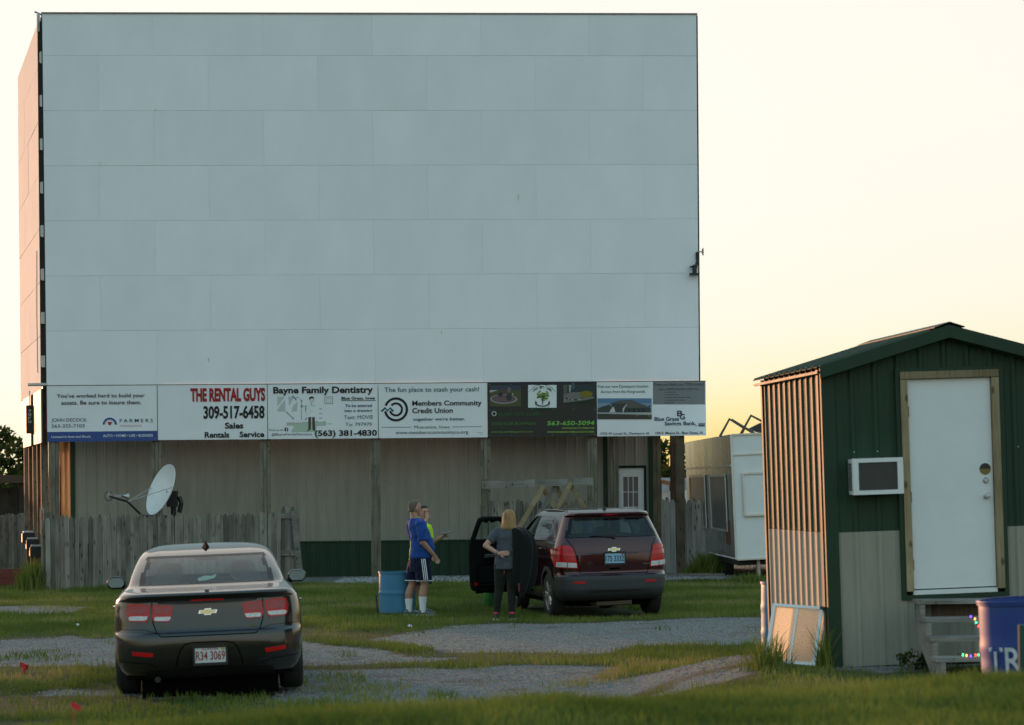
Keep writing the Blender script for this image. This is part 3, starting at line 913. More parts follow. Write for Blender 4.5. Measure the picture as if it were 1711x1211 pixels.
s3.line([(392, 232), (455, 300)], 18, TL, 3); s3.line([(440, 258), (490, 262), (525, 295), (530, 600)], 8, GY, 2)
s3.line([(530, 300), (530, 325)], 20, TL, 3); s3.line([(530, 370), (530, 412)], 22, TL, 3); s3.line([(535, 392), (590, 392)], 9, GY, 2); s3.line([(598, 378), (590, 470)], 12, TL, 3)
s3.line([(295, 470), (405, 575)], 10, TL, 3); s3.disc(405, 577, 12, 12, TL, 3)
s3.line([(590, 470), (615, 520), (670, 470), (635, 420)], 6, PALE, 2)
s3.disc(685, 300, 36, 44, (0.62, 0.60, 0.58), 1); s3.poly([(642, 300), (645, 262), (680, 240), (715, 255), (722, 290), (705, 270), (670, 275), (655, 285)], (0.03, 0.02, 0.015), 3)
s3.line([(680, 345), (680, 385)], 8, TL, 3); s3.arc(712, 392, 16, 0, 180, 6, (0.4, 0.33, 0.3))
s3.line([(880, 252), (998, 252), (998, 352), (880, 352)], 12, (0.25, 0.22, 0.25), 2, closed=True); s3.line([(905, 278), (972, 278), (972, 328), (905, 328)], 10, (0.42, 0.44, 0.46), 2, closed=True)
for y in (432, 500, 570): s3.rect(792, 840, y - 4, y + 4, (0.25, 0.12, 0.15), 2)
s3.rect(748, 778, 620, 628, (0.25, 0.15, 0.16), 3); s3.rect(855, 885, 620, 628, (0.25, 0.15, 0.16), 3); s3.line([(580, 598), (612, 566)], 10, INK, 2)

s4 = Sign(3, 'white credit union board with a black double ring emblem', M['signwhite'], 630, 635)
s4.text("The fun place to stash your cash!", 112, 1535, 105, 172, (0.02, 0.10, 0.12), 0.004)
s4.arc(285, 440, 164, 160, -170, 36, INK, 2, 60); s4.arc(285, 440, 90, 140, -165, 32, INK, 2, 50)
s4.line([(66, 470), (122, 418), (158, 462), (195, 418), (248, 470)], 30, TEAL, 3)
s4.text("Members Community", 530, 1575, 308, 378, INK, 0.02)
s4.text("Credit Union", 530, 1140, 420, 492, INK, 0.02)
s4.text("together we're better.", 540, 1330, 562, 605, (0.02, 0.11, 0.13), 0.015)
s4.poly([(65, 706), (510, 703), (510, 712), (65, 714)], TEAL); s4.poly([(1135, 699), (1578, 696), (1578, 704), (1135, 708)], TEAL)
s4.text("Muscatine, Iowa", 560, 1092, 682, 725, (0.03, 0.045, 0.055))
s4.text("www.memberscommunitycu.org", 280, 1372, 757, 808, (0.03, 0.045, 0.055))
s4.rect(1500, 1595, 784, 790, (0.3, 0.33, 0.34)); s4.rect(1540, 1595, 810, 816, (0.3, 0.33, 0.34))

DK = mat('sign_dark', (0.013, 0.013, 0.010), 0.45, var=0.25, scale=3, stretch=(1, 1, 6))
s5 = Sign(4, 'black landscaping board with two garden photos and green lettering', DK, 810, 630)
s5.rect(62, 1680, 82, 104, (0.03, 0.02, 0.045))
s5.rect(75, 545, 125, 440, (0.075, 0.085, 0.035)); s5.rect(75, 545, 126, 195, (0.05, 0.055, 0.09), 2); s5.poly([(75, 195), (200, 195), (75, 235)], (0.40, 0.40, 0.41), 2)
s5.disc(285, 330, 205, 72, (0.30, 0.26, 0.29), 2, 28); s5.disc(285, 325, 180, 58, (0.15, 0.09, 0.10), 3, 28)
s5.disc(235, 262, 36, 34, (0.04, 0.035, 0.05), 4); s5.disc(262, 215, 30, 42, (0.13, 0.06, 0.05), 4); s5.disc(365, 300, 42, 55, (0.035, 0.045, 0.045), 5); s5.disc(365, 195, 30, 40, (0.17, 0.12, 0.13), 3); s5.disc(420, 255, 8, 14, (0.5, 0.5, 0.5), 4)
s5.rect(1180, 1665, 112, 400, (0.03, 0.045, 0.045)); s5.rect(1185, 1240, 118, 250, (0.09, 0.11, 0.10), 2); s5.poly([(1265, 118), (1300, 118), (1295, 205), (1270, 240)], (0.33, 0.32, 0.27), 2)
s5.poly([(1185, 260), (1300, 228), (1480, 225), (1640, 300), (1665, 330), (1185, 385)], (0.17, 0.165, 0.15), 2)
s5.poly([(1185, 395), (1420, 370), (1665, 310), (1665, 400)], (0.018, 0.03, 0.016), 3)
s5.disc(1530, 255, 92, 50, (0.20, 0.15, 0.012), 4); s5.disc(1330, 130, 24, 60, (0.05, 0.10, 0.12), 3)
for k in range(14): s5.disc(1205 + k * 20, 315 + 30 * rnd.random(), 12, 10, rnd.choice([(0.03, 0.04, 0.06), (0.3, 0.3, 0.3), (0.02, 0.02, 0.02)]), 4, 8)
s5.rect(652, 1080, 118, 460, (0.74, 0.77, 0.78)); s5.rect(668, 1065, 466, 500, (0.012, 0.04, 0.016))
s5.arc(866, 345, 232, 32, 148, 5, INK, 3)
for k, ch in enumerate("QUAD CITY CURBS"):
    if ch == ' ': continue
    a = math.radians(131 - k * 82 / 14)
    cx, cy = 866 + 200 * math.cos(a), 345 - 195 * math.sin(a)
    s5.text(ch, cx - 10, cx + 10, cy - 18, cy + 18, INK, 0.01)
for k in range(46):
    a = rnd.random() * 2 * PI; r = math.sqrt(rnd.random())
    s5.disc(872 + 88 * r * math.cos(a), 272 + 78 * r * math.sin(a), 17, 14, rnd.choice([(0.24, 0.34, 0.07), (0.32, 0.42, 0.12), (0.17, 0.27, 0.05)]), 3, 9)
s5.line([(870, 412), (868, 340), (872, 255)], 12, INK, 5); s5.line([(870, 330), (910, 290)], 8, INK, 5); s5.line([(868, 310), (835, 285)], 8, INK, 5); s5.line([(870, 345), (925, 345)], 5, INK, 5)
s5.arc(868, 385, 110, 160, 380, 3, INK, 3)
for k in range(13):
    a = math.radians(170 + k * 200 / 12); s5.disc(868 + 100 * math.cos(a), 385 - 52 * math.sin(a), 14, 12, (0.03, 0.035, 0.035), 4, 8)
s5.arc(140, 548, 30, 0, 360, 15, (0.45, 0.46, 0.46), 2)
for k in range(5):
    a = math.radians(90 + 72 * k); s5.line([(140, 548), (140 + 26 * math.cos(a), 548 - 26 * math.sin(a))], 8, (0.02, 0.02, 0.02), 4)
G1 = (0.04, 0.14, 0.035); G2 = (0.20, 0.52, 0.10); G3 = (0.36, 0.55, 0.10)
s5.text("QUAD CITY CURBS", 200, 840, 535, 580, G1, 0.0, 0.25)
s5.text("SCHUYLER BOWMAN", 100, 770, 680, 722, (0.07, 0.21, 0.045), 0.0, 0.2)
s5.text("OWNER", 100, 295, 745, 775, (0.03, 0.085, 0.025), 0.0, 0.2)
s5.text("SCHUYLER_BOWMAN@YAHOO.COM", 95, 720, 812, 835, (0.18, 0.31, 0.055), 0.01, 0.2)
s5.text("563-650-5094", 935, 1650, 660, 722, G2, 0.012, 0.15)
s5.text("WWW.QUADCITYCURBS.COM", 1160, 1650, 755, 778, G3, 0.01, 0.2)
s5.text("WWW.FACEBOOK.COM/QUADCITYCURBS", 940, 1645, 812, 835, G3, 0.01, 0.2)

s6 = Sign(5, 'white and grey bank board with a photo of a low building, rightmost under the screen', M['signwhite'], 995, 630)
s6.rect(865, 1648, 58, 410, (0.20, 0.205, 0.21))
s6.text("Visit our new Davenport location", 30, 795, 115, 158, (0.035, 0.035, 0.04))
s6.text("Across from the Fairgrounds", 78, 745, 195, 235, (0.035, 0.035, 0.04))
s6.rect(30, 845, 318, 632, (0.095, 0.20, 0.33)); s6.poly([(30, 390), (845, 390), (845, 470), (30, 470)], (0.19, 0.29, 0.37), 2)
s6.poly([(30, 470), (110, 440), (215, 410), (240, 455), (240, 530), (30, 530)], (0.055, 0.057, 0.055), 3)
s6.poly([(215, 398), (360, 352), (545, 345), (700, 405), (825, 460), (825, 530), (240, 530), (240, 405)], (0.05, 0.052, 0.052), 4)
s6.poly([(360, 358), (545, 350), (700, 408), (815, 458), (450, 462), (470, 395), (225, 398)], (0.105, 0.10, 0.095), 5)
s6.poly([(205, 528), (255, 450), (275, 450), (300, 528)], (0.55, 0.56, 0.55), 6); s6.poly([(405, 520), (410, 470), (465, 405), (475, 415), (440, 460), (420, 528)], (0.5, 0.5, 0.48), 6)
for k in range(4): s6.rect(485 + k * 72, 525 + k * 72, 478, 525, (0.025, 0.03, 0.032), 6)
s6.poly([(30, 532), (845, 530), (845, 568), (30, 548)], (0.40, 0.41, 0.40), 6); s6.poly([(30, 548), (845, 568), (845, 632), (30, 632)], (0.055, 0.05, 0.042), 7)
s6.line([(605, 592), (645, 565)], 8, (0.35, 0.25, 0.08), 8); s6.line([(790, 572), (825, 600)], 8, (0.35, 0.25, 0.08), 8); s6.rect(800, 828, 428, 448, (0.02, 0.04, 0.22), 8); s6.rect(752, 815, 400, 412, (0.35, 0.32, 0.36), 8)
s6.text("2722 W Locust St., Davenport, IA", 72, 812, 830, 862, (0.02, 0.02, 0.025), 0.012)
s6.text("104 E. Mayne St., Blue Grass, IA", 905, 1620, 820, 855, (0.02, 0.02, 0.025), 0.012)
s6.text("Does your bank cost YOU money?", 880, 1635, 85, 125, (0.06, 0.062, 0.065))
s6.text('Open an "EXPRESS" CHECKING ACCOUNT Today!', 955, 1560, 168, 190, (0.04, 0.042, 0.045), 0.008)
for k, x1_ in enumerate((1220, 1245, 1440, 1340, 1190)):
    y_ = 226 + k * 40; xx = 1040
    while xx < x1_ - 14:
        ww = 14 + rnd.random() * 40; s6.rect(xx, min(xx + ww, x1_), y_ - 6, y_ + 5, (0.055, 0.057, 0.06), 2); xx += ww + 9
s6.text("Blue Grass", 888, 1255, 600, 655, NAVY, 0.02); s6.text("Savings Bank", 1040, 1500, 668, 722, NAVY, 0.02)
s6.text("B", 1228, 1312, 505, 585, NAVY, 0.02); s6.text("G", 1268, 1345, 555, 635, NAVY, 0.02); s6.line([(1495, 700), (1510, 735), (1530, 728)], 9, NAVY, 2)
s6.rect(1548, 1650, 688, 742, (0.28, 0.27, 0.34)); s6.text("FDIC", 1554, 1645, 715, 740, (0.05, 0.04, 0.12), 0.02)

# boards and hanging box sign below the wing
def wing_board(d0, d1, label):
    t0 = (d0 - WN.y) / (WF.y - WN.y); t1 = (d1 - WN.y) / (WF.y - WN.y)
    a = WL * (1 - t1); b = WL * (1 - t0)
    o = thing('sign_board', label, 'sign', (0, 0, 0), group='boards under the wing wall')
    o.matrix_world = WMAT @ Matrix.Translation((a, -0.03, 3.09))
    MB().bb(0, b - a, -0.03, 0, 0, 1.2).build('board', mat('wing_board', (0.34, 0.29, 0.26), 0.6, var=0.2, scale=2, col2=(0.18, 0.14, 0.14)), o)
    MB().bb(-0.01, b - a + 0.01, 0.003, 0.02, -0.01, 1.22).build('edging', M['back'], o)
    return o
wing_board(52.45, 54.75, 'pale sunlit board under the wing wall next to the insurance sign')
wing_board(55.7, 58.4, 'pale sunlit board under the wing wall behind the hanging guru sign')
gpz = W(50, 722, 55.2)
guru = thing('hanging_sign', 'narrow black box sign with vertical white letters under the wing wall', 'sign', (gpz.x, gpz.y, gpz.z), (0, 0, 0.2))
gb = MB(); gb.cham((0, 0, 0.30), (0.17, 0.5, 0.66), 0.01); gb.build('box', M['black'], guru)
gt = MB()
for k, ch in enumerate("guru"): add_text(gt, ch, -0.035, 0.035, 0.47 - k * 0.085, 0.55 - k * 0.085, -0.256, 0.02)
gt.build('lettering', flat((0.6, 0.6, 0.58)), guru, recalc=False)
MB().tube([(0, 0.0, 0.63), (0.0, 0.0, 0.98)], 0.012).build('hanger', M['steel'], guru)

# ------------------------------------------------------------------ picket fences
def picket_me(w, h, m, pointed=True):
    ol = [(-w / 2, 0), (w / 2, 0), (w / 2, h - 0.05), (w * 0.22, h), (-w * 0.22, h), (-w / 2, h - 0.05)] if pointed else [(-w / 2, 0), (w / 2, 0), (w / 2, h), (-w / 2, h)]
    return MB().prism(ol, -0.009, 0.009).data('picket', m)


PICK = [picket_me(0.094 + 0.004 * k, 1.0, M['picket']) for k in range(3)]
PICK_PALE = [picket_me(0.094 + 0.004 * k, 1.0, wood('pale_picket_wood', (0.26, 0.245, 0.22), (0.50, 0.48, 0.44), objvar=0.15)) for k in range(3)]
def fence(label, p0, p1, h, z0=-0.03, wob=0.02, pitch=0.1, picks=None):
    picks = picks or PICK
    p0 = Vector(p0); p1 = Vector(p1); v = p1 - p0; L_ = v.length; ang = math.atan2(v.y, v.x)
    t = thing('picket_fence', label, 'fence', (p0.x, p0.y, 0), (0, 0, ang))
    n = int(L_ / pitch)
    for k in range(n):
        o = link('picket', picks[k % 3], t)
        hh = h * (1 + (rnd.random() - 0.5) * wob * 2)
        o.location = ((k + 0.5) * pitch, (rnd.random() - 0.5) * 0.012, z0)
        o.scale = (pitch / 0.1 * (0.96 + 0.05 * rnd.random()), 1, hh)
        o.rotation_euler = (rnd.uniform(-0.01, 0.01), rnd.uniform(-0.012, 0.012), rnd.uniform(-0.06, 0.06))
    for z in (0.35, h - 0.35):
        MB().bb(0, n * pitch, 0.02, 0.06, z, z + 0.09).build('rail', M['post'], t)
    k = 0.0
    while k <= L_:
        MB().bb(k - 0.045, k + 0.045, 0.065, 0.155, -0.2, h - 0.1).build('fence_post', M['post'], t); k += 2.4
    return t


fa = W(77, 985, 47.4); fb = W(470, 962, 50.0)
fence('weathered grey picket fence in front of the satellite dish', (fa.x, fa.y), (fb.x, fb.y), 1.52)
fr_ = W(68, 960, 51.2)
fence('short return of grey pickets running back beside the black mail boxes', (fr_.x, fr_.y), (fa.x - 0.03, fa.y), 1.66)
la = W(-14, 950, 59); lb = W(62, 950, 61)
fence('dark picket fence at the far left behind the red box', (la.x, la.y), (lb.x, lb.y), 1.45, pitch=0.13)
ba = W(808, 930, 50.5); bb_ = W(992, 930, 50.9)
fence('grey picket fence half hidden behind the maroon SUV', (ba.x, ba.y), (bb_.x, bb_.y), 1.72)
ra = W(1104, 950, 53.6); rb = W(1216, 948, 53.0)
fence('pale grey picket fence between the brown post and the food trailer', (ra.x, ra.y), (rb.x, rb.y), 1.72, pitch=0.125, picks=PICK_PALE)

# leaning fence gate at the right end of the long fence
g0 = W(469, 962, 50.3)
gate = thing('leaning_gate', 'narrow leaning wooden gate at the right end of the long picket fence', 'gate', (g0.x, g0.y, 0), (0, 0.0, 0.05))
for k in range(4):
    o = link('picket', PICK[k % 3], gate, (0.04 + k * 0.1, 0, 0.0)); o.scale = (1, 1, 1.62 + 0.03 * (k % 2)); o.rotation_euler = (0.0, 0.02, 0)
MB().box((0.19, -0.03, 1.42), (0.46, 0.035, 0.12), (0, 0.02, 0)).build('cross_board', M['plank'], gate)
MB().box((0.19, -0.03, 0.62), (0.44, 0.035, 0.12), (0, 0.02, 0)).build('cross_board', M['plank'], gate)
MB().box((0.36, -0.05, 0.8), (0.13, 0.03, 1.45), (0, -0.09, 0)).build('brace', M['plank'], gate)

# ------------------------------------------------------------------ satellite dish
dp = W(279, 822, 51.0)
dish = thing('satellite_dish', 'large white satellite dish behind the picket fence', 'satellite dish', (dp.x, dp.y, -0.1), (0, 0, 0))
nrm = Vector((-0.78, -0.50, 0.36)).normalized()
q = nrm.to_track_quat('Z', 'Y').to_matrix()
R_ = 0.58; zc = dp.z + 0.1
mb = MB(); prof = [(0.004, 0.0)] + [(R_ * k / 12, 0.16 * (k / 12) ** 2) for k in range(1, 13)] + [(R_ + 0.012, 0.165), (R_ + 0.012, 0.150), (R_, 0.145)] + [(R_ * k / 12, 0.16 * (k / 12) ** 2 - 0.015) for k in range(11, 0, -1)] + [(0.004, -0.015)]
mb.lathe(prof, 40, caps=False)
mb.v = [tuple(q @ Vector(v) + Vector((0, 0, zc))) for v in mb.v]
mb.build('reflector', mat('dish_white', (0.74, 0.75, 0.75), 0.4, var=0.05, scale=5), dish, smooth=True)
fp = W(205, 828, 50.4); fpl = Vector((fp.x - dp.x, fp.y - dp.y, fp.z + 0.1))
foot = Vector(W(238, 862, 50.9)); foot = Vector((foot.x - dp.x, foot.y - dp.y, foot.z + 0.1))
bend = Vector(W(213, 838, 50.5)); bend = Vector((bend.x - dp.x, bend.y - dp.y, bend.z + 0.1))
arm_tip = Vector(W(183, 829, 50.3)); arm_tip = Vector((arm_tip.x - dp.x, arm_tip.y - dp.y, arm_tip.z + 0.1))
low = q @ Vector((0, 0, -0.05)) + Vector((0, 0, zc - R_ * 0.9))
MB().tube([low, foot, bend, arm_tip], [0.03, 0.028, 0.024, 0.02]).build('feed_arm', M['black'], dish)
h_ = MB(); h_.tube([fpl + Vector((0.05, 0.03, -0.01)), fpl + Vector((0.11, 0.06, -0.02))], [0.035, 0.075], 14); h_.tube([fpl, fpl + Vector((0.05, 0.03, -0.01))], [0.03, 0.035], 12)
h_.build('feed_horn', M['steel'], dish, smooth=True)
h_ = MB(); h_.cham(fpl + Vector((-0.1, 0, 0.0)), (0.17, 0.07, 0.06), 0.008); h_.cham(fpl + Vector((-0.27, 0, 0.015)), (0.12, 0.09, 0.07), 0.01); h_.tube([fpl + Vector((-0.3, 0, 0.1)), fpl + Vector((-0.26, 0, -0.08))], 0.014)
h_.build('amplifier', mat('amplifier_grey', (0.3, 0.3, 0.3), 0.4, metal=0.4), dish)
MB().tube([fpl + Vector((-0.3 + 0.09 * math.cos(a), 0, -0.01 + 0.1 * math.sin(a))) for a in [k * 0.45 for k in range(15)]], 0.008, 6).build('cable', M['black'], dish)
for sgn in (-1, 1):
    rim = q @ Vector((R_ * 0.95 * sgn, 0.05, 0.15)) + Vector((0, 0, zc))
    MB().tube([bend, rim], 0.009, 6).build('stay_rod', M['steel'], dish)
mb = MB(); mb.tube([(0.12, 0.12, 0), (0.12, 0.12, zc - 0.2)], 0.06, 12); mb.box((0.1, 0.1, zc - 0.15), (0.22, 0.22, 0.35)); mb.tube([(0.25, 0.1, zc - 0.45), (0.3, 0.1, zc - 0.25), (0.25, 0.1, zc - 0.1)], 0.05)
mb.build('mount', M['black'], dish)

# ------------------------------------------------------------------ boards on trestles behind the SUV
tr_p = W(900, 805, 50.2)
rack = thing('board_rack', 'long grey boards laid across crossed timber legs behind the SUV', 'rack', (tr_p.x, tr_p.y, 0), (0, 0, yaw))
def rel(px, py, d=50.2):
    p = W(px, py, d); return Vector((p.x - tr_p.x, p.y - tr_p.y, p.z))
def beam(name, a, b, w, dth, m, par):
    a = Vector(a); b = Vector(b); v = b - a; L_ = v.length
    mb = MB(); mb.cham((0, 0, 0), (L_, dth, w), 0.006)
    o = mb.build(name, m, par); o.location = (a + b) / 2
    o.rotation_euler = v.to_track_quat('X', 'Z').to_euler()
    return o
beam('board', rel(805, 810), rel(894, 807), 0.17, 0.04, M['plank'], rack)
beam('board', rel(895, 807), rel(950, 806), 0.15, 0.05, M['plank'], rack)
beam('board', rel(956, 805), rel(991, 804), 0.16, 0.05, M['plank'], rack)
for a, b, dd in (((908, 812), (882, 856), -.03), ((932, 806), (905, 852), .08), ((954, 806), (926, 858), -.06), ((952, 808), (980, 852), .03), ((905, 812), (935, 858), .12), ((930, 812), (952, 858), .16)):
    beam('leg', rel(*a) + Vector((0, dd, 0)), rel(a[0] + (b[0] - a[0]) * 3.1, a[1] + (b[1] - a[1]) * 3.1) * Vector((1, 1, 1)) + Vector((0, dd, 0)), 0.10, 0.045, M['newwood'] if dd != .08 else M['plank'], rack)
beam('top_block', rel(953, 796), rel(953, 812), 0.06, 0.09, M['post'], rack)
beam('support_post', rel(812, 800, 50.6), rel(812, 975, 50.6), 0.1, 0.1, M['post'], rack)

# ------------------------------------------------------------------ mail boxes, red box, far left hut
for k, (px, py) in enumerate(((47, 891), (54, 902), (60, 914))):
    p = W(px, py, 50.8 - k * 0.35)
    b = thing('mail_box', ('rearmost', 'middle', 'nearest')[k] + ' of three black mail boxes with pale lids beside the fence corner', 'mail box', (p.x, p.y, 0), (0, 0, 0.25), 'black boxes at the fence corner')
    z = p.z
    MB().cham((0, 0, z - 0.10), (0.27, 0.42, 0.24), 0.03).build('box', M['black'], b)
    MB().cham((0.0, 0, z + 0.035), (0.22, 0.36, 0.03), 0.008).build('lid', mat('box_lid', (0.45, 0.44, 0.42), 0.5), b)
    MB().bb(-0.045, 0.045, -0.045, 0.045, -0.2, z - 0.22).build('stand', M['postdark'], b)
rp = W(16, 978, 49.5)
rbx = thing('red_planter', 'low red painted timber box on the ground at the far left edge', 'planter box', (rp.x, rp.y, 0), (0, 0, 0.02))
redm = mat('barn_red', (0.17, 0.035, 0.025), 0.75, var=0.2, scale=4, stretch=(1, 4, 4))
for k in range(2):
    MB().bb(-0.6, 0.34, 0, 0.05, 0.0 + k * 0.155, 0.15 + k * 0.155).build('board', redm, rbx); MB().bb(0.29, 0.34, 0.055, 1.6, k * 0.155, 0.15 + k * 0.155).build('board', redm, rbx); MB().bb(-0.6, 0.28, 1.55, 1.6, k * 0.155, 0.15 + k * 0.155).build('board', redm, rbx)
MB().bb(-0.58, 0.27, 0.06, 1.54, 0, 0.2).build('soil', mat('soil', (0.05, 0.035, 0.022), 0.95, var=0.3, bump=0.5), rbx)
hp = W(10, 850, 66)
hutl = thing('open_shed', 'dark low shed with a brown fascia behind the fence at far left', 'shed', (hp.x, hp.y, 0), (0, 0, 0.03))
dkw = wood('dark_shed_boards', (0.03, 0.022, 0.016), (0.075, 0.055, 0.04), objvar=0.1)
for k in range(16): MB().bb(-3.4 + k * 0.25, -3.155 + k * 0.25, 0, 0.04, -0.1, 2.1).build('wall_board', dkw, hutl)
MB().bb(-3.4, 0.6, 0.06, 3, -0.1, 2.05).build('wall', dkw, hutl)
MB().bb(-3.6, 0.75, -0.35, 3.2, 2.35, 2.47).build('roof', M['back'], hutl)
MB().bb(-3.6, 0.75, -0.40, -0.36, 2.24, 2.46).build('fascia', mat('brown_fascia', (0.10, 0.05, 0.03), 0.8), hutl)
for k in (-3.3, -1.4, 0.5): MB().bb(k - 0.06, k + 0.06, -0.3, -0.18, -0.1, 2.34).build('roof_post', dkw, hutl)

# ------------------------------------------------------------------ food trailer
tc_ = W(1231, 935, 48.0)
tlr = thing('food_trailer', 'white concession trailer with stainless steel serving side', 'trailer', (tc_.x, tc_.y, 0), (0, -0.035, 0.035))
tz0, tz1 = tc_.z, W(1226, 727, 48.0).z + 0.02
TLn, TWd = 8.6, 2.45
MB().bb(0.012, TWd, 0.012, TLn, tz0, tz1 - 0.012).build('body', M['white'], tlr)
ssm = mat('stainless_sheet', (0.52, 0.53, 0.54), 0.28, metal=0.9, var=0.12, scale=1.5, stretch=(1, 1, 0.3))
for k in range(4):
    MB().bb(-0.004, 0.008, 0.01 + k * TLn / 4, (k + 1) * TLn / 4 - 0.006, tz1 - 0.62, tz1).build('upper_sheet', ssm, tlr)
    MB().bb(0.0, 0.010, 0.01 + k * TLn / 4, (k + 1) * TLn / 4 - 0.006, tz0 + 0.04, tz1 - 0.66).build('side_sheet', ssm, tlr)
alm = mat('aluminium_trim', (0.65, 0.63, 0.6), 0.35, metal=0.7, var=0.06)
MB().bb(-0.03, 0.01, 0, TLn, tz1 - 0.66, tz1 - 0.62).build('awning_rail', alm, tlr)
for nm, z in (('top_trim', tz1 - 0.01), ('belt_trim', tz1 - 0.42), ('sill_trim', tz0 - 0.0)):
    MB().bb(0.03, TWd, -0.012, 0.012, z - 0.018, z + 0.018).build(nm, alm, tlr)
MB().bb(-0.012, 0.03, -0.014, 0.0, tz0, tz1).build('corner_trim', alm, tlr)
dkg = mat('dark_shutter', (0.15, 0.15, 0.145), 0.35, metal=0.5, var=0.1)
for a, b in ((0.9, 3.6), (4.6, 7.6)):
    w_ = MB().bb(-0.028, -0.006, a, b, tz0 + 0.6, tz0 + 1.72).build('serving_hatch', dkg, tlr)
    f_ = MB(); f_.bb(-0.05, -0.03, a - 0.04, b + 0.04, tz0 + 1.72, tz0 + 1.78); f_.bb(-0.05, -0.03, a - 0.04, a, tz0 + 0.56, tz0 + 1.715); f_.bb(-0.05, -0.03, b, b + 0.04, tz0 + 0.56, tz0 + 1.715); f_.bb(-0.05, -0.03, a, b, tz0 + 0.56, tz0 + 0.6)
    f_.build('hatch_frame', alm, w_)
w_ = MB().bb(0.24, 1.5, -0.02, 0.0, tz0 + 0.92, tz0 + 1.74).build('rear_window', M['white'], tlr)
f_ = MB(); z0_, z1_ = tz0 + 0.88, tz0 + 1.78; f_.bb(0.2, 0.24, -0.045, -0.005, z0_, z1_); f_.bb(1.5, 1.54, -0.045, -0.005, z0_, z1_); f_.bb(0.24, 1.5, -0.045, -0.005, z1_ - 0.04, z1_); f_.bb(0.24, 1.5, -0.045, -0.005, z0_, z0_ + 0.04)
f_.build('window_frame', alm, w_)
mb = MB(); mb.bb(-0.02, 0.06, 0.7, 1.3, 0.75, 1.25); mb.build('propane_locker', mat('locker_brown', (0.10, 0.035, 0.025), 0.6), tlr)
MB().bb(0.1, TWd, 0.4, TLn - 0.2, tz0 - 0.14, tz0 - 0.001).build('chassis', M['black'], tlr)
for yy in (3.4, 4.3):
    MB().lathe([(0.2, -0.1), (0.33, -0.1), (0.34, -0.07), (0.34, 0.07), (0.33, 0.1), (0.2, 0.1)], 24, (0.25, yy, 0.30), 'x').build('wheel', M['rubber'], tlr, smooth=True)
MB().tube([(0.5, 0.3, -0.1), (0.5, 0.3, tz0 - 0.02)], 0.04).build('jack_stand', M['steel'], tlr)
MB().tube([(2.2, 0.3, -0.1), (2.2, 0.3, tz0 - 0.02)], 0.04).build('jack_stand', M['steel'], tlr)

# folding frame lying on the trailer roof
fp_ = W(1240, 727, 49.5)
rf = thing('roof_frame', 'dark folded metal frame with a sheet on top of the food trailer', 'metal frame', (fp_.x, fp_.y, fp_.z), (0, 0, 0))
def r2(px, py, d=49.5):
    p = W(px, py, d); return p - fp_
brn = mat('rusty_tube', (0.10, 0.075, 0.055), 0.6, metal=0.3, var=0.2)
for pts in ([(1203, 729), (1219, 700), (1245, 716), (1238, 728)], [(1236, 728), (1255, 694), (1288, 711), (1300, 722)], [(1222, 701), (1262, 725)]):
    MB().tube([r2(*p) + Vector((0, 0.02 * i, 0)) for i, p in enumerate(pts)], 0.028, 6).build('tube', brn, rf)
mb = MB(); a_, b_, c_, d2 = r2(1252, 716), r2(1272, 706), r2(1312, 722), r2(1290, 728)
mb.add([a_, b_, c_, d2, a_ + Vector((0, .5, .0)), b_ + Vector((0, .5, 0)), c_ + Vector((0, .5, 0)), d2 + Vector((0, .5, 0))], [(0, 1, 2, 3), (7, 6, 5, 4), (0, 4, 5, 1), (1, 5, 6, 2), (2, 6, 7, 3), (3, 7, 4, 0)])
mb.build('sheet', M['black'], rf)

# far pale container seen between posts and trailer
fc = W(1126, 830, 78)
cont = thing('storage_container', 'pale grey container glimpsed between the brown posts and the food trailer', 'container', (fc.x, fc.y, 0), (0, 0, 0.05))
czt = W(1126, 798, 78).z
MB().bb(-1.4, 1.6, 0, 5, 0.0, czt).build('box', mat('pale_container', (0.42, 0.42, 0.45), 0.6, var=0.06), cont)
for k in range(10): MB().bb(-1.35 + k * 0.29, -1.22 + k * 0.29, -0.03, -0.002, 0.1, czt - 0.1).build('rib', mat('pale_container_rib', (0.42, 0.42, 0.45), 0.6), cont)
bp_ = W(1112, 806, 70)
tarp = thing('picnic_table', 'orange brown table top with white banner glimpsed past the brown posts', 'table', (bp_.x, bp_.y, 0), (0, 0, 0.1))
MB().box((0, 0, bp_.z), (0.75, 1.5, 0.06), (0, 0.25, 0)).build('top', mat('orange_wood', (0.30, 0.13, 0.05), 0.7), tarp)
MB().box((0.2, -0.1, bp_.z - 0.42), (1.6, 0.03, 0.35)).build('banner', M['white'], tarp)
for xx in (-0.25, 0.25):
    for yy in (-0.6, 0.6): MB().tube([(xx, yy, -0.05), (xx, yy, bp_.z - 0.02 - xx * 0.25)], 0.04, 6).build('leg', brn, tarp)

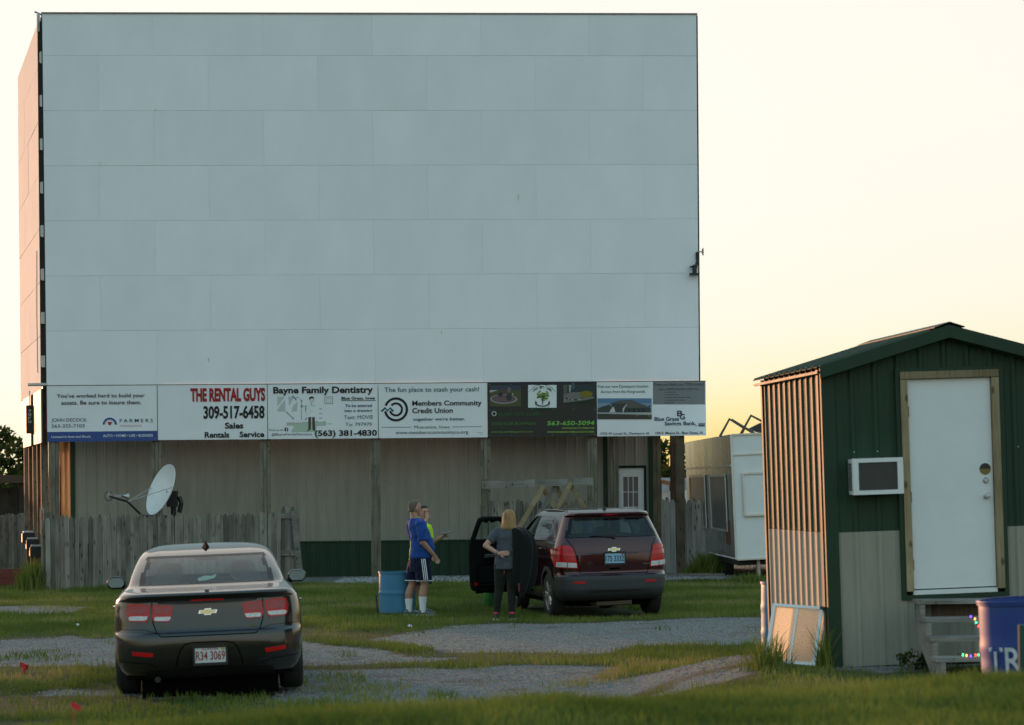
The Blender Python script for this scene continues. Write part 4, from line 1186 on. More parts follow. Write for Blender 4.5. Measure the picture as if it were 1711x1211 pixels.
# ------------------------------------------------------------------ green ticket shed
sp = W(1390, 1115, 22.3)
SLEAN = -0.024
shed = thing('ticket_shed', 'small green and taupe ribbed metal shed with a white door', 'shed', (sp.x, sp.y, sp.z), (0, SLEAN, math.radians(6.6)))
SWd, SDp, SE, SA, WZ = 2.44, 2.5, 2.86, 3.20, 1.29
def gable(x): return SE + (SA - SE) * (1 - abs(x - SWd / 2) / (SWd / 2))
DX0, DX1, DZ0, DZ1 = 0.823, 1.643, 0.717, 2.726
TRM = 0.075
cb = MB(); cb.prism([(0.02, 0.0), (SWd - 0.02, 0.0), (SWd - 0.02, SE - 0.03), (SWd / 2, SA - 0.03), (0.02, SE - 0.03)], 0.06, SDp - 0.02); cb.build('core', M['back'], shed)
for a, b in ((0.1, DX0 - TRM - 0.03), (DX1 + TRM + 0.03, SWd - 0.1)):
    corr(a, b, WZ, 0, ztop=gable, ph=0.05).build('upper_siding', M['green'], shed, recalc=False)
    corr(a, b, 0.0, WZ - 0.004, ph=0.05, y=-0.002).build('lower_siding', M['taupe'], shed, recalc=False)
corr(DX0 - TRM - 0.03, DX1 + TRM + 0.03, DZ1 + TRM, 0, ztop=gable, ph=0.05).build('gable_siding', M['green'], shed, recalc=False)
corr(DX0 - TRM - 0.03, DX1 + TRM + 0.03, 0.0, DZ0 - 0.10, ph=0.05).build('lower_siding', M['taupe'], shed, recalc=False)
for a, b in ((-0.022, 0.105), (SWd - 0.105, SWd + 0.022)):
    MB().bb(a, b, -0.024, 0.05, -0.02, SE - 0.02).build('corner_trim', M['green'], shed)
# left side: local frame with x running from the rear to the front corner
side = MB(); corr(0.0, SDp - 0.12, WZ, SE + 0.02, h=0.021, ph=0.1, mb=side)
so = side.build('side_siding', M['green'], shed, recalc=False); so.location = (-0.0, SDp, 0); so.rotation_euler = (0, 0, -PI / 2)
side = MB(); corr(0.0, SDp - 0.12, 0.0, WZ - 0.004, h=0.021, ph=0.1, y=-0.002, mb=side)
so = side.build('side_lower_siding', M['taupe'], shed, recalc=False); so.location = (-0.0, SDp, 0); so.rotation_euler = (0, 0, -PI / 2)
MB().bb(-0.034, -0.001, 0.05, 0.12, -0.02, SE).build('side_corner_trim', M['green'], shed); MB().bb(-0.034, 0.03, SDp - 0.03, SDp + 0.03, -0.02, SE).build('side_corner_trim', M['green'], shed)
# roof sheets with ribs, ridge cap, fascia
sl = (SA - SE) / (SWd / 2); RL = math.hypot(SWd / 2 + 0.09, (SWd / 2 + 0.09) * sl)
for sgn in (-1, 1):
    rmb = corr(-0.14, SDp + 0.16, 0, RL, h=0.02, ph=0.02)
    ro = rmb.build('roof_sheet', M['green'], shed, recalc=False)
    sol = ro.modifiers.new('thickness', 'SOLIDIFY'); sol.thickness = 0.006
    # sheet local: x along depth, z up the slope, -y outward
    up_ = Vector((-sgn, 0, sl)).normalized(); nrm_ = Vector((sgn * sl, 0, 1)).normalized()
    xa = Vector((0, 1, 0))
    eave = Vector((SWd / 2 + sgn * (SWd / 2 + 0.09), 0, SE - 0.09 * sl + 0.03))
    mt = Matrix((xa, -nrm_, up_)).transposed().to_4x4(); mt.translation = eave
    ro.matrix_local = mt
    f_ = MB(); e0 = Vector((SWd / 2 + sgn * (SWd / 2 + 0.06), -0.15, SE - 0.06 * sl)); e1 = Vector((SWd / 2, -0.15, SA))
    dz = Vector((0, 0, 1))
    f_.add([e0 + dz * -0.085, e1 + dz * -0.085, e1 + dz * 0.035, e0 + dz * 0.035, e0 + dz * -0.085 + Vector((0, .025, 0)), e1 + dz * -0.085 + Vector((0, .025, 0)), e1 + dz * 0.035 + Vector((0, .025, 0)), e0 + dz * 0.035 + Vector((0, .025, 0))], [(0, 1, 2, 3), (7, 6, 5, 4), (0, 4, 5, 1), (1, 5, 6, 2), (2, 6, 7, 3), (3, 7, 4, 0)])
    f_.build('fascia', M['green'], shed)
    f_ = MB(); a0 = Vector((SWd / 2 + sgn * (SWd / 2 - 0.02), -0.045, SE - 0.075)); a1 = Vector((SWd / 2, -0.045, SA - 0.075))
    f_.tube([a0, a1], 0.022, 4); f_.build('gable_trim', M['green'], shed)
    so_ = MB(); so_.add([e0 + dz * -0.08, e1 + dz * -0.08, e1 + dz * -0.08 + Vector((0, .17, 0)), e0 + dz * -0.08 + Vector((0, .17, 0))], [(0, 1, 2, 3)]); so_.build('soffit', M['green'], shed, recalc=False)
rc = MB(); rc.prism([(SWd / 2 - 0.15, SA - 0.15 * sl + 0.056), (SWd / 2, SA + 0.065), (SWd / 2 + 0.15, SA - 0.15 * sl + 0.056), (SWd / 2 + 0.15, SA - 0.15 * sl + 0.05), (SWd / 2, SA + 0.056), (SWd / 2 - 0.15, SA - 0.15 * sl + 0.05)], -0.16, SDp + 0.17)
rc.build('ridge_cap', M['green'], shed)
MB().bb(-0.08, -0.055, -0.12, SDp + 0.15, SE - 0.055, SE - 0.03).build('eave_trim', M['green'], shed)
# door and its timber frame
dd = MB().bb(DX0, DX1, -0.012, 0.03, DZ0, DZ1).build('door', M['white'], shed)
MB().bb(DX0 - TRM, DX0 - 0.006, -0.055, 0.03, DZ0 - 0.02, DZ1 + 0.0).build('door_jamb', M['newwood'], shed)
MB().bb(DX1 + 0.006, DX1 + TRM, -0.055, 0.03, DZ0 - 0.02, DZ1 + 0.0).build('door_jamb', M['newwood'], shed)
MB().bb(DX0 - TRM, DX1 + TRM, -0.057, 0.03, DZ1 + 0.006, DZ1 + TRM).build('door_head', M['newwood'], shed)
MB().bb(DX0 - 0.005, DX1 + 0.005, -0.03, 0.03, DZ0 - 0.055, DZ0 - 0.012).build('threshold', M['white'], shed)
for a, b, c, d in ((DX0 - TRM - 0.045, DX0 - TRM - 0.002, DZ0 - 0.1, DZ1 + TRM + 0.03), (DX1 + TRM + 0.002, DX1 + TRM + 0.045, DZ0 - 0.1, DZ1 + TRM + 0.03), (DX0 - TRM, DX1 + TRM, DZ1 + TRM + 0.002, DZ1 + TRM + 0.03), (DX0 - TRM, DX1 + TRM, DZ0 - 0.10, DZ0 - 0.057)):
    MB().bb(a, b, -0.04, 0.0, c, d).build('door_trim', M['green'], shed)
kn = MB(); kn.lathe([(0.0, -0.075), (0.02, -0.072), (0.028, -0.055), (0.02, -0.035), (0.012, -0.02), (0.03, -0.014), (0.032, -0.0125)], 20, (DX1 - 0.07, 0, DZ0 + 0.87), 'y'); kn.build('door_knob', M['steel'], dd, smooth=True)
kn = MB(); kn.lathe([(0.0, -0.03), (0.02, -0.03), (0.03, -0.02), (0.032, -0.0125)], 20, (DX1 - 0.072, 0, DZ0 + 1.02), 'y'); kn.build('deadbolt', M['steel'], dd, smooth=True)
kn = MB(); pts = [(DX1 - 0.075 + 0.056 * math.cos(a), DZ0 + 1.13 + 0.056 * math.sin(a)) for a in [2 * PI * k / 28 for k in range(28)]]
kn.mi = 0; kn.prism(pts[:15], -0.016, -0.0125); kn.mi = 1; kn.prism(pts[14:] + pts[:1], -0.016, -0.0125)
kn.build('round_plate', [mat('plate_dark', (0.025, 0.022, 0.025), 0.4), mat('plate_gold', (0.20, 0.16, 0.05), 0.35, metal=0.5)], dd)
for z in (2.42, 1.6, 0.95): MB().bb(DX0 - 0.006, DX0 + 0.008, -0.03, -0.0125, z - 0.05, z + 0.05).build('hinge', mat('rusty_hinge', (0.14, 0.045, 0.025), 0.7), dd)
# window air conditioner
AX0, AX1, AZ0, AZ1 = 0.215, 0.705, 1.64, 1.985
ac = MB().bb(AX0 + 0.01, AX1 - 0.01, -0.16, 0.02, AZ0 + 0.005, AZ1 - 0.005).build('air_conditioner', M['white'], shed)
f_ = MB(); t_ = 0.055; f_.bb(AX0, AX1, -0.205, -0.161, AZ1 - 0.04, AZ1); f_.bb(AX0, AX1, -0.205, -0.161, AZ0, AZ0 + 0.04); f_.bb(AX0, AX0 + t_, -0.205, -0.161, AZ0 + 0.041, AZ1 - 0.041); f_.bb(AX1 - t_, AX1, -0.205, -0.161, AZ0 + 0.041, AZ1 - 0.041)
f_.build('front_frame', M['white'], ac)
grm = mat('grille_dark', (0.10, 0.095, 0.095), 0.7, var=0.1)
MB().bb(AX0 + t_, AX1 - t_, -0.18, -0.161, AZ0 + 0.041, AZ1 - 0.041).build('filter', grm, ac)
f_ = MB()
for k in range(16): z = AZ0 + 0.05 + k * (AZ1 - AZ0 - 0.1) / 15; f_.bb(AX0 + t_, AX1 - t_, -0.192, -0.182, z - 0.003, z + 0.003)
tag(f_.build('grille', grm, ac), kind='stuff')
f_ = MB()
for k in range(14): z = AZ0 + 0.05 + k * (AZ1 - AZ0 - 0.1) / 13; f_.bb(AX0 + 0.004, AX0 + 0.009, -0.15, -0.03, z - 0.006, z + 0.006)
tag(f_.build('side_vents', M['black'], ac), kind='stuff')
for zz in (2.05, 1.15, 0.6):
    s_ = MB()
    for xx in (0.28, 0.51, 1.9, 2.13): s_.lathe([(0.009, -0.022), (0.006, -0.028)], 6, (xx - 0.0, 0, zz), 'y')
    tag(s_.build('screw_heads', M['steel'], shed), kind='stuff')

# ------------------------------------------------------------------ timber steps with a string of coloured lights
st_p = W(1528, 1120, 22.05)
zg = gh(st_p.x + 0.5, 21.6)
steps = thing('wooden_steps', 'weathered timber steps in front of the shed door', 'steps', (st_p.x, st_p.y, 0), (0, 0, math.radians(4)))
TZ = [0.905, 0.75, 0.585, 0.415]
SWI = 0.86
TREAD = wood('pale_tread', (0.15, 0.135, 0.12), (0.33, 0.31, 0.28), grain=(1.6, 60, 60), objvar=0.12)
for k, z in enumerate(TZ):
    o = MB().bb(-0.02, SWI + 0.02, -0.255 - k * 0.235, -0.0 - k * 0.235, z - 0.04, z).build('tread', TREAD, steps)
    o.rotation_euler = (0, rnd.uniform(-0.004, 0.004), 0)
for xs_ in (0.0, SWI - 0.045):
    ol = [(-0.02, TZ[0] - 0.045), (-0.02, TZ[0] - 0.3), (-0.75, zg - 0.08), (-1.0, zg - 0.08), (-1.0, TZ[3] - 0.045), (-0.72, TZ[3] - 0.045), (-0.72, TZ[2] - 0.045), (-0.49, TZ[2] - 0.045), (-0.49, TZ[1] - 0.045), (-0.255, TZ[1] - 0.045), (-0.255, TZ[0] - 0.045)]
    mb = MB()
    mb.add([(xs_, y, z) for y, z in ol] + [(xs_ + 0.045, y, z) for y, z in ol], [t for t in tessellate_polygon([[Vector((y, z, 0)) for y, z in ol]])] + [tuple(i + len(ol) for i in t) for t in tessellate_polygon([[Vector((y, z, 0)) for y, z in ol]])] + [(i, (i + 1) % len(ol), (i + 1) % len(ol) + len(ol), i + len(ol)) for i in range(len(ol))])
    mb.build('stringer', TREAD, steps)
for xs_ in (0.05, SWI - 0.14): MB().bb(xs_, xs_ + 0.09, -0.10, -0.06, zg - 0.05, TZ[0] - 0.042).build('step_post', M['picket'], steps)
MB().bb(0.1, SWI - 0.1, -0.035, -0.01, TZ[0] - 0.19, TZ[0] - 0.045).build('riser', M['postdark'], steps)
lights = thing('string_lights', 'string of small coloured bulbs hung under the shed steps', 'string lights', (st_p.x, st_p.y, 0), (0, 0, math.radians(4)))
LC = [emit('bulb_red', (1.0, 0.06, 0.03), 0.30), emit('bulb_green', (0.05, 0.8, 0.25), 0.30), emit('bulb_blue', (0.16, 0.05, 1.0), 0.30), emit('bulb_orange', (1.0, 0.3, 0.05), 0.30)]
pts = []
for px, py in ((1622, 1030), (1629, 1034), (1631, 1040), (1635, 1046), (1638, 1052), (1641, 1058), (1643, 1062)): pts.append(W(px, py, 21.55))
low_ = [W(px, py, 21.1) for px, py in ((1609, 1094), (1615, 1095), (1622, 1096), (1630, 1094.5), (1635, 1094))]
extra = [W(1552, 1054, 21.7)]
LM = Matrix.Translation((st_p.x, st_p.y, 0)) @ Matrix.Rotation(math.radians(4), 4, 'Z')
LI = LM.inverted()
bulbs = [MB().lathe([(0.001, -0.012), (0.008, -0.009), (0.010, 0), (0.007, 0.010), (0.001, 0.014)], 10).data('bulb', m, True) for m in LC]
for k, p in enumerate(pts + low_ + extra):
    o = link('bulb', bulbs[(2, 3, 1, 0, 2, 1, 0, 1, 3, 2, 0, 1, 1)[k % 13]], lights, LI @ p)
MB().tube([LI @ p for p in [W(1618, 1026, 21.6)] + pts + [W(1646, 1072, 21.4)]], 0.004, 5).build('wire', M['green'], lights)
MB().tube([LI @ p for p in [W(1600, 1092, 21.1)] + low_ + [W(1645, 1092, 21.1)]], 0.004, 5).build('wire', M['green'], lights)

# ------------------------------------------------------------------ translucent framed screens leaning by the shed
def meshscreen():
    m, nt, b, out = nodes_of('mesh_screen'); L = nt.links.new
    nt.nodes.remove(b)
    di = nt.nodes.new('ShaderNodeBsdfDiffuse'); di.inputs['Color'].default_value = (0.72, 0.66, 0.58, 1)
    tl = nt.nodes.new('ShaderNodeBsdfTranslucent'); tl.inputs['Color'].default_value = (0.98, 0.94, 0.84, 1)
    tc = nt.nodes.new('ShaderNodeTexCoord'); nz = nt.nodes.new('ShaderNodeTexNoise'); nz.inputs['Scale'].default_value = 90; L(tc.outputs['Object'], nz.inputs['Vector'])
    m1 = nt.nodes.new('ShaderNodeMixShader'); m1.inputs[0].default_value = 0.78; L(di.outputs[0], m1.inputs[1]); L(tl.outputs[0], m1.inputs[2])
    tp = nt.nodes.new('ShaderNodeBsdfTransparent')
    ck = nt.nodes.new('ShaderNodeMapRange'); ck.inputs['From Min'].default_value = 0.5; ck.inputs['From Max'].default_value = 0.62; ck.inputs['To Max'].default_value = 0.4; L(nz.outputs['Fac'], ck.inputs['Value'])
    m2 = nt.nodes.new('ShaderNodeMixShader'); L(ck.outputs[0], m2.inputs[0]); L(m1.outputs[0], m2.inputs[1]); L(tp.outputs[0], m2.inputs[2]); L(m2.outputs[0], out.inputs['Surface'])
    return m
MS = meshscreen()
for k in range(2):
    a = W(1277 + 8 * k, 1106 + 3 * k, 22.3 + 0.16 * k); top = W(1284 + 8 * k, 1008 + 3 * k, 22.55 + 0.16 * k); b = W(1362 + 8 * k, 1113 + 3 * k, 22.15 + 0.16 * k)
    zx = (b - a); wd = zx.length; hh = (top - a).length
    X_ = zx.normalized(); Z_ = (top - a); Z_ = (Z_ - X_ * Z_.dot(X_)).normalized(); Y_ = Z_.cross(X_)
    t = thing('window_screen', ('front white framed mesh panel with a centre bar leaning beside the shed', 'second white framed mesh panel standing behind the first one beside the shed')[k], 'mesh panel', group='mesh panels leaning by the shed')
    mt = Matrix((X_, Y_, Z_)).transposed().to_4x4(); mt.translation = a; t.matrix_world = mt
    MB().bb(0.02, wd - 0.02, -0.001, 0.001, 0.02, hh - 0.02).build('mesh', MS, t)
    for nm, x0, x1, z0, z1 in (('frame_rail', 0, wd, 0, 0.028), ('frame_rail', 0, wd, hh - 0.028, hh), ('frame_stile', 0, 0.028, 0.0285, hh - 0.0285), ('frame_stile', wd - 0.028, wd, 0.0285, hh - 0.0285), ('centre_bar', wd * 0.48, wd * 0.48 + 0.018, 0.029, hh - 0.029)):
        MB().bb(x0, x1, -0.014, 0.014, z0, z1).build(nm, M['white'], t)
    MB().bb(wd - 0.03, wd + 0.005, -0.017, 0.017, hh - 0.032, hh + 0.003).build('corner_cap', M['black'], t)

# ------------------------------------------------------------------ plastic drums
def drum(name, label, px, py_top, d, r, h, m, rib=(0.33, 0.67), lean=0.0, zoff=None, dents=True):
    p = W(px, py_top, d); z0 = p.z - h if zoff is None else zoff
    t = thing(name, label, 'barrel', (p.x, p.y, z0), (0, lean, 0), 'blue plastic drums')
    prof = [(r * 0.90, 0.0), (r * 0.97, 0.012), (r * 0.985, 0.05)]
    n = 26
    for k in range(1, n):
        z = h * k / n
        rr = r * (0.985 + 0.015 * math.sin(PI * k / n))
        for rb_ in rib:
            dz_ = abs(z - rb_ * h)
            if dz_ < 0.03: rr += 0.012 * (1 - dz_ / 0.03)
        prof.append((rr, z))
    prof += [(r * 0.985, h - 0.03), (r * 1.02, h - 0.025), (r * 1.02, h - 0.004), (r * 1.0, h), (r * 0.955, h - 0.003), (r * 0.95, h - 0.1), (r * 0.94, 0.03), (0.003, 0.025)]
    MB().lathe(prof, 44, caps=False).build('shell', m, t, smooth=50)
    MB().lathe([(r * 1.0, h - 0.012), (r * 1.03, h - 0.010), (r * 1.035, h - 0.003), (r * 1.03, h + 0.004), (r * 0.96, h + 0.003)], 44, caps=False).build('rim', m, t, smooth=True)
    return t
bl1 = mat('drum_light_blue', (0.045, 0.19, 0.33), 0.5, var=0.10, scale=3, spec=0.4, col2=(0.07, 0.22, 0.34))
d1 = drum('plastic_drum', 'light blue open drum standing in the grass beside the two men', 663, 955, 37.0, 0.285, 0.66, bl1, rib=(0.5,))
stp = W(632, 1018, 36.6)
tag(MB().tube([(0, 0, -0.1), (-0.03, 0, 0.32)], 0.012, 6).build('ground_stake', M['black']), 'thin dark stake stuck in the grass at the left of the light blue drum', 'stake').location = (stp.x, stp.y, 0)
drum('plastic_drum', 'pale blue drum half hidden behind the left wall of the shed', 1313, 972, 27.2, 0.29, 0.88, bl1, lean=0.0)
bl2 = mat('drum_deep_blue', (0.010, 0.045, 0.23), 0.5, var=0.10, scale=3, spec=0.5, col2=(0.06, 0.06, 0.14), c2lo=0.6, c2hi=0.75)
d3 = drum('plastic_drum', 'deep blue trash drum with white hand painted letters in front of the steps', 1722, 1000, 15.0, 0.292, 0.9, bl2, lean=-0.05)
# the painted words follow the round shell
lt = MB(); lt2 = MB()
add_text(lt, "TRASH", -0.262, 0.20, 0.45, 0.61, 0, 0.01); add_text(lt2, "ONLY", -0.20, 0.20, 0.27, 0.40, 0, 0.01)
for mbx in (lt, lt2):
    mbx.v = [(0.300 * math.sin(x / 0.292 * 1.25), -0.300 * math.cos(x / 0.292 * 1.25), z) for x, y, z in mbx.v]
    mbx.build('lettering', mat('white_brush_paint', (0.55, 0.58, 0.62), 0.7, var=0.2, scale=20), d3, recalc=False)
gs = W(1708, 1118, 14.2)
stk = MB().tube([(0, 0, -0.4), (0, 0, 0.27)], [0.025, 0.025], 8).build('green_post', mat('post_green', (0.01, 0.06, 0.05), 0.5)); stk.location = (gs.x, gs.y, gs.z)
tag(stk, 'short green metal post in front of the deep blue trash drum', 'post')

# ------------------------------------------------------------------ pin flags
redf = mat('flag_red', (0.65, 0.03, 0.04), 0.6)
for px, py, d, lab in ((37, 1114, 25.8, 'small red marker flag on the gravel edge at far left'), (122, 1182, 10.9, 'blurred small red marker flag in the near grass bank')):
    p = W(px, py, d)
    t = thing('marker_flag', lab, 'flag', (p.x, p.y, p.z - 0.12), (0, 0.06, 0.3), 'red marker flags')
    s_ = 1.0 if d > 20 else 0.5
    mb = MB(); n = 6
    vs = []
    for i in range(n + 1):
        for j in (0, 1): vs.append((s_ * (0.09 * i / n - 0.03), s_ * 0.012 * math.sin(i * 1.3), 0.12 + s_ * (0.055 * j - 0.006 * i)))
    mb.add(vs, [(2 * i, 2 * i + 2, 2 * i + 3, 2 * i + 1) for i in range(n)])
    fo = mb.build('flag', redf, t, recalc=False); fo.modifiers.new('t', 'SOLIDIFY').thickness = 0.002
    MB().tube([(0, 0, -0.15), (0, 0, 0.12)], 0.002 + 0.004 * (d > 20), 6).build('wire', redf, t)
    if d > 20: MB().tube([(-0.0, 0, 0.02), (0.02, 0, 0.12)], 0.02, 6).build('stem', redf, t)

# ------------------------------------------------------------------ kerb timber by the right fence
kp = W(1115, 955, 50.8)
tag(MB().bb(0, 1.25, 0, 0.14, -0.05, 0.07).build('landscape_timber', M['plank']), 'grey landscape timber lying at the foot of the right picket fence', 'timber').location = (kp.x, kp.y, 0)

# ------------------------------------------------------------------ cars
def pchip(xs, ys, x):
    """monotone cubic through the keys, no overshoot"""
    xs = np.asarray(xs, float); ys = np.asarray(ys, float); h = np.diff(xs); dl = np.diff(ys) / h
    m = np.zeros(len(xs)); m[0] = dl[0]; m[-1] = dl[-1]
    for i in range(1, len(xs) - 1):
        if dl[i - 1] * dl[i] > 0:
            w1 = 2 * h[i] + h[i - 1]; w2 = h[i] + 2 * h[i - 1]
            m[i] = (w1 + w2) / (w1 / dl[i - 1] + w2 / dl[i])
    k = np.clip(np.searchsorted(xs, x) - 1, 0, len(xs) - 2); t = (x - xs[k]) / h[k]
    return ((2 * t ** 3 - 3 * t ** 2 + 1) * ys[k] + (t ** 3 - 2 * t ** 2 + t) * h[k] * m[k] + (-2 * t ** 3 + 3 * t ** 2) * ys[k + 1] + (t ** 3 - t ** 2) * h[k] * m[k + 1])


def shell_grid(keys, per, plan, NR=22, NC=12, NS=90, NF=16):
    """horizontal slices: keys = (z, y_rear, y_front, half width, rear corner radius, front corner radius, rear bow)"""
    K = np.array(keys, float); u = np.arange(len(K))
    us = np.concatenate([np.linspace(i, i + 1, per[i] if isinstance(per, list) else per, endpoint=False) for i in range(len(K) - 1)] + [[len(K) - 1]])
    F = [np.array([pchip(u, K[:, c], x) for x in us]) for c in range(7)]
    rows = []
    for r in range(len(us)):
        z, yr, yf, w, rr, rf, bow = [F[c][r] for c in range(7)]
        rr = min(rr, w * 0.9); rf = min(rf, w * 0.9)
        half = []
        for i in range(NR):
            x = (w - rr) * i / NR; half.append((x, yr + bow * (x / w) ** 2))
        y0 = yr + bow * ((w - rr) / w) ** 2
        for i in range(NC):
            a = (PI / 2) * i / NC
            half.append((w - rr + rr * math.sin(a), y0 + rr * (1 - math.cos(a))))
        ya, yb = y0 + rr, yf - rf
        for i in range(NS): half.append((w, lerp(ya, yb, i / NS)))
        for i in range(NC):
            a = (PI / 2) * i / NC
            half.append((w - rf + rf * math.cos(a), yb + rf * math.sin(a)))
        for i in range(NF + 1): half.append(((w - rf) * (1 - i / NF), yf))
        half = [(x * plan(y, z), y) for x, y in half]
        ring = half + [(-x, y) for x, y in half[-2:0:-1]]
        rows.append([(x, y, z) for x, y in ring])
    return rows


class Car:
    def __init__(s, t, keys, per, plan, wheels, arch, classify, mats, order):
        s.t = t
        rows = shell_grid(keys, per, plan)
        n = len(rows[0]); s.n = n
        V = np.array(rows).reshape(-1, 3)
        # wheel openings: pull vertices close to the arch onto it
        hide = set()
        for (wy, wz) in wheels:
            d = np.hypot(V[:, 1] - wy, V[:, 2] - wz); side = np.abs(V[:, 0]) > 0.45
            near = side & (np.abs(d - arch) < 0.014) & (V[:, 2] < wz + arch + 0.05)
            for i in np.where(near)[0]:
                k = arch / d[i]; V[i, 1] = wy + (V[i, 1] - wy) * k; V[i, 2] = wz + (V[i, 2] - wz) * k
        s.V = V
        faces = []
        for r in range(len(rows) - 1):
            for c in range(n):
                f = (r * n + c, r * n + (c + 1) % n, (r + 1) * n + (c + 1) % n, (r + 1) * n + c)
                ce = V[list(f)].mean(0)
                if abs(ce[0]) > 0.45 and any(math.hypot(ce[1] - wy, ce[2] - wz) < arch for wy, wz in wheels): continue
                faces.append((f, ce, r, c))
        top = tuple((len(rows) - 1) * n + c for c in range(n)); bot = tuple(range(n - 1, -1, -1))
        # full smooth body used for projecting trim
        allf = [f for f, *_ in faces]
        s.bvh = BVHTree.FromPolygons([tuple(v) for v in V], allf + [top])
        groups = {}
        for f, ce, r, c in faces:
            k = classify(ce, r, c)
            if k in ('side_windows', 'rear_side_window', 'quarter_window', 'arch_cladding', 'sill', 'front_side_window'):
                k = k + ('|r' if ce[0] > 0 else '|l') + ('f' if ce[1] > 2.2 and k == 'arch_cladding' else '')
            groups.setdefault(k, []).append(f)
        groups.setdefault('body', []).append(top); groups.setdefault('underside', []).append(bot)
        s.obj = {}
        bm = bmesh.new(); vv = [bm.verts.new(v) for v in V]
        for f in allf + [top, bot]: bm.faces.new([vv[i] for i in f])
        bmesh.ops.recalc_face_normals(bm, faces=bm.faces); bm.normal_update()
        s.N = np.array([v.normal[:] for v in vv]); bm.free()
        for g in groups:
            nm = g.split('|')[0]
            if nm not in order: continue
            s.obj[g] = s.part(nm.rstrip('s') if nm == 'side_windows' else nm, groups[g], mats[nm], t)

    def part(s, name, fs, m, parent, off=0.0):
        used = sorted({i for f in fs for i in f}); mp = {i: k for k, i in enumerate(used)}
        me = bpy.data.meshes.new(name)
        me.from_pydata([tuple(s.V[i] + s.N[i] * off) for i in used], [], [tuple(mp[i] for i in f) for f in fs])
        for q in (m if isinstance(m, list) else [m]): me.materials.append(q)
        bm = bmesh.new(); bm.from_mesh(me); bm.normal_update()
        # face outwards
        for f in bm.faces:
            i = used[f.verts[0].index]
            if f.normal.dot(Vector(s.N[i])) < 0: f.normal_flip()
        bm.to_mesh(me); bm.free()
        me.polygons.foreach_set('use_smooth', [True] * len(me.polygons)); me.set_sharp_from_angle(angle=math.radians(38))
        return link(name, me, parent)

    def hit(s, x, z, ang=0.0):
        """the skin as seen from behind (ang turns the line of sight towards the left side)"""
        d = Vector((math.sin(ang), math.cos(ang), 0))
        o = Vector((x, 0, z)) - d * 4.0
        loc, nr, i, dist = s.bvh.ray_cast(o, d)
        if loc is None:
            loc, nr, i, dist = s.bvh.find_nearest(Vector((x, 0.1, z)))
        if nr.dot(d) > 0: nr = -nr
        return loc, nr

    def patch(s, name, poly, m, off, parent=None, ang=0.0, cuts=3, skirt=True):
        """a piece whose outline is drawn in rear view, laid on the skin and standing off it by 'off'"""
        bm = bmesh.new()
        tri = tessellate_polygon([[Vector((a, b, 0)) for a, b in poly]])
        vs = [bm.verts.new((a, 0, b)) for a, b in poly]
        for t in tri:
            try: bm.faces.new([vs[i] for i in t])
            except ValueError: pass
        for _ in range(cuts):
            es = [e for e in bm.edges if e.calc_length() > 0.03]
            if es: bmesh.ops.subdivide_edges(bm, edges=es, cuts=1, use_grid_fill=True)
            bmesh.ops.triangulate(bm, faces=[f for f in bm.faces if len(f.verts) > 4])
        base = {}
        for v in bm.verts:
            x, z = v.co.x, v.co.z
            loc, nr = s.hit(x, z, ang)
            base[v] = (loc, nr); v.co = loc + nr * off
        if skirt:
            be = [e for e in bm.edges if len(e.link_faces) == 1]
            mpv = {}
            for e in be:
                for v in e.verts:
                    if v not in mpv: mpv[v] = bm.verts.new(base[v][0] - base[v][1] * 0.004)
            for e in be:
                a, b = e.verts
                try: bm.faces.new((a, b, mpv[b], mpv[a]))
                except ValueError: pass
        bmesh.ops.recalc_face_normals(bm, faces=bm.faces)
        me = bpy.data.meshes.new(name); bm.to_mesh(me); bm.free(); me.materials.append(m)
        me.polygons.foreach_set('use_smooth', [True] * len(me.polygons)); me.set_sharp_from_angle(angle=math.radians(35))
        return link(name, me, parent or s.t)

    def strip(s, name, pts, w, m, off=0.0015, parent=None, ang=0.0, closed=False):
        """a narrow band (panel gap, seal) along a polyline on the skin"""
        fine = []
        q = pts + [pts[0]] if closed else pts
        for a, b in zip(q, q[1:]):
            k = max(1, int(math.hypot(b[0] - a[0], b[1] - a[1]) / 0.025))
            fine += [(lerp(a[0], b[0], i / k), lerp(a[1], b[1], i / k)) for i in range(k)]
        fine.append(q[-1])
        vs = []; fs = []
        for i, p in enumerate(fine):
            a = fine[max(0, i - 1)]; b = fine[min(len(fine) - 1, i + 1)]
            dx, dz = b[0] - a[0], b[1] - a[1]; l = math.hypot(dx, dz) or 1
            for sg in (-1, 1):
                loc, nr = s.hit(p[0] - dz / l * w / 2 * sg, p[1] + dx / l * w / 2 * sg, ang); vs.append(loc + nr * off)
        for i in range(len(fine) - 1): fs.append((2 * i, 2 * i + 1, 2 * i + 3, 2 * i + 2))
        return MB().add(vs, fs).build(name, m, parent or s.t, recalc=False)


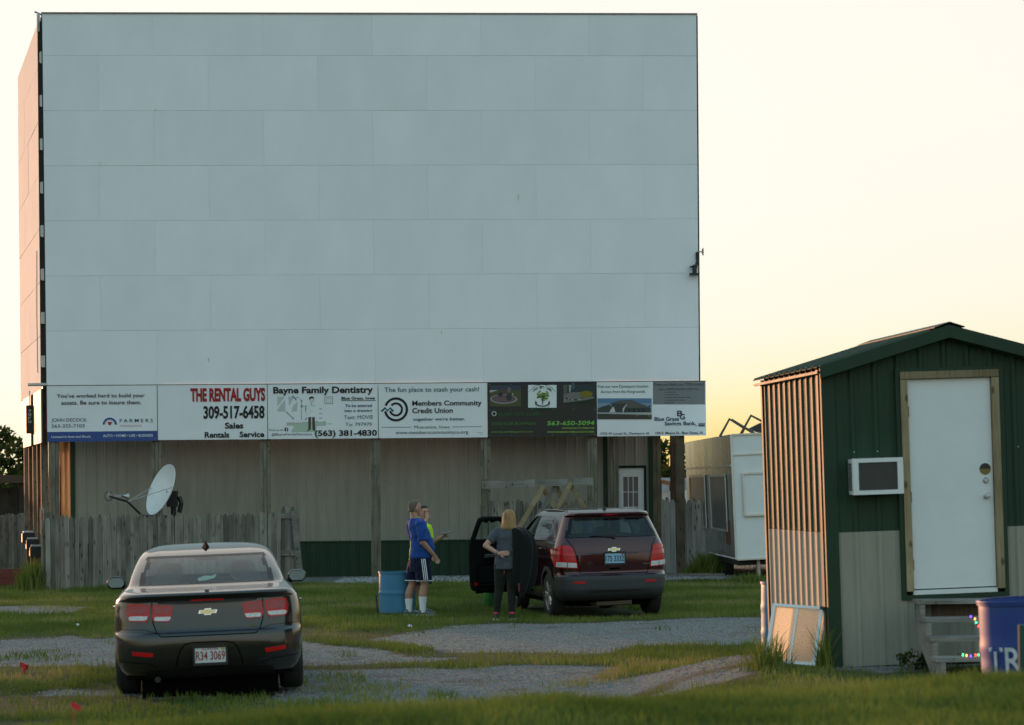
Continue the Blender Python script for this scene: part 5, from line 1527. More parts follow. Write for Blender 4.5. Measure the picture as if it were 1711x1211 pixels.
def paint(name, col, metal=0.5, rough=0.28, flake=0.15):
    m, nt, b, out = nodes_of(name); L = nt.links.new
    setp(b, Base_Color=col4(col), Metallic=metal, Roughness=rough, Coat_Weight=0.8, Coat_Roughness=0.04, Specular_IOR_Level=0.5)
    tc = nt.nodes.new('ShaderNodeTexCoord'); nz = nt.nodes.new('ShaderNodeTexNoise'); nz.inputs['Scale'].default_value = 3.0; nz.inputs['Detail'].default_value = 8
    L(tc.outputs['Object'], nz.inputs['Vector'])
    # road dust towards the sills
    sp_ = nt.nodes.new('ShaderNodeSeparateXYZ'); L(tc.outputs['Object'], sp_.inputs[0])
    dz = nt.nodes.new('ShaderNodeMapRange'); dz.inputs['From Min'].default_value = 0.75; dz.inputs['From Max'].default_value = 0.2; dz.inputs['To Max'].default_value = 0.3
    L(sp_.outputs['Z'], dz.inputs['Value'])
    mu = nt.nodes.new('ShaderNodeMath'); mu.operation = 'MULTIPLY'; L(dz.outputs[0], mu.inputs[0]); L(nz.outputs['Fac'], mu.inputs[1])
    mx = nt.nodes.new('ShaderNodeMix'); mx.data_type = 'RGBA'; mx.inputs['A'].default_value = col4(col); mx.inputs['B'].default_value = (0.12, 0.10, 0.08, 1)
    L(mu.outputs[0], mx.inputs['Factor']); L(mx.outputs['Result'], b.inputs['Base Color'])
    ra = nt.nodes.new('ShaderNodeMath'); ra.operation = 'MULTIPLY_ADD'; ra.inputs[1].default_value = 0.6; ra.inputs[2].default_value = rough; L(mu.outputs[0], ra.inputs[0]); L(ra.outputs[0], b.inputs['Roughness'])
    return m


def lamp_mat(name, col, rough=0.12):
    m, nt, b, out = nodes_of(name); L = nt.links.new
    tc = nt.nodes.new('ShaderNodeTexCoord'); mp = nt.nodes.new('ShaderNodeMapping'); mp.inputs['Scale'].default_value = (55, 1, 90); L(tc.outputs['Object'], mp.inputs['Vector'])
    vo = nt.nodes.new('ShaderNodeTexVoronoi'); vo.inputs['Scale'].default_value = 1; L(mp.outputs[0], vo.inputs['Vector'])
    mr = nt.nodes.new('ShaderNodeMapRange'); mr.inputs['To Min'].default_value = 0.75; mr.inputs['To Max'].default_value = 1.3; L(vo.outputs['Distance'], mr.inputs['Value'])
    vm = nt.nodes.new('ShaderNodeVectorMath'); vm.operation = 'SCALE'; vm.inputs[0].default_value = col; L(mr.outputs[0], vm.inputs['Scale']); L(vm.outputs[0], b.inputs['Base Color'])
    setp(b, Roughness=rough + 0.1, Coat_Weight=0.25, Specular_IOR_Level=0.35)
    return m


GLS = glass('car_glass', (0.66, 0.78, 0.77), 1.45)
GLD = glass('privacy_glass', (0.26, 0.32, 0.32), 1.5)
FRIT = mat('window_frit', (0.008, 0.008, 0.009), 0.35, var=0.05, spec=0.2)
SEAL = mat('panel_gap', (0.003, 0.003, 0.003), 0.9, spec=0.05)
CHR = mat('chrome', (0.75, 0.75, 0.76), 0.12, metal=1.0, var=0.02)
GOLD = mat('emblem_gold', (0.62, 0.48, 0.24), 0.25, metal=0.7, var=0.05)
REDL = lamp_mat('tail_red', (0.50, 0.008, 0.010)); REDP = lamp_mat('tail_pale_red', (0.34, 0.04, 0.045)); CLR = lamp_mat('tail_clear', (0.62, 0.60, 0.60), 0.08)
SEATM = mat('seat_fabric', (0.05, 0.05, 0.052), 0.9); SEATL = mat('seat_grey', (0.15, 0.15, 0.15), 0.85)
CARIN = mat('car_interior', (0.008, 0.008, 0.0085), 0.9, spec=0.1)


def wheel(parent, x, y, r, w, side, spokes=5, rim=0.66, dirty=False):
    """tyre with a spoked rim, the rim face turned outwards"""
    o = link('wheel', MB().lathe([(rim * r, -w / 2 + 0.01), (r * 0.9, -w / 2), (r * 0.97, -w / 2 + 0.015), (r, -w / 2 + 0.045), (r, w / 2 - 0.045), (r * 0.97, w / 2 - 0.015), (r * 0.9, w / 2), (rim * r, w / 2 - 0.01)], 44, (0, 0, 0), 'x', caps=False).data('tyre', M['rubber'], True), parent, (x, y, r))
    al = mat('alloy', (0.42, 0.40, 0.38), 0.35, metal=0.75, var=0.15) if 'alloy' not in bpy.data.materials else bpy.data.materials['alloy']
    sx = side * (w / 2)
    mb = MB(); mb.lathe([(rim * r, sx - side * 0.012), (rim * r * 0.93, sx - side * 0.02), (rim * r * 0.9, sx - side * 0.12)], 40, (0, 0, 0), 'x', caps=False)
    for k in range(spokes):
        a = 2 * PI * k / spokes
        for da in (-0.16, 0.16):
            p0 = Vector((sx - side * 0.035, math.cos(a) * 0.05, math.sin(a) * 0.05)); p1 = Vector((sx - side * 0.022, math.cos(a + da) * rim * r * 0.93, math.sin(a + da) * rim * r * 0.93))
            mb.tube([p0, p1], [0.026, 0.02], 6)
    mb.lathe([(0.002, sx - side * 0.015), (0.05, sx - side * 0.018), (0.06, sx - side * 0.04)], 20, (0, 0, 0), 'x', caps=False)
    mb.build('rim', al, o, smooth=True)
    MB().lathe([(0.002, sx - side * 0.1), (rim * r * 0.9, sx - side * 0.1)], 24, (0, 0, 0), 'x', caps=False).build('brake_disc', M['black'], o)
    return o


def bowtie(car, x, z, w, h, name='emblem'):
    """cross-shaped badge, gold face in a chrome rim"""
    def ol(k):
        a, b = w / 2 * k, h / 2 * k; s_ = h * 0.16
        return [(-a + s_ * .2, -b * .52), (-w * .17, -b * .52), (-w * .19, -b), (w * .15, -b), (w * .17, -b * .52), (a - s_ * 1.4, -b * .52), (a, b * .52), (w * .17, b * .52), (w * .19, b), (-w * .15, b), (-w * .17, b * .52), (-a + s_ * 1.4, b * .52)]
    e = car.patch(name, [(x + a, z + b) for a, b in ol(1.0)], CHR, 0.012, cuts=0)
    car.patch('emblem_face', [(x + a * 0.86, z + b * 0.74) for a, b in ol(1.0)], GOLD, 0.015, parent=e, cuts=0)
    return e


def plate(car, x, z, w, h, txt, bg, ink, frame_txt, ang=0.0, state=None):
    loc, nr = car.hit(x, z)
    y = loc.y - 0.022
    p = MB().cham((x, y, z), (w, 0.006, h), 0.008).build('license_plate', flat(bg, 0.35), car.t)
    f_ = MB(); b_ = 0.016
    f_.bb(x - w / 2 - b_, x + w / 2 + b_, y - 0.008, y + 0.006, z + h / 2 - 0.004, z + h / 2 + b_ + 0.006); f_.bb(x - w / 2 - b_, x + w / 2 + b_, y - 0.008, y + 0.006, z - h / 2 - b_ - 0.006, z - h / 2 + 0.004)
    f_.bb(x - w / 2 - b_, x - w / 2 + 0.004, y - 0.008, y + 0.006, z - h / 2, z + h / 2); f_.bb(x + w / 2 - 0.004, x + w / 2 + b_, y - 0.008, y + 0.006, z - h / 2, z + h / 2)
    f_.build('plate_frame', M['black'], p)
    mb = MB(); add_text(mb, txt, x - w * 0.46, x + w * 0.46, z - h * 0.30, z + h * 0.24, y - 0.005, 0.014); mb.build('plate_number', flat(ink), p, recalc=False)
    if frame_txt:
        mb = MB(); add_text(mb, frame_txt, x - w * 0.4, x + w * 0.4, z - h / 2 - 0.017, z - h / 2 - 0.002, y - 0.0095, 0.02); mb.build('frame_lettering', flat((0.6, 0.6, 0.6)), p, recalc=False)
    mb = MB(); mb.bb(x + w * 0.34, x + w * 0.46, y - 0.005, y - 0.004, z + h * 0.32, z + h * 0.46); mb.build('sticker', flat((0.55, 0.35, 0.05) if ink[0] > 0.1 else (0.5, 0.04, 0.03)), p)
    if state:
        mb = MB(); add_text(mb, state, x - w * 0.25, x + w * 0.25, z + h * 0.34, z + h * 0.46, y - 0.005, 0.01); mb.build('plate_heading', flat(ink), p, recalc=False)
    return p


def seat(parent, x, y, m, h=0.62, z=0.42):
    o = MB().cham((0, 0, 0), (0.46, 0.14, h), 0.08).build('seat', m, parent); o.location = (x, y, z + h / 2); o.rotation_euler = (-0.18, 0, 0)
    b = o.modifiers.new('b', 'BEVEL'); b.width = 0.03; b.segments = 2
    hr = MB().cham((0, 0, h / 2 + 0.12), (0.26, 0.10, 0.19), 0.05).build('headrest', m, o)
    return o


# ------------------------------------------------------------------ dark grey sedan
scx, scd = W(352, 1100, 22.35).x, 22.35
sedan = thing('parked_sedan', 'dark grey sedan seen from behind on the near grass', 'car', (scx, scd, gh(scx, scd + 1) + 0.0), (0, -0.028, math.radians(7.4)))
SK = [  # z, y_rear, y_front, half width, rear radius, front radius, bow
    (0.19, 0.34, 4.60, 0.74, 0.20, 0.20, 0.03), (0.25, 0.16, 4.75, 0.84, 0.30, 0.30, 0.05), (0.33, 0.055, 4.82, 0.895, 0.36, 0.35, 0.06), (0.43, 0.008, 4.86, 0.918, 0.40, 0.40, 0.07),
    (0.52, 0.0, 4.86, 0.925, 0.42, 0.42, 0.075), (0.60, 0.004, 4.86, 0.928, 0.43, 0.44, 0.08), (0.645, 0.018, 4.85, 0.928, 0.43, 0.45, 0.085), (0.67, 0.048, 4.84, 0.928, 0.42, 0.46, 0.09),
    (0.78, 0.075, 4.80, 0.925, 0.40, 0.48, 0.10), (0.90, 0.095, 4.70, 0.912, 0.38, 0.50, 0.11), (0.955, 0.098, 4.50, 0.898, 0.36, 0.50, 0.115), (0.985, 0.085, 4.2, 0.882, 0.34, 0.50, 0.12),
    (1.012, 0.070, 3.95, 0.862, 0.33, 0.45, 0.125), (1.030, 0.085, 3.8, 0.845, 0.32, 0.40, 0.125), (1.045, 0.15, 3.70, 0.825, 0.31, 0.35, 0.12), (1.060, 0.30, 3.55, 0.805, 0.30, 0.30, 0.11), (1.078, 0.46, 3.42, 0.785, 0.28, 0.28, 0.10),
    (1.095, 0.53, 3.36, 0.772, 0.26, 0.26, 0.10), (1.20, 0.76, 3.05, 0.735, 0.22, 0.24, 0.10), (1.30, 1.01, 2.76, 0.692, 0.19, 0.22, 0.10), (1.365, 1.20, 2.55, 0.655, 0.18, 0.20, 0.10),
    (1.405, 1.36, 2.42, 0.615, 0.18, 0.20, 0.10), (1.435, 1.56, 2.3, 0.54, 0.18, 0.2, 0.08), (1.455, 1.78, 2.2, 0.40, 0.15, 0.15, 0.05), (1.463, 1.92, 2.1, 0.22, 0.10, 0.10, 0.02)]
def splan(y, z):
    a = max(0.0, (1.3 - y) / 1.3); b = max(0.0, (y - 3.6) / 1.26)
    return 1 - 0.055 * a ** 2 - 0.06 * b ** 2
RSL = 0.028 * 4
def scls(ce, r, c):
    x, y, z = ce
    if z < 0.245: return 'underside'
    if 1.10 < z < 1.36:
        t = (z - 1.10) / 0.26
        yr = lerp(0.53, 1.20, t)
        if y < yr + 0.20 and abs(x) < lerp(0.665, 0.585, t):
            return 'rear_window' if abs(x) < lerp(0.61, 0.545, t) and 1.115 < z < 1.345 else 'window_frit'
        if abs(x) > 0.45 and lerp(1.0, 1.5, t) < y < lerp(3.1, 2.5, t): return 'side_windows'
        if y > lerp(3.2, 2.55, t): return 'windscreen'
    return 'body'
GREYP = paint('grey_metallic_paint', (0.020, 0.019, 0.0195), 0.35, 0.14)
SMATS = {'body': GREYP, 'underside': CARIN, 'rear_window': GLS, 'window_frit': FRIT, 'side_windows': GLS, 'windscreen': GLS}
car = Car(sedan, SK, 5, splan, [(1.03, 0.325), (3.77, 0.325)], 0.355, scls, SMATS, ['body', 'underside', 'rear_window', 'window_frit', 'side_windows', 'windscreen'])
# tail lamps: outer on the wing, inner on the boot lid; red over clear
for sg in (-1, 1):
    outer = [(0.548, 0.930), (0.68, 0.945), (0.755, 0.94), (0.775, 0.88), (0.768, 0.81), (0.745, 0.775), (0.59, 0.765), (0.557, 0.81)]
    inner = [(0.33, 0.900), (0.345, 0.918), (0.50, 0.928), (0.525, 0.922), (0.53, 0.81), (0.518, 0.768), (0.38, 0.760), (0.352, 0.775)]
    for nm, pl, cx, cz in (('tail_lamp', outer, 0.66, 0.856), ('inner_tail_lamp', inner, 0.425, 0.845)):
        pl = [(sg * a, b) for a, b in pl]
        lo = car.patch(nm, pl, REDL, 0.008)
        shr = lambda k1, k2, dz: [(sg * cx + (a - sg * cx) * k1, cz + dz + (b - cz) * k2) for a, b in pl]
        car.patch('pale_lens', shr(0.80, 0.46, 0.030), REDP, 0.011, parent=lo)
        car.patch('clear_lens', shr(0.80, 0.24, -0.052), CLR, 0.012, parent=lo)
boot = [(-0.53, 0.95), (-0.525, 0.76), (-0.49, 0.66), (-0.45, 0.625), (0.45, 0.625), (0.49, 0.66), (0.525, 0.76), (0.53, 0.95)]
car.strip('boot_gap', boot, 0.010, SEAL)
car.strip('bumper_seam', [(-0.86, 0.70), (-0.60, 0.695), (-0.50, 0.66)], 0.004, SEAL); car.strip('bumper_seam', [(0.86, 0.70), (0.60, 0.695), (0.50, 0.66)], 0.004, SEAL)
car.patch('high_brake_lamp', [(-0.16, 0.968), (0.16, 0.968), (0.155, 0.952), (-0.155, 0.952)], REDL, 0.004)
car.patch('boot_shade_patch', [(-0.50, 0.975), (0.50, 0.975), (0.46, 0.935), (0.3, 0.925), (-0.3, 0.925), (-0.46, 0.935)], mat('boot_lip_shade', (0.012, 0.011, 0.011), 0.4), 0.0018, skirt=False)  # flat dark patch painting the shade under the boot lip
car.strip('plate_recess', [(-0.32, 0.32), (-0.305, 0.40), (-0.27, 0.50), (-0.23, 0.545), (-0.15, 0.56), (0.15, 0.56), (0.23, 0.545), (0.27, 0.50), (0.305, 0.40), (0.32, 0.32)], 0.012, SEAL)
car.patch('lower_bumper', [(-0.62, 0.205), (-0.60, 0.30), (-0.32, 0.335), (0.32, 0.335), (0.60, 0.30), (0.62, 0.205)], M['black'], 0.004)
for sg in (-1, 1):
    rp_ = [(sg * a, b) for a, b in ((0.53, 0.475), (0.73, 0.492), (0.73, 0.455), (0.54, 0.435))]
    car.patch('reflector', rp_, REDL, 0.007)
    car.strip('bumper_crease', [(sg * 0.90, 0.40), (sg * 0.75, 0.385), (sg * 0.60, 0.375), (sg * 0.5, 0.34)], 0.006, SEAL)
bowtie(car, 0.0, 0.845, 0.185, 0.062)
mb = MB()
def badge(txt, x0, x1, z0, z1):
    loc, nr = car.hit((x0 + x1) / 2, (z0 + z1) / 2); mb = MB(); add_text(mb, txt, x0, x1, z0, z1, loc.y - 0.004, 0.02); mb.build('badge_lettering', CHR, car.t, recalc=False)
badge('MALIBU', 0.33, 0.47, 0.685, 0.705); badge('LTZ', -0.45, -0.385, 0.70, 0.722)
plate(car, 0.01, 0.435, 0.30, 0.15, 'R34 3069', (0.62, 0.62, 0.62), (0.32, 0.02, 0.03), '', state='ILLINOIS')
kb = MB(); loc, nr = car.hit(0, 1.02); kb.cham((0, loc.y + 0.06, 1.052), (0.045, 0.02, 0.012), 0.004); kb.build('boot_button', SEAL, sedan)
fin = MB(); fin.add([(0, 1.35, 1.40), (-0.042, 1.52, 1.425), (0.042, 1.52, 1.425), (0, 1.50, 1.50), (0, 1.80, 1.45)], [(0, 1, 3), (0, 3, 2), (1, 4, 3), (2, 3, 4), (0, 2, 4, 1)]); fin.build('roof_antenna', SEAL, sedan)
for sg in (-1, 1):
    mm = MB(); mm.cham((sg * 0.965, 2.82, 1.055), (0.20, 0.10, 0.135), 0.045); mo = mm.build('wing_mirror', GREYP if sg > 0 else M['black'], sedan); bv = mo.modifiers.new('b', 'BEVEL'); bv.width = 0.02; bv.segments = 3
    MB().cham((sg * 0.965, 2.762, 1.057), (0.165, 0.006, 0.10), 0.03, (-0.13, 0, 0)).build('mirror_glass', mat('mirror_glass', (0.09, 0.115, 0.12), 0.06, metal=1.0), mo)
    MB().tube([(sg * 0.80, 2.86, 0.99), (sg * 0.93, 2.84, 1.02)], 0.03).build('mirror_arm', M['black'], mo)
    wheel(sedan, sg * 0.805, 1.03, 0.33, 0.225, sg); wheel(sedan, sg * 0.805, 3.77, 0.33, 0.225, sg)
    for yy in (1.75, 2.75):
        MB().tube([(sg * 0.935, yy - 0.10, 0.85), (sg * 0.955, yy, 0.852), (sg * 0.935, yy + 0.10, 0.85)], 0.013, 6).build('door_handle', CHR, sedan)
    seat(sedan, sg * 0.38, 2.35, SEATL); 
seat(sedan, -0.42, 1.20, SEATM, 0.55); seat(sedan, 0.42, 1.20, SEATM, 0.55)
MB().bb(-0.7, 0.7, 0.55, 1.2, 1.03, 1.05).build('parcel_shelf', CARIN, sedan)
MB().bb(-0.72, 0.72, 3.0, 3.5, 0.95, 1.06).build('dashboard', CARIN, sedan)
MB().bb(-0.80, 0.80, 0.4, 4.4, 0.20, 0.24).build('floor_pan', CARIN, sedan)
MB().bb(-0.66, 0.66, 0.55, 4.3, 0.115, 0.195).build('underbody_shade', SEAL, sedan)  # black block added to deepen the shade beneath the car
MB().bb(-0.66, 0.66, 0.40, 0.54, 0.02, 0.21).build('under_car_shade', SEAL, sedan)  # black box almost down to the ground, stands in for under-car shade
MB().cham((0.0, 2.62, 1.30), (0.24, 0.03, 0.07), 0.02).build('interior_mirror', M['black'], sedan)
MB().tube([(-0.5, 0.5, 0.21), (-0.5, 0.15, 0.21)], 0.03, 10).build('exhaust', M['black'], sedan)
dcl = MB(); dcl.add([(a, 0.72 + b * 0.5, 1.125 + b) for a, b in ((-0.09, 0.02), (-0.02, 0.045), (0.05, 0.04), (0.1, 0.06), (0.08, 0.02), (0.0, 0.0), (-0.08, -0.005))], [(0, 1, 2, 3, 4, 5, 6)])
dcl.build('shelf_paper', flat((0.5, 0.6, 0.5)), sedan, recalc=False)

# ------------------------------------------------------------------ maroon SUV with its front door open
vx = W(1022, 1030, 36.0).x
suv = thing('maroon_suv', 'maroon compact SUV with its front left door open', 'car', (vx + 0.05, 35.4, gh(vx, 37)), (0, -0.012, math.radians(11.8)))
VK = [(0.24, 0.30, 4.05, 0.70, 0.18, 0.2, 0.03), (0.29, 0.12, 4.15, 0.80, 0.26, 0.3, 0.05), (0.37, 0.03, 4.22, 0.85, 0.30, 0.35, 0.06), (0.47, 0.0, 4.25, 0.872, 0.32, 0.38, 0.07), (0.58, 0.0, 4.25, 0.882, 0.33, 0.40, 0.075),
      (0.645, 0.012, 4.25, 0.886, 0.33, 0.42, 0.08), (0.675, 0.045, 4.24, 0.886, 0.32, 0.42, 0.085), (0.72, 0.062, 4.23, 0.886, 0.31, 0.42, 0.09), (0.85, 0.055, 4.20, 0.886, 0.30, 0.44, 0.10), (0.985, 0.060, 4.10, 0.880, 0.29, 0.45, 0.105), (1.0, 0.068, 4.05, 0.878, 0.29, 0.45, 0.105),
      (1.10, 0.095, 3.80, 0.862, 0.28, 0.40, 0.11), (1.17, 0.12, 3.45, 0.842, 0.27, 0.30, 0.115), (1.215, 0.14, 3.30, 0.822, 0.26, 0.28, 0.12), (1.30, 0.185, 3.12, 0.788, 0.24, 0.26, 0.12), (1.42, 0.255, 2.88, 0.740, 0.22, 0.24, 0.12), (1.53, 0.325, 2.66, 0.692, 0.20, 0.22, 0.12),
      (1.555, 0.315, 2.60, 0.680, 0.19, 0.22, 0.12), (1.575, 0.265, 2.55, 0.668, 0.19, 0.22, 0.11), (1.60, 0.265, 2.48, 0.650, 0.19, 0.22, 0.10), (1.625, 0.34, 2.40, 0.618, 0.20, 0.22, 0.10), (1.648, 0.55, 2.25, 0.55, 0.2, 0.2, 0.08), (1.664, 0.85, 2.05, 0.42, 0.18, 0.18, 0.05), (1.672, 1.15, 1.85, 0.24, 0.1, 0.1, 0.02)]
def vplan(y, z):
    a = max(0.0, (1.1 - y) / 1.1); b = max(0.0, (y - 3.1) / 1.15)
    return 1 - 0.045 * a ** 2 - 0.06 * b ** 2
VW = [(0.86, 0.345), (3.415, 0.345)]
def vdoor(x, y, z):
    """front left door outline"""
    if x > -0.4: return False
    if z < 0.36 or z > 1.545: return False
    y0 = 1.98 + max(0, z - 1.2) * 0.10; y1 = 3.02 if z < 1.17 else 3.02 - (z - 1.17) * 1.25
    return y0 < y < y1
def vcls(ce, r, c):
    x, y, z = ce
    if z < 0.28: return 'underside'
    dr = vdoor(x, y, z)
    if 1.225 < z < 1.525:
        t = (z - 1.225) / 0.30; yr = lerp(0.15, 0.325, t)
        if y < yr + 0.22 and abs(x) < lerp(0.725, 0.60, t):
            return 'rear_window' if abs(x) < lerp(0.665, 0.55, t) and 1.24 < z < 1.51 else 'window_frit'
        if abs(x) > 0.5:
            side = 'left' if x < 0 else 'right'
            if 1.24 < z < 1.50:
                if 0.98 + (1.5 - z) * 0.15 < y < 1.90: return 'rear_side_window'
                if 0.50 + (z - 1.24) * 0.75 < y < 0.88 and z > 1.27: return 'quarter_window'
                if dr and 2.06 + (z - 1.2) * 0.1 < y < 2.94 - max(0, z - 1.17) * 1.25: return 'door_window'
                if not dr and x > 0 and 2.06 < y < 2.9 - (z - 1.17) * 1.25: return 'front_side_window'
        if y > lerp(3.25, 2.66, t) - 0.12 and abs(x) < lerp(0.78, 0.66, t) - 0.06: return 'windscreen'
        if dr: return 'door'
        return 'pillars' if abs(x) > 0.5 and 0.88 < y < 2.1 and False else 'body'
    if dr: return 'door'
    if z < 0.655 and y < 0.42: return 'bumper'
    if any(math.hypot(y - wy, z - wz) < 0.455 for wy, wz in VW) and z < 0.78 and abs(x) > 0.5: return 'arch_cladding'
    if z < 0.36: return 'sill'
    return 'body'
MAROON = paint('maroon_paint', (0.050, 0.0065, 0.010), 0.45, 0.22)
BMP = mat('grey_bumper_plastic', (0.030, 0.031, 0.033), 0.55, var=0.15, scale=5)
VM = {'body': MAROON, 'underside': CARIN, 'rear_window': GLD, 'window_frit': FRIT, 'rear_side_window': GLD, 'quarter_window': GLD, 'front_side_window': GLS, 'windscreen': GLS, 'bumper': BMP, 'arch_cladding': BMP, 'sill': BMP}
def vcls2(ce, r, c): return vcls(ce, r, c)
vc = Car(suv, VK, 5, vplan, VW, 0.385, vcls, VM, list(VM))
# the open door: its skin, trim and glass swing about the front hinge
hinge = Vector((-0.865, 3.02, 0))
rows_v = vc.V; nn = vc.n
def side_patch(name, loops, m, parent):
    """outline (and holes) drawn in left side view (y, z), laid on the skin"""
    fine = []
    for lp in loops:
        q_ = []
        lp = list(lp)
        for a, b in zip(lp, lp[1:] + lp[:1]):
            k = max(1, int(math.hypot(b[0] - a[0], b[1] - a[1]) / 0.05)); q_ += [(lerp(a[0], b[0], i / k), lerp(a[1], b[1], i / k)) for i in range(k)]
        fine.append(q_)
    allp = [p for l in fine for p in l]
    bm = bmesh.new(); vs = [bm.verts.new((0, a, b)) for a, b in allp]
    base = 0
    for l in fine:
        for t in tessellate_polygon([[Vector((a, b, 0)) for a, b in l]]):
            try: bm.faces.new([vs[i + base] for i in t])
            except ValueError: pass
        base += len(l)
    bmesh.ops.remove_doubles(bm, verts=bm.verts, dist=0.0004)
    for _ in range(2):
        es = [e for e in bm.edges if e.calc_length() > 0.09]
        bmesh.ops.subdivide_edges(bm, edges=es, cuts=1); bmesh.ops.triangulate(bm, faces=[f for f in bm.faces if len(f.verts) > 3])
    for v in bm.verts:
        loc, nr, i_, d_ = vc.bvh.ray_cast(Vector((-3, v.co.y, v.co.z)), Vector((1, 0, 0)))
        if loc is not None: v.co = loc
        v.co -= hinge
    bmesh.ops.recalc_face_normals(bm, faces=bm.faces)
    if sum(f.normal.x for f in bm.faces) > 0: bmesh.ops.reverse_faces(bm, faces=bm.faces)
    me = bpy.data.meshes.new(name); bm.to_mesh(me); bm.free()
    for q_ in (m if isinstance(m, list) else [m]): me.materials.append(q_)
    me.polygons.foreach_set('use_smooth', [True] * len(me.polygons)); me.set_sharp_from_angle(angle=math.radians(38))
    return link(name, me, parent)
D_low = [(2.0, 0.40), (2.05, 0.36), (2.95, 0.36), (3.01, 0.42), (3.02, 1.15), (2.98, 1.195), (2.86, 1.195), (2.06, 1.195), (1.99, 1.195)]
D_back = [(1.99, 1.195), (2.06, 1.195), (2.10, 1.48), (2.14, 1.505), (2.12, 1.56), (2.04, 1.53)]
D_top = [(2.12, 1.56), (2.14, 1.505), (2.46, 1.495), (2.53, 1.46), (2.58, 1.515), (2.50, 1.555)]
D_frt = [(2.58, 1.515), (2.53, 1.46), (2.86, 1.195), (2.98, 1.195)]
D_win = [(2.06, 1.195), (2.10, 1.48), (2.14, 1.505), (2.46, 1.495), (2.53, 1.46), (2.86, 1.195)]
door_e = side_patch('front_door', [D_low, D_back, D_top, D_frt], [MAROON, CARIN], suv)
dwin = side_patch('door_glass', [D_win], GLS, door_e)
so_ = door_e.modifiers.new('thickness', 'SOLIDIFY'); so_.thickness = 0.045; so_.offset = -1; so_.material_offset = 1; so_.material_offset_rim = 1
door_e.location = hinge; door_e.rotation_euler = (0, 0, math.radians(-62))
tp_ = MB(); tp_.cham((0.10, -0.62, 0.62), (0.05, 0.62, 0.34), 0.05); tp_.build('door_card', CARIN, door_e)
tp_ = MB(); tp_.cham((0.125, -0.55, 0.92), (0.06, 0.5, 0.06), 0.015); tp_.build('armrest', SEATM, door_e)
tp_ = MB(); tp_.tube([(0.135, -0.22, 1.02), (0.15, -0.26, 1.03), (0.135, -0.32, 1.02)], 0.012, 6); tp_.build('inner_handle', CHR, door_e)
MB().cham((-0.12, -0.12, 1.18), (0.2, 0.10, 0.15), 0.04).build('wing_mirror', MAROON, door_e)
MB().bb(0.06, 0.075, -0.98, -0.9, 0.45, 0.5).build('door_reflector', REDL, door_e)
# seals round the side windows
def rearl(poly): return poly
for sg, fr in ((-1, 1), (1, 1)):
    pl = [(sg * 0.655, 0.985), (sg * 0.70, 1.055), (sg * 0.78, 1.09), (sg * 0.862, 1.075), (sg * 0.868, 0.95), (sg * 0.862, 0.80), (sg * 0.845, 0.745), (sg * 0.60, 0.738), (sg * 0.585, 0.765)]
    pl = [(sg * 0.63, 1.09), (sg * 0.70, 1.118), (sg * 0.80, 1.115), (sg * 0.862, 1.06), (sg * 0.872, 0.95), (sg * 0.868, 0.84), (sg * 0.845, 0.785), (sg * 0.56, 0.772), (sg * 0.575, 0.86)]
    a_ = -sg * 0.30
    def pj(q): return [(x * 1.0, z) for x, z in q]
    lo = vc.patch('tail_lamp', pj(pl), REDL, 0.014)
    cl = [(sg * 0.585, 0.855), (sg * 0.84, 0.872), (sg * 0.845, 0.80), (sg * 0.58, 0.785)]
    vc.patch('clear_lens', cl, CLR, 0.018, parent=lo)
    vc.strip('lens_bar', [(sg * 0.60, 0.95), (sg * 0.85, 0.965)], 0.007, flat((0.12, 0.004, 0.005)), 0.017, parent=lo); vc.strip('lens_bar', [(sg * 0.61, 1.03), (sg * 0.85, 1.045)], 0.005, flat((0.12, 0.004, 0.005)), 0.017, parent=lo); vc.strip('lens_bar', [(sg * 0.71, 0.79), (sg * 0.71, 0.862)], 0.010, flat((0.16, 0.14, 0.14)), 0.020, parent=lo)
    vc.patch('reflector', [(sg * 0.47, 0.575), (sg * 0.645, 0.575), (sg * 0.645, 0.545), (sg * 0.47, 0.545)], REDL, 0.006)
hatch = [(-0.705, 1.22), (-0.62, 1.10), (-0.57, 0.95), (-0.545, 0.76), (-0.52, 0.685), (0.52, 0.685), (0.545, 0.76), (0.57, 0.95), (0.62, 1.10), (0.705, 1.22)]
vc.strip('hatch_gap', hatch, 0.010, SEAL)
vc.strip('hatch_crease_shade', [(-0.38, 0.985), (0.0, 0.978), (0.38, 0.985)], 0.010, mat('crease_shadow', (0.012, 0.002, 0.003), 0.5), 0.0015)  # darker maroon band paints the shade along the crease
vc.patch('bumper_lip', [(-0.42, 0.47), (0.42, 0.47), (0.44, 0.44), (-0.44, 0.44)], BMP, 0.012); vc.patch('bumper_slot', [(-0.40, 0.435), (0.40, 0.435), (0.38, 0.405), (-0.38, 0.405)], M['black'], 0.004)
vc.patch('high_brake_lamp', [(-0.12, 1.585), (0.12, 1.585), (0.115, 1.565), (-0.115, 1.565)], REDL, 0.006)
vc.patch('hatch_handle', [(-0.10, 0.80), (0.10, 0.80), (0.095, 0.775), (-0.095, 0.775)], MAROON, 0.022); vc.patch('handle_recess', [(-0.085, 0.772), (0.085, 0.772), (0.075, 0.74), (-0.075, 0.74)], SEAL, 0.003)
bowtie(vc, 0.0, 1.045, 0.20, 0.066)
plate(vc, 0.0, 0.915, 0.31, 0.155, '175 3332', (0.30, 0.50, 0.66), (0.01, 0.01, 0.015), '', state='')
car = vc
badge('TRAX LT', 0.40, 0.57, 0.812, 0.832)
wp = MB(); l0, _ = vc.hit(0.02, 1.245); l1, _ = vc.hit(-0.34, 1.262); wp.tube([l0 + Vector((0, -0.02, 0)), l1 + Vector((0, -0.02, 0))], [0.022, 0.008], 6); wp.lathe([(0.03, -0.04), (0.035, 0.0)], 12, l0, 'y'); wp.build('rear_wiper', M['black'], suv)
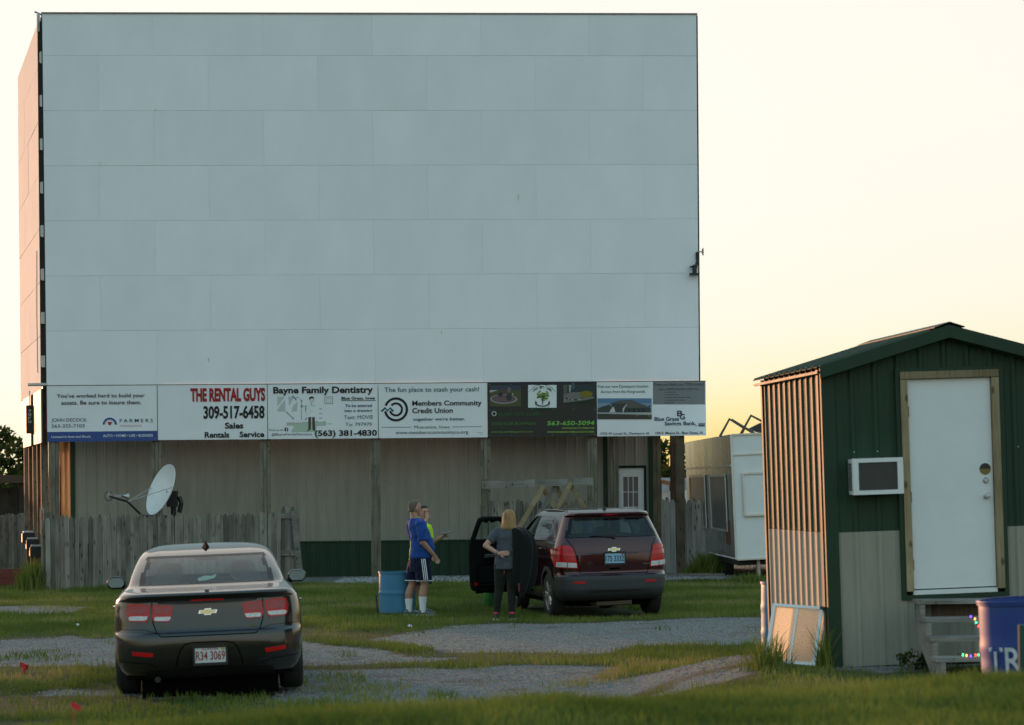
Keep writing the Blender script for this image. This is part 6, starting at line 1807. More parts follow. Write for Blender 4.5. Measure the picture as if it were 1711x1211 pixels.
an = MB(); an.lathe([(0.035, 0), (0.03, 0.03), (0.012, 0.045)], 14, (0.0, 0.62, 1.645)); an.tube([(0.0, 0.62, 1.68), (0.0, 0.50, 1.98)], 0.006, 6); an.build('roof_antenna', M['black'], suv)
for sg in (-1, 1):
    wheel(suv, sg * 0.765, 0.86, 0.345, 0.215, sg, 5); wheel(suv, sg * 0.765, 3.415, 0.345, 0.215, sg, 5)
    seat(suv, sg * 0.36, 2.15, SEATM, 0.72)
    rl = MB(); rl.tube([(sg * 0.60, 0.55, 1.622), (sg * 0.612, 1.2, 1.648), (sg * 0.612, 2.0, 1.645)], 0.014, 6); rl.build('roof_rail', MAROON, suv)
for x_ in (-0.42, 0.0, 0.42): seat(suv, x_, 1.15, SEATM, 0.62)
for yy in (1.13,):
    MB().tube([(-0.905, yy - 0.1, 1.06), (-0.93, yy, 1.062), (-0.905, yy + 0.1, 1.06)], 0.014, 6).build('door_handle', MAROON, suv)
MB().tube([(0.882, 1.03, 1.06), (0.905, 1.13, 1.062), (0.882, 1.23, 1.06)], 0.014, 6).build('door_handle', MAROON, suv)
MB().bb(-0.76, 0.76, 0.35, 3.5, 0.26, 0.30).build('floor_pan', CARIN, suv)
MB().bb(-0.72, 0.72, 2.85, 3.3, 0.9, 1.12).build('dashboard', CARIN, suv)
MB().bb(-0.6, 0.6, 0.5, 3.9, 0.175, 0.255).build('underbody_shade', CARIN, suv)  # dark block added to deepen the shade beneath the SUV
sw = MB(); sw.tube([(-0.36 + 0.18 * math.cos(a), 2.72 - 0.05 * math.sin(a), 1.0 + 0.18 * math.sin(a)) for a in [k * PI / 10 for k in range(21)]], 0.016, 6); sw.build('steering_wheel', M['black'], suv)
MB().tube([(-0.35, 0.9, 0.24), (-0.2, 0.3, 0.24), (0.3, 0.25, 0.25)], 0.06, 8).build('exhaust', mat('dusty_exhaust', (0.16, 0.13, 0.10), 0.8), suv)
MB().tube([(-0.7, 0.86, 0.30), (0.7, 0.86, 0.30)], 0.05, 8).build('rear_axle', CARIN, suv); MB().lathe([(0.02, -0.1), (0.15, -0.08), (0.16, 0.08), (0.02, 0.1)], 16, (0.05, 0.86, 0.27), 'y').build('axle_housing', CARIN, suv)
side_pts = [(1.96, 0.37), (1.93, 0.8), (1.93, 1.22)]
gl = MB()
for y_, z_ in ((0.93, 0), (1.95, 0)):
    pts = []
    for k in range(16):
        z = 0.42 + k * 0.05
        if y_ == 0.93 and math.hypot(y_ - 0.86, z - 0.345) < 0.46: continue
        loc, nr, i_, d_ = vc.bvh.ray_cast(Vector((-3, y_, z)), Vector((1, 0, 0)))
        if loc: pts.append(loc + Vector((-0.002, 0, 0)))
    for a_, b_ in zip(pts, pts[1:]): gl.add([a_ + Vector((0, -.005, 0)), a_ + Vector((0, .005, 0)), b_ + Vector((0, .005, 0)), b_ + Vector((0, -.005, 0))], [(0, 1, 2, 3)])
gl.build('door_gap', SEAL, suv, recalc=False)

# ------------------------------------------------------------------ folding chairs beyond the SUV, seen under it
def camp_chair(label, px, d, rz):
    p = W(px, 1000, d); t = thing('folding_chair', label, 'chair', (p.x, p.y, gh(p.x, p.y)), (0, 0, rz), 'folding chairs beyond the SUV')
    fbk = mat('chair_fabric', (0.03, 0.035, 0.06), 0.9) if 'chair_fabric' not in bpy.data.materials else bpy.data.materials['chair_fabric']
    tube_m = bpy.data.materials.get('chair_tube') or mat('chair_tube', (0.45, 0.45, 0.45), 0.4, metal=0.6)
    for x0, y0, x1, y1 in ((-.25, -.2, .25, -.2), (.25, -.2, -.25, -.2), (-.25, .2, .25, .2), (.25, .2, -.25, .2), (-.25, -.2, -.25, .2), (.25, .2, .25, -.2)):
        MB().tube([(x0, y0, 0), (x1, y1, 0.42)], 0.011, 6).build('leg', tube_m, t)
    MB().cham((0, 0, 0.44), (0.5, 0.42, 0.025), 0.01).build('seat', fbk, t)
    o = MB().cham((0, 0.24, 0.70), (0.5, 0.03, 0.45), 0.03).build('backrest', fbk, t)
    for sg in (-1, 1):
        MB().tube([(sg * .25, .2, 0.4), (sg * .26, .26, 0.93)], 0.011, 6).build('back_post', tube_m, t); MB().cham((sg * .27, 0.02, 0.62), (0.06, 0.4, 0.02), 0.008).build('armrest', fbk, t)
camp_chair('folding camp chair beyond the SUV, its thin legs showing under the middle', 1002, 41.5, 0.3)
camp_chair('folding camp chair beyond the SUV, its crossed legs showing under the right side', 1062, 41.2, -0.2)
bg = W(818, 1000, 39.0)
bag = thing('green_bag', 'bright green bag standing in the grass below the open SUV door', 'bag', (bg.x, bg.y, 0), (0, 0, 0.2))
m_ = MB(); m_.lathe([(0.01, 0), (0.10, 0.005), (0.115, 0.08), (0.105, 0.22), (0.085, 0.30), (0.03, 0.335), (0.01, 0.34)], 14, caps=False); m_.v = [(x * (1 + 0.12 * math.sin(9 * z + 3 * x)), y, z) for x, y, z in m_.v]
m_.build('sack', mat('bag_green', (0.03, 0.14, 0.02), 0.8, var=0.25, scale=12), bag, smooth=True)
MB().tube([(-.04, 0, .31), (-.03, 0, .40), (.03, 0, .40), (.04, 0, .31)], 0.008, 6).build('strap', M['black'], bag)

# ------------------------------------------------------------------ people
def loft(mb, rings, n=18):
    """rings: (center, x-axis vector, y-axis vector), flat ends"""
    vs = []; fs = []
    for c, ax, ay in rings:
        for k in range(n):
            a = 2 * PI * k / n; vs.append(Vector(c) + ax * math.cos(a) + ay * math.sin(a))
    m = len(rings)
    for i in range(m - 1):
        for k in range(n): fs.append((i * n + k, i * n + (k + 1) % n, (i + 1) * n + (k + 1) % n, (i + 1) * n + k))
    fs.append(tuple(range(n - 1, -1, -1))); fs.append(tuple((m - 1) * n + k for k in range(n)))
    mb.add(vs, fs)


class Fig:
    """body frame: r = to the person's right, f = forward, u = up; fwd = heading on the ground (angle from +x)"""
    def __init__(s, name, label, x, y, fwd):
        s.t = thing(name, label, 'person', (x, y, gh(x, y)), (0, 0, 0), None)
        s.f = Vector((math.cos(fwd), math.sin(fwd), 0)); s.r = Vector((math.sin(fwd), -math.cos(fwd), 0)); s.u = Vector((0, 0, 1))

    def p(s, r, f, u): return s.r * r + s.f * f + s.u * u

    def limb(s, mb, pts, rad, n=14, flat=1.0):
        """round tapered limb through points (r,f,u)"""
        P = [s.p(*q) for q in pts]
        mb.tube(P, list(rad), n)
        for q, r in ((P[0], rad[0]), (P[-1], rad[-1])): mb.ell(q, (r, r, r), 12, 8)

    def sleeve(s, mb, pts, rad, n=18):
        mb.tube([s.p(*q) for q in pts], list(rad), n)

    def trunk(s, mb, secs, n=26, rot=0.0):
        """secs: (u, center r, center f, half width, half depth)"""
        rr = (s.r * math.cos(rot) + s.f * math.sin(rot)); ff = (s.f * math.cos(rot) - s.r * math.sin(rot))
        loft(mb, [(s.p(cr_, cf, u), rr * w, ff * d) for u, cr_, cf, w, d in secs], n)

    def hand(s, mb, wrist, tip, palm_side, curl=0.3, scale=1.0):
        """palm block, four unequal bent fingers and a thumb from the side of the palm; all points in local coords"""
        w = Vector(wrist); d = (Vector(tip) - w).normalized(); side = Vector(palm_side); side = (side - d * side.dot(d)).normalized(); nrm_ = d.cross(side)
        k = scale
        pc = w + d * 0.05 * k
        loft(mb, [(w, side * 0.026 * k, nrm_ * 0.02 * k), (w + d * 0.03 * k, side * 0.038 * k, nrm_ * 0.018 * k), (w + d * 0.085 * k, side * 0.042 * k, nrm_ * 0.014 * k), (w + d * 0.095 * k, side * 0.038 * k, nrm_ * 0.010 * k)], 12)
        for i, (o, l) in enumerate(((-0.031, 0.062), (-0.0105, 0.075), (0.0105, 0.070), (0.031, 0.055))):
            b = w + d * 0.088 * k + side * o * k
            d1 = (d + nrm_ * curl * 0.6).normalized(); d2 = (d + nrm_ * curl * 1.6).normalized()
            m1 = b + d1 * l * 0.5 * k; e = m1 + d2 * l * 0.5 * k
            mb.tube([b - d * 0.01, b, m1, e], [0.009 * k, 0.0095 * k, 0.009 * k, 0.0075 * k], 8); mb.ell(e, (0.0075 * k,) * 3, 8, 6)
        b = w + d * 0.03 * k - side * 0.030 * k; m1 = b + (d * 0.7 - side * 0.7 + nrm_ * 0.3).normalized() * 0.035 * k; e = m1 + (d * 0.95 - side * 0.2 + nrm_ * 0.5).normalized() * 0.03 * k
        mb.tube([b, m1, e], [0.012 * k, 0.0105 * k, 0.0085 * k], 8); mb.ell(e, (0.0085 * k,) * 3, 8, 6)

    def head(s, mb, r, f, u, look, tilt=0.0, k=1.0):
        """u = crown height; look = heading of the face (angle). Returns frame for hair and eyes"""
        lf = Vector((math.cos(look), math.sin(look), 0)); lr = Vector((math.sin(look), -math.cos(look), 0))
        c = s.p(r, f, u - 0.118 * k)
        def q(a, b, d): return c + lr * a * k + lf * b * k + Vector((0, 0, d * k))
        loft(mb, [(q(0, .0, .116), lr * .02 * k, lf * .025 * k), (q(0, -.005, .106), lr * .048 * k, lf * .062 * k), (q(0, -.005, .08), lr * .068 * k, lf * .088 * k), (q(0, -.002, .04), lr * .076 * k, lf * .098 * k), (q(0, 0, .0), lr * .077 * k, lf * .099 * k), (q(0, .008, -.035), lr * .071 * k, lf * .088 * k), (q(0, .022, -.07), lr * .058 * k, lf * .066 * k), (q(0, .036, -.098), lr * .041 * k, lf * .045 * k), (q(0, .042, -.113), lr * .024 * k, lf * .028 * k)], 22)
        nose = [q(0, .095, .012), q(0, .108, -.012), q(0, .121, -.032), q(0, .108, -.043)]
        mb.tube(nose, [0.008 * k, 0.011 * k, 0.0145 * k, 0.010 * k], 8)
        mb.ell(q(0, .088, .024), (0.045 * k, 0.016 * k, 0.011 * k), 12, 8, (0, 0, look - PI / 2))       # brow
        mb.ell(q(0, .086, -.070), (0.021 * k, 0.014 * k, 0.008 * k), 10, 6, (0, 0, look - PI / 2))     # lips
        for sg in (-1, 1):
            mb.ell(q(sg * .078, -.004, -.012), (0.010 * k, 0.02 * k, 0.031 * k), 10, 8, (0, 0, look - PI / 2))
        mb.tube([q(0, -.02, -.05), s.p(r * 0.8, f * 0.8 - 0.01, u - 0.30 * k)], [0.052 * k, 0.062 * k], 16)
        for sg in (-1, 1):
            e = MB().ell(q(sg * .031, .086, .004), (0.011 * k,) * 3, 10, 8).build('eye', mat_once('eye_dark', (0.03, 0.02, 0.015), 0.25), s.t, smooth=True)
            b = MB(); b.tube([q(sg * .014, .098, .026), q(sg * .034, .095, .031), q(sg * .05, .082, .025)], [0.004, 0.005, 0.003], 6); b.build('eyebrow', mat_once('brow_brown', (0.05, 0.03, 0.02), 0.8), s.t)
        m_ = MB(); m_.tube([q(-.021, .094, -.070), q(0, .102, -.070), q(.021, .094, -.070)], [0.003, 0.0045, 0.003], 6); m_.build('mouth', mat_once('lip_tone', (0.30, 0.12, 0.10), 0.6), s.t)
        return q, lr, lf

    def finish(s, mb, name, m, voxel=0.010, smooth=3, fac=0.5, fold=None):
        o = mb.build(name, m, s.t)
        rm = o.modifiers.new('remesh', 'REMESH'); rm.mode = 'VOXEL'; rm.voxel_size = voxel; rm.use_smooth_shade = True
        if smooth:
            sm = o.modifiers.new('smooth', 'SMOOTH'); sm.iterations = smooth; sm.factor = fac
        f = {'shirt': (0.10, 0.030), 'shorts': (0.08, 0.024), 'leggings': (0.05, 0.012), 'hair': (0.022, 0.008)}.get(name)
        if f:
            tx = bpy.data.textures.new('fold', 'CLOUDS'); tx.noise_scale = f[0]; tx.noise_depth = 2
            dm = o.modifiers.new('folds', 'DISPLACE'); dm.texture = tx; dm.strength = f[1]; dm.mid_level = 0.42; dm.texture_coords = 'LOCAL'
        return o


def mat_once(name, col, rough=0.7, **k):
    return bpy.data.materials.get(name) or mat(name, col, rough, **k)


def skin(name, c):
    m, nt, b, out = nodes_of(name); L = nt.links.new
    tc = nt.nodes.new('ShaderNodeTexCoord'); nz = nt.nodes.new('ShaderNodeTexNoise'); nz.inputs['Scale'].default_value = 18; nz.inputs['Detail'].default_value = 5; L(tc.outputs['Object'], nz.inputs['Vector'])
    mx = nt.nodes.new('ShaderNodeMix'); mx.data_type = 'RGBA'; mx.inputs['A'].default_value = col4([v * 0.86 for v in c]); mx.inputs['B'].default_value = col4([c[0] * 1.1, c[1] * 1.02, c[2] * 1.0])
    L(nz.outputs['Fac'], mx.inputs['Factor']); L(mx.outputs['Result'], b.inputs['Base Color'])
    setp(b, Roughness=0.55, Subsurface_Weight=0.08, Subsurface_Scale=0.02, Specular_IOR_Level=0.35)
    return m


def cloth(name, c, wr=0.5):
    """woven fabric with soft wrinkles"""
    m, nt, b, out = nodes_of(name); L = nt.links.new
    tc = nt.nodes.new('ShaderNodeTexCoord'); mp = nt.nodes.new('ShaderNodeMapping'); mp.inputs['Scale'].default_value = (7, 7, 13); mp.inputs['Rotation'].default_value = (0.4, 0.5, 0.2); L(tc.outputs['Object'], mp.inputs['Vector'])
    nz = nt.nodes.new('ShaderNodeTexNoise'); nz.inputs['Scale'].default_value = 1.0; nz.inputs['Detail'].default_value = 3; nz.inputs['Distortion'].default_value = 1.0; L(mp.outputs[0], nz.inputs['Vector'])
    mr = nt.nodes.new('ShaderNodeMapRange'); mr.inputs['To Min'].default_value = 0.82; mr.inputs['To Max'].default_value = 1.15; L(nz.outputs['Fac'], mr.inputs['Value'])
    vm = nt.nodes.new('ShaderNodeVectorMath'); vm.operation = 'SCALE'; vm.inputs[0].default_value = c; L(mr.outputs[0], vm.inputs['Scale']); L(vm.outputs[0], b.inputs['Base Color'])
    bp = nt.nodes.new('ShaderNodeBump'); bp.inputs['Strength'].default_value = wr; bp.inputs['Distance'].default_value = 0.03; L(nz.outputs['Fac'], bp.inputs['Height']); L(bp.outputs[0], b.inputs['Normal'])
    setp(b, Roughness=0.9, Specular_IOR_Level=0.15, Sheen_Weight=0.1)
    return m


def shoe(F, r, f, heading, m, ms, L_=0.28):
    """trainer: upper on a pale sole, toe pointing along heading (angle relative to F.f)"""
    d = F.f * math.cos(heading) + F.r * math.sin(heading); sd = F.r * math.cos(heading) - F.f * math.sin(heading); c = F.p(r, f, 0)
    mb = MB()
    loft(mb, [(c + d * -0.085 + Vector((0, 0, .045)), sd * .030, Vector((0, 0, .035))), (c + d * -0.05 + Vector((0, 0, .06)), sd * .037, Vector((0, 0, .052))), (c + d * 0.0 + Vector((0, 0, .062)), sd * .041, Vector((0, 0, .054))), (c + d * 0.07 + Vector((0, 0, .045)), sd * .045, Vector((0, 0, .036))), (c + d * 0.14 + Vector((0, 0, .036)), sd * .043, Vector((0, 0, .026))), (c + d * 0.19 + Vector((0, 0, .03)), sd * .026, Vector((0, 0, .016)))], 16)
    o = mb.build('shoe', m, F.t, smooth=True)
    ol = []
    for k in range(20):
        a = 2 * PI * k / 20; ol.append(c + d * (0.05 + 0.15 * math.cos(a)) + sd * (0.05 * math.sin(a) * (1 + 0.12 * math.cos(a))))
    mb = MB(); mb.add([p + Vector((0, 0, 0.0)) for p in ol] + [p + Vector((0, 0, .03)) for p in ol], [tuple(range(19, -1, -1)), tuple(range(20, 40))] + [(k, (k + 1) % 20, (k + 1) % 20 + 20, k + 20) for k in range(20)])
    mb.build('sole', ms, o)
    return o


SK1 = skin('skin_ruddy', (0.42, 0.235, 0.165)); SK2 = skin('skin_fair', (0.46, 0.27, 0.20)); SK3 = skin('skin_light', (0.48, 0.29, 0.215))
WHT = cloth('white_cotton', (0.72, 0.73, 0.74), 0.25); GRYS = mat('shoe_grey', (0.12, 0.14, 0.16), 0.7, var=0.3, scale=40); SOLE = mat('shoe_sole', (0.55, 0.56, 0.56), 0.7); BLKS = mat('shoe_black', (0.02, 0.02, 0.022), 0.7, var=0.2)

# --- man in the blue shirt (faces right, a little away)
pm = W(700, 1019, 36.6)
F = Fig('person', 'man in blue t-shirt and navy shorts with white side stripes standing by the drum', pm.x, pm.y, math.radians(24))
body = MB()
F.head(body, -0.02, -0.045, 1.81, math.radians(32), k=1.02)
F.trunk(body, [(0.86, 0, 0.02, .165, .125), (0.95, 0, 0.03, .17, .145), (1.08, 0, 0.05, .165, .155), (1.22, 0, 0.035, .165, .14), (1.36, 0, -0.005, .175, .12), (1.47, 0, -0.03, .17, .095), (1.53, 0, -0.04, .10, .07)])
F.limb(body, [(0.205, -0.035, 1.455), (0.235, -0.02, 1.16)], [0.062, 0.050]); F.limb(body, [(0.235, -0.02, 1.16), (0.215, 0.165, 0.965)], [0.047, 0.031])
F.limb(body, [(-0.205, -0.03, 1.455), (-0.235, 0.04, 1.16)], [0.062, 0.050]); F.limb(body, [(-0.235, 0.04, 1.16), (-0.16, 0.22, 0.99)], [0.047, 0.031])
F.hand(body, F.p(0.215, 0.165, 0.965), F.p(0.205, 0.235, 0.86), F.f * 0.5 + F.u * -0.1, 0.5, 1.05)
F.hand(body, F.p(-0.16, 0.22, 0.99), F.p(-0.13, 0.28, 0.90), F.f, 0.5, 1.05)
F.limb(body, [(0.09, 0.02, 0.82), (0.115, 0.055, 0.50)], [0.098, 0.064]); F.limb(body, [(0.115, 0.055, 0.50), (0.118, 0.02, 0.34), (0.115, 0.02, 0.09)], [0.060, 0.064, 0.042])
F.limb(body, [(-0.09, 0.0, 0.82), (-0.12, -0.06, 0.50)], [0.098, 0.064]); F.limb(body, [(-0.12, -0.06, 0.50), (-0.125, -0.12, 0.34), (-0.12, -0.12, 0.09)], [0.060, 0.064, 0.042])
F.finish(body, 'body', SK1, 0.0062, 2)
shirt = MB()
F.trunk(shirt, [(0.905, 0, 0.045, .195, .175), (0.96, 0, 0.055, .198, .185), (1.08, 0, 0.07, .193, .188), (1.20, 0, 0.055, .190, .170), (1.32, 0, 0.02, .195, .150), (1.42, 0, -0.015, .205, .125), (1.49, 0, -0.035, .185, .095), (1.535, 0, -0.045, .105, .078)])
F.sleeve(shirt, [(0.14, -0.035, 1.475), (0.205, -0.035, 1.45), (0.232, -0.025, 1.30), (0.243, -0.015, 1.19)], [0.07, 0.086, 0.080, 0.078])
F.sleeve(shirt, [(-0.14, -0.035, 1.475), (-0.205, -0.03, 1.45), (-0.232, 0.0, 1.30), (-0.243, 0.025, 1.19)], [0.07, 0.086, 0.080, 0.078])
F.finish(shirt, 'shirt', cloth('blue_cotton', (0.018, 0.065, 0.28), 0.6), 0.011, 3)
sho = MB(); F.trunk(sho, [(0.70, 0, 0.02, .20, .15), (0.80, 0, 0.02, .20, .165), (0.93, 0, 0.04, .183, .165)])
F.sleeve(sho, [(0.095, 0.02, 0.86), (0.118, 0.045, 0.56)], [0.125, 0.128]); F.sleeve(sho, [(-0.095, 0.0, 0.86), (-0.125, -0.045, 0.56)], [0.125, 0.128])
F.finish(sho, 'shorts', cloth('navy_polyester', (0.006, 0.009, 0.035), 0.5), 0.011, 3)
for k in range(3):
    st = MB(); pts = []
    for i in range(8):
        u = lerp(0.90, 0.572, i / 7); a = math.radians(-22 + k * 11); rr = lerp(0.125, 0.138, i / 7) * 1.04
        c = F.p(lerp(0.083, 0.118, i / 7) + (0.0), lerp(0.02, 0.045, i / 7), u); out_ = F.r * math.cos(a) + F.f * math.sin(a); tg = F.f * math.cos(a) - F.r * math.sin(a)
        pts.append((c + out_ * rr - tg * 0.0065, c + out_ * rr + tg * 0.0065))
    st.add([p for q_ in pts for p in q_], [(2 * i, 2 * i + 1, 2 * i + 3, 2 * i + 2) for i in range(7)]); so_ = st.build('side_stripe', WHT, F.t, recalc=False); so_.modifiers.new('t', 'SOLIDIFY').thickness = 0.012
for r_, f_ in ((0.118, 0.046), (-0.125, -0.046)):
    hm = MB(); hm.lathe([(0.124, 0.552), (0.131, 0.552), (0.132, 0.562), (0.126, 0.564)], 26, F.p(r_, f_, 0), caps=False); hm.build('shorts_hem', WHT, F.t, smooth=True)
sk = MB(); F.sleeve(sk, [(0.115, 0.02, 0.06), (0.115, 0.02, 0.15), (0.1175, 0.02, 0.31)], [0.047, 0.050, 0.067]); sk.build('sock', WHT, F.t, smooth=True)
sk = MB(); F.sleeve(sk, [(-0.12, -0.12, 0.06), (-0.12, -0.12, 0.15), (-0.124, -0.12, 0.27)], [0.047, 0.050, 0.066]); sk.build('sock', WHT, F.t, smooth=True)
shoe(F, 0.115, 0.02, 0.25, GRYS, SOLE); shoe(F, -0.12, -0.12, -0.2, GRYS, SOLE)
hr = MB(); q, lr, lf = (lambda c, look: ((lambda a, b, d: c + Vector((math.sin(look), -math.cos(look), 0)) * a + Vector((math.cos(look), math.sin(look), 0)) * b + Vector((0, 0, d))), Vector((math.sin(look), -math.cos(look), 0)), Vector((math.cos(look), math.sin(look), 0))))(F.p(-0.02, -0.045, 1.81 - 0.118 * 1.02), math.radians(32))
loft(hr, [(q(0, -.005, .124), lr * .03, lf * .04), (q(0, -.012, .110), lr * .056, lf * .072), (q(0, -.016, .082), lr * .076, lf * .088), (q(0, -.034, .05), lr * .081, lf * .070), (q(0, -.048, .01), lr * .078, lf * .055), (q(0, -.056, -.03), lr * .066, lf * .044), (q(0, -.062, -.062), lr * .046, lf * .030)], 22)
F.finish(hr, 'hair', mat('hair_short_brown', (0.13, 0.10, 0.078), 0.85, var=0.3, scale=70, bump=0.4, bscale=160), 0.008, 2)

# --- man in the neon shirt behind him, hand raised to his face, phone in the other
pn = W(706, 1018, 37.15)
F = Fig('person', 'man in neon yellow shirt holding a phone and shading his face with one hand', pn.x - 0.04, pn.y, math.radians(-38))
body = MB()
look = math.radians(-48)
F.head(body, -0.04, 0.05, 1.72, look, k=0.97)
F.trunk(body, [(0.84, 0, 0.0, .155, .11), (0.95, 0, 0.0, .158, .115), (1.10, 0, 0.01, .155, .115), (1.25, 0, 0.0, .17, .12), (1.36, 0, 0.0, .18, .11), (1.42, 0, 0.0, .165, .085), (1.47, -0.01, 0.02, .09, .065)])
# left hand (camera right) holds the phone, right hand is raised
F.limb(body, [(-0.19, 0.0, 1.39), (-0.245, 0.03, 1.12)], [0.055, 0.044]); F.limb(body, [(-0.245, 0.03, 1.12), (-0.30, 0.22, 1.22)], [0.042, 0.029])
F.hand(body, F.p(-0.30, 0.22, 1.22), F.p(-0.325, 0.31, 1.27), F.r, 0.9, 1.0)
F.limb(body, [(0.19, 0.0, 1.39), (0.22, 0.20, 1.24)], [0.055, 0.044]); F.limb(body, [(0.22, 0.20, 1.24), (0.05, 0.20, 1.52)], [0.042, 0.029])
F.hand(body, F.p(0.05, 0.20, 1.52), F.p(0.005, 0.175, 1.62), F.r, 0.7, 1.0)
F.limb(body, [(0.08, 0.0, 0.78), (0.125, 0.04, 0.48)], [0.09, 0.058]); F.limb(body, [(0.125, 0.04, 0.48), (0.15, 0.0, 0.32), (0.16, -0.03, 0.09)], [0.055, 0.058, 0.038])
F.limb(body, [(-0.08, 0.0, 0.78), (-0.10, 0.03, 0.48)], [0.09, 0.058]); F.limb(body, [(-0.10, 0.03, 0.48), (-0.10, 0.0, 0.32), (-0.10, -0.01, 0.09)], [0.055, 0.058, 0.038])
F.finish(body, 'body', SK2, 0.0062, 2)
shirt = MB()
F.trunk(shirt, [(0.80, 0.01, 0.0, .185, .145), (0.95, 0, 0.0, .182, .14), (1.12, 0, 0.01, .178, .138), (1.26, 0, 0.0, .188, .138), (1.36, 0, 0.0, .198, .125), (1.42, 0, 0.0, .178, .095), (1.465, 0, 0.01, .095, .07)])
F.sleeve(shirt, [(-0.13, 0, 1.40), (-0.19, 0, 1.385), (-0.232, 0.02, 1.19)], [0.065, 0.076, 0.07]); F.sleeve(shirt, [(0.13, 0, 1.40), (0.19, 0.02, 1.385), (0.215, 0.14, 1.28)], [0.065, 0.076, 0.07])
F.finish(shirt, 'shirt', cloth('neon_yellow_cotton', (0.50, 0.80, 0.03), 0.5), 0.011, 3)
sho = MB(); F.trunk(sho, [(0.66, 0, 0.01, .185, .13), (0.78, 0, 0.0, .178, .14), (0.90, 0, 0.0, .165, .13)])
F.sleeve(sho, [(0.09, 0.0, 0.82), (0.125, 0.035, 0.47)], [0.112, 0.108]); F.sleeve(sho, [(-0.09, 0.0, 0.82), (-0.105, 0.03, 0.47)], [0.112, 0.108])
F.finish(sho, 'shorts', cloth('teal_polyester', (0.006, 0.07, 0.085), 0.5), 0.011, 3)
BLKC = cloth('black_cotton', (0.012, 0.012, 0.013), 0.3)
for pts in ([(0.16, -0.03, 0.05), (0.16, -0.03, 0.13), (0.155, -0.02, 0.19)], [(-0.10, -0.01, 0.05), (-0.10, -0.01, 0.13), (-0.10, -0.005, 0.19)]):
    sk = MB(); F.sleeve(sk, pts, [0.043, 0.045, 0.052]); sk.build('sock', BLKC, F.t, smooth=True)
shoe(F, 0.16, -0.03, 0.35, mat('shoe_light', (0.4, 0.42, 0.43), 0.7, var=0.3, scale=40), SOLE); shoe(F, -0.10, -0.01, -0.2, GRYS, SOLE)
c = F.p(-0.04, 0.05, 1.72 - 0.118 * 0.97); lr = Vector((math.sin(look), -math.cos(look), 0)); lf = Vector((math.cos(look), math.sin(look), 0))
q = lambda a, b, d: c + lr * a + lf * b + Vector((0, 0, d))
hr = MB(); loft(hr, [(q(0, 0, .122), lr * .04, lf * .05), (q(0, -.006, .108), lr * .06, lf * .078), (q(0, -.012, .08), lr * .077, lf * .09), (q(0, -.028, .05), lr * .08, lf * .075), (q(0, -.04, .0), lr * .076, lf * .06), (q(0, -.05, -.04), lr * .06, lf * .045)], 22)
F.finish(hr, 'hair', mat('hair_dark', (0.025, 0.018, 0.013), 0.7, var=0.3, scale=70, bump=0.4, bscale=160), 0.008, 2)
PH = F.p(-0.315, 0.32, 1.285)
phone = thing('phone', 'dark mobile phone held out by the man in the neon shirt', 'phone', F.t.location + PH, (0.2, -0.28, math.radians(-20)))
MB().cham((0, 0, 0), (0.145, 0.07, 0.009), 0.003).build('case', M['black'], phone); MB().bb(-0.066, 0.066, -0.031, 0.031, 0.005, 0.006).build('screen', mat('phone_glass', (0.25, 0.27, 0.3), 0.1), phone)

# --- woman with her back to us, hand on her hip, dark coat over the other shoulder
pw_ = W(846, 1029, 35.3)
F = Fig('person', 'woman seen from behind in grey t-shirt with left hand on her back', pw_.x, pw_.y, math.radians(88))
body = MB()
F.head(body, 0.055, 0.0, 1.66, math.radians(80), k=0.97)
F.trunk(body, [(0.80, 0.01, 0, .165, .115), (0.90, 0.01, 0, .168, .125), (1.0, 0.015, 0, .14, .105), (1.12, 0.02, 0, .135, .10), (1.24, 0.025, 0, .15, .105), (1.33, 0.03, 0, .16, .095), (1.385, 0.035, 0, .13, .07), (1.43, 0.05, 0, .07, .055)])
F.limb(body, [(-0.125, -0.01, 1.33), (-0.30, -0.07, 1.13)], [0.052, 0.043]); F.limb(body, [(-0.30, -0.07, 1.13), (-0.10, -0.165, 1.01)], [0.041, 0.028])
F.hand(body, F.p(-0.10, -0.165, 1.01), F.p(0.06, -0.165, 1.02), F.u, 0.12, 1.0)
F.limb(body, [(0.19, 0.0, 1.33), (0.27, 0.03, 1.10)], [0.052, 0.043]); F.limb(body, [(0.27, 0.03, 1.10), (0.24, 0.20, 1.08)], [0.041, 0.028])
F.hand(body, F.p(0.24, 0.20, 1.08), F.p(0.20, 0.30, 1.08), F.u, 0.8, 0.95)
F.limb(body, [(-0.075, 0, 0.78), (-0.105, 0.02, 0.46)], [0.09, 0.058]); F.limb(body, [(-0.105, 0.02, 0.46), (-0.125, 0.0, 0.32), (-0.15, 0.0, 0.09)], [0.055, 0.056, 0.036])
F.limb(body, [(0.08, 0, 0.78), (0.085, -0.01, 0.46)], [0.09, 0.058]); F.limb(body, [(0.085, -0.01, 0.46), (0.085, -0.04, 0.32), (0.085, -0.05, 0.09)], [0.055, 0.056, 0.036])
F.finish(body, 'body', SK3, 0.0062, 2)
shirt = MB()
F.trunk(shirt, [(0.775, 0.01, -0.005, .178, .135), (0.88, 0.01, 0, .178, .138), (1.0, 0.015, 0, .16, .125), (1.12, 0.02, 0, .155, .12), (1.24, 0.025, 0, .165, .125), (1.33, 0.03, 0, .172, .112), (1.39, 0.035, 0, .14, .08), (1.425, 0.05, 0, .075, .06)])
F.sleeve(shirt, [(-0.07, 0, 1.36), (-0.125, -0.005, 1.335), (-0.235, -0.045, 1.195)], [0.06, 0.070, 0.066]); F.sleeve(shirt, [(0.12, 0, 1.36), (0.19, 0.0, 1.335), (0.235, 0.02, 1.2)], [0.06, 0.070, 0.066])
F.finish(shirt, 'shirt', cloth('heather_grey', (0.075, 0.085, 0.105), 0.5), 0.010, 3)
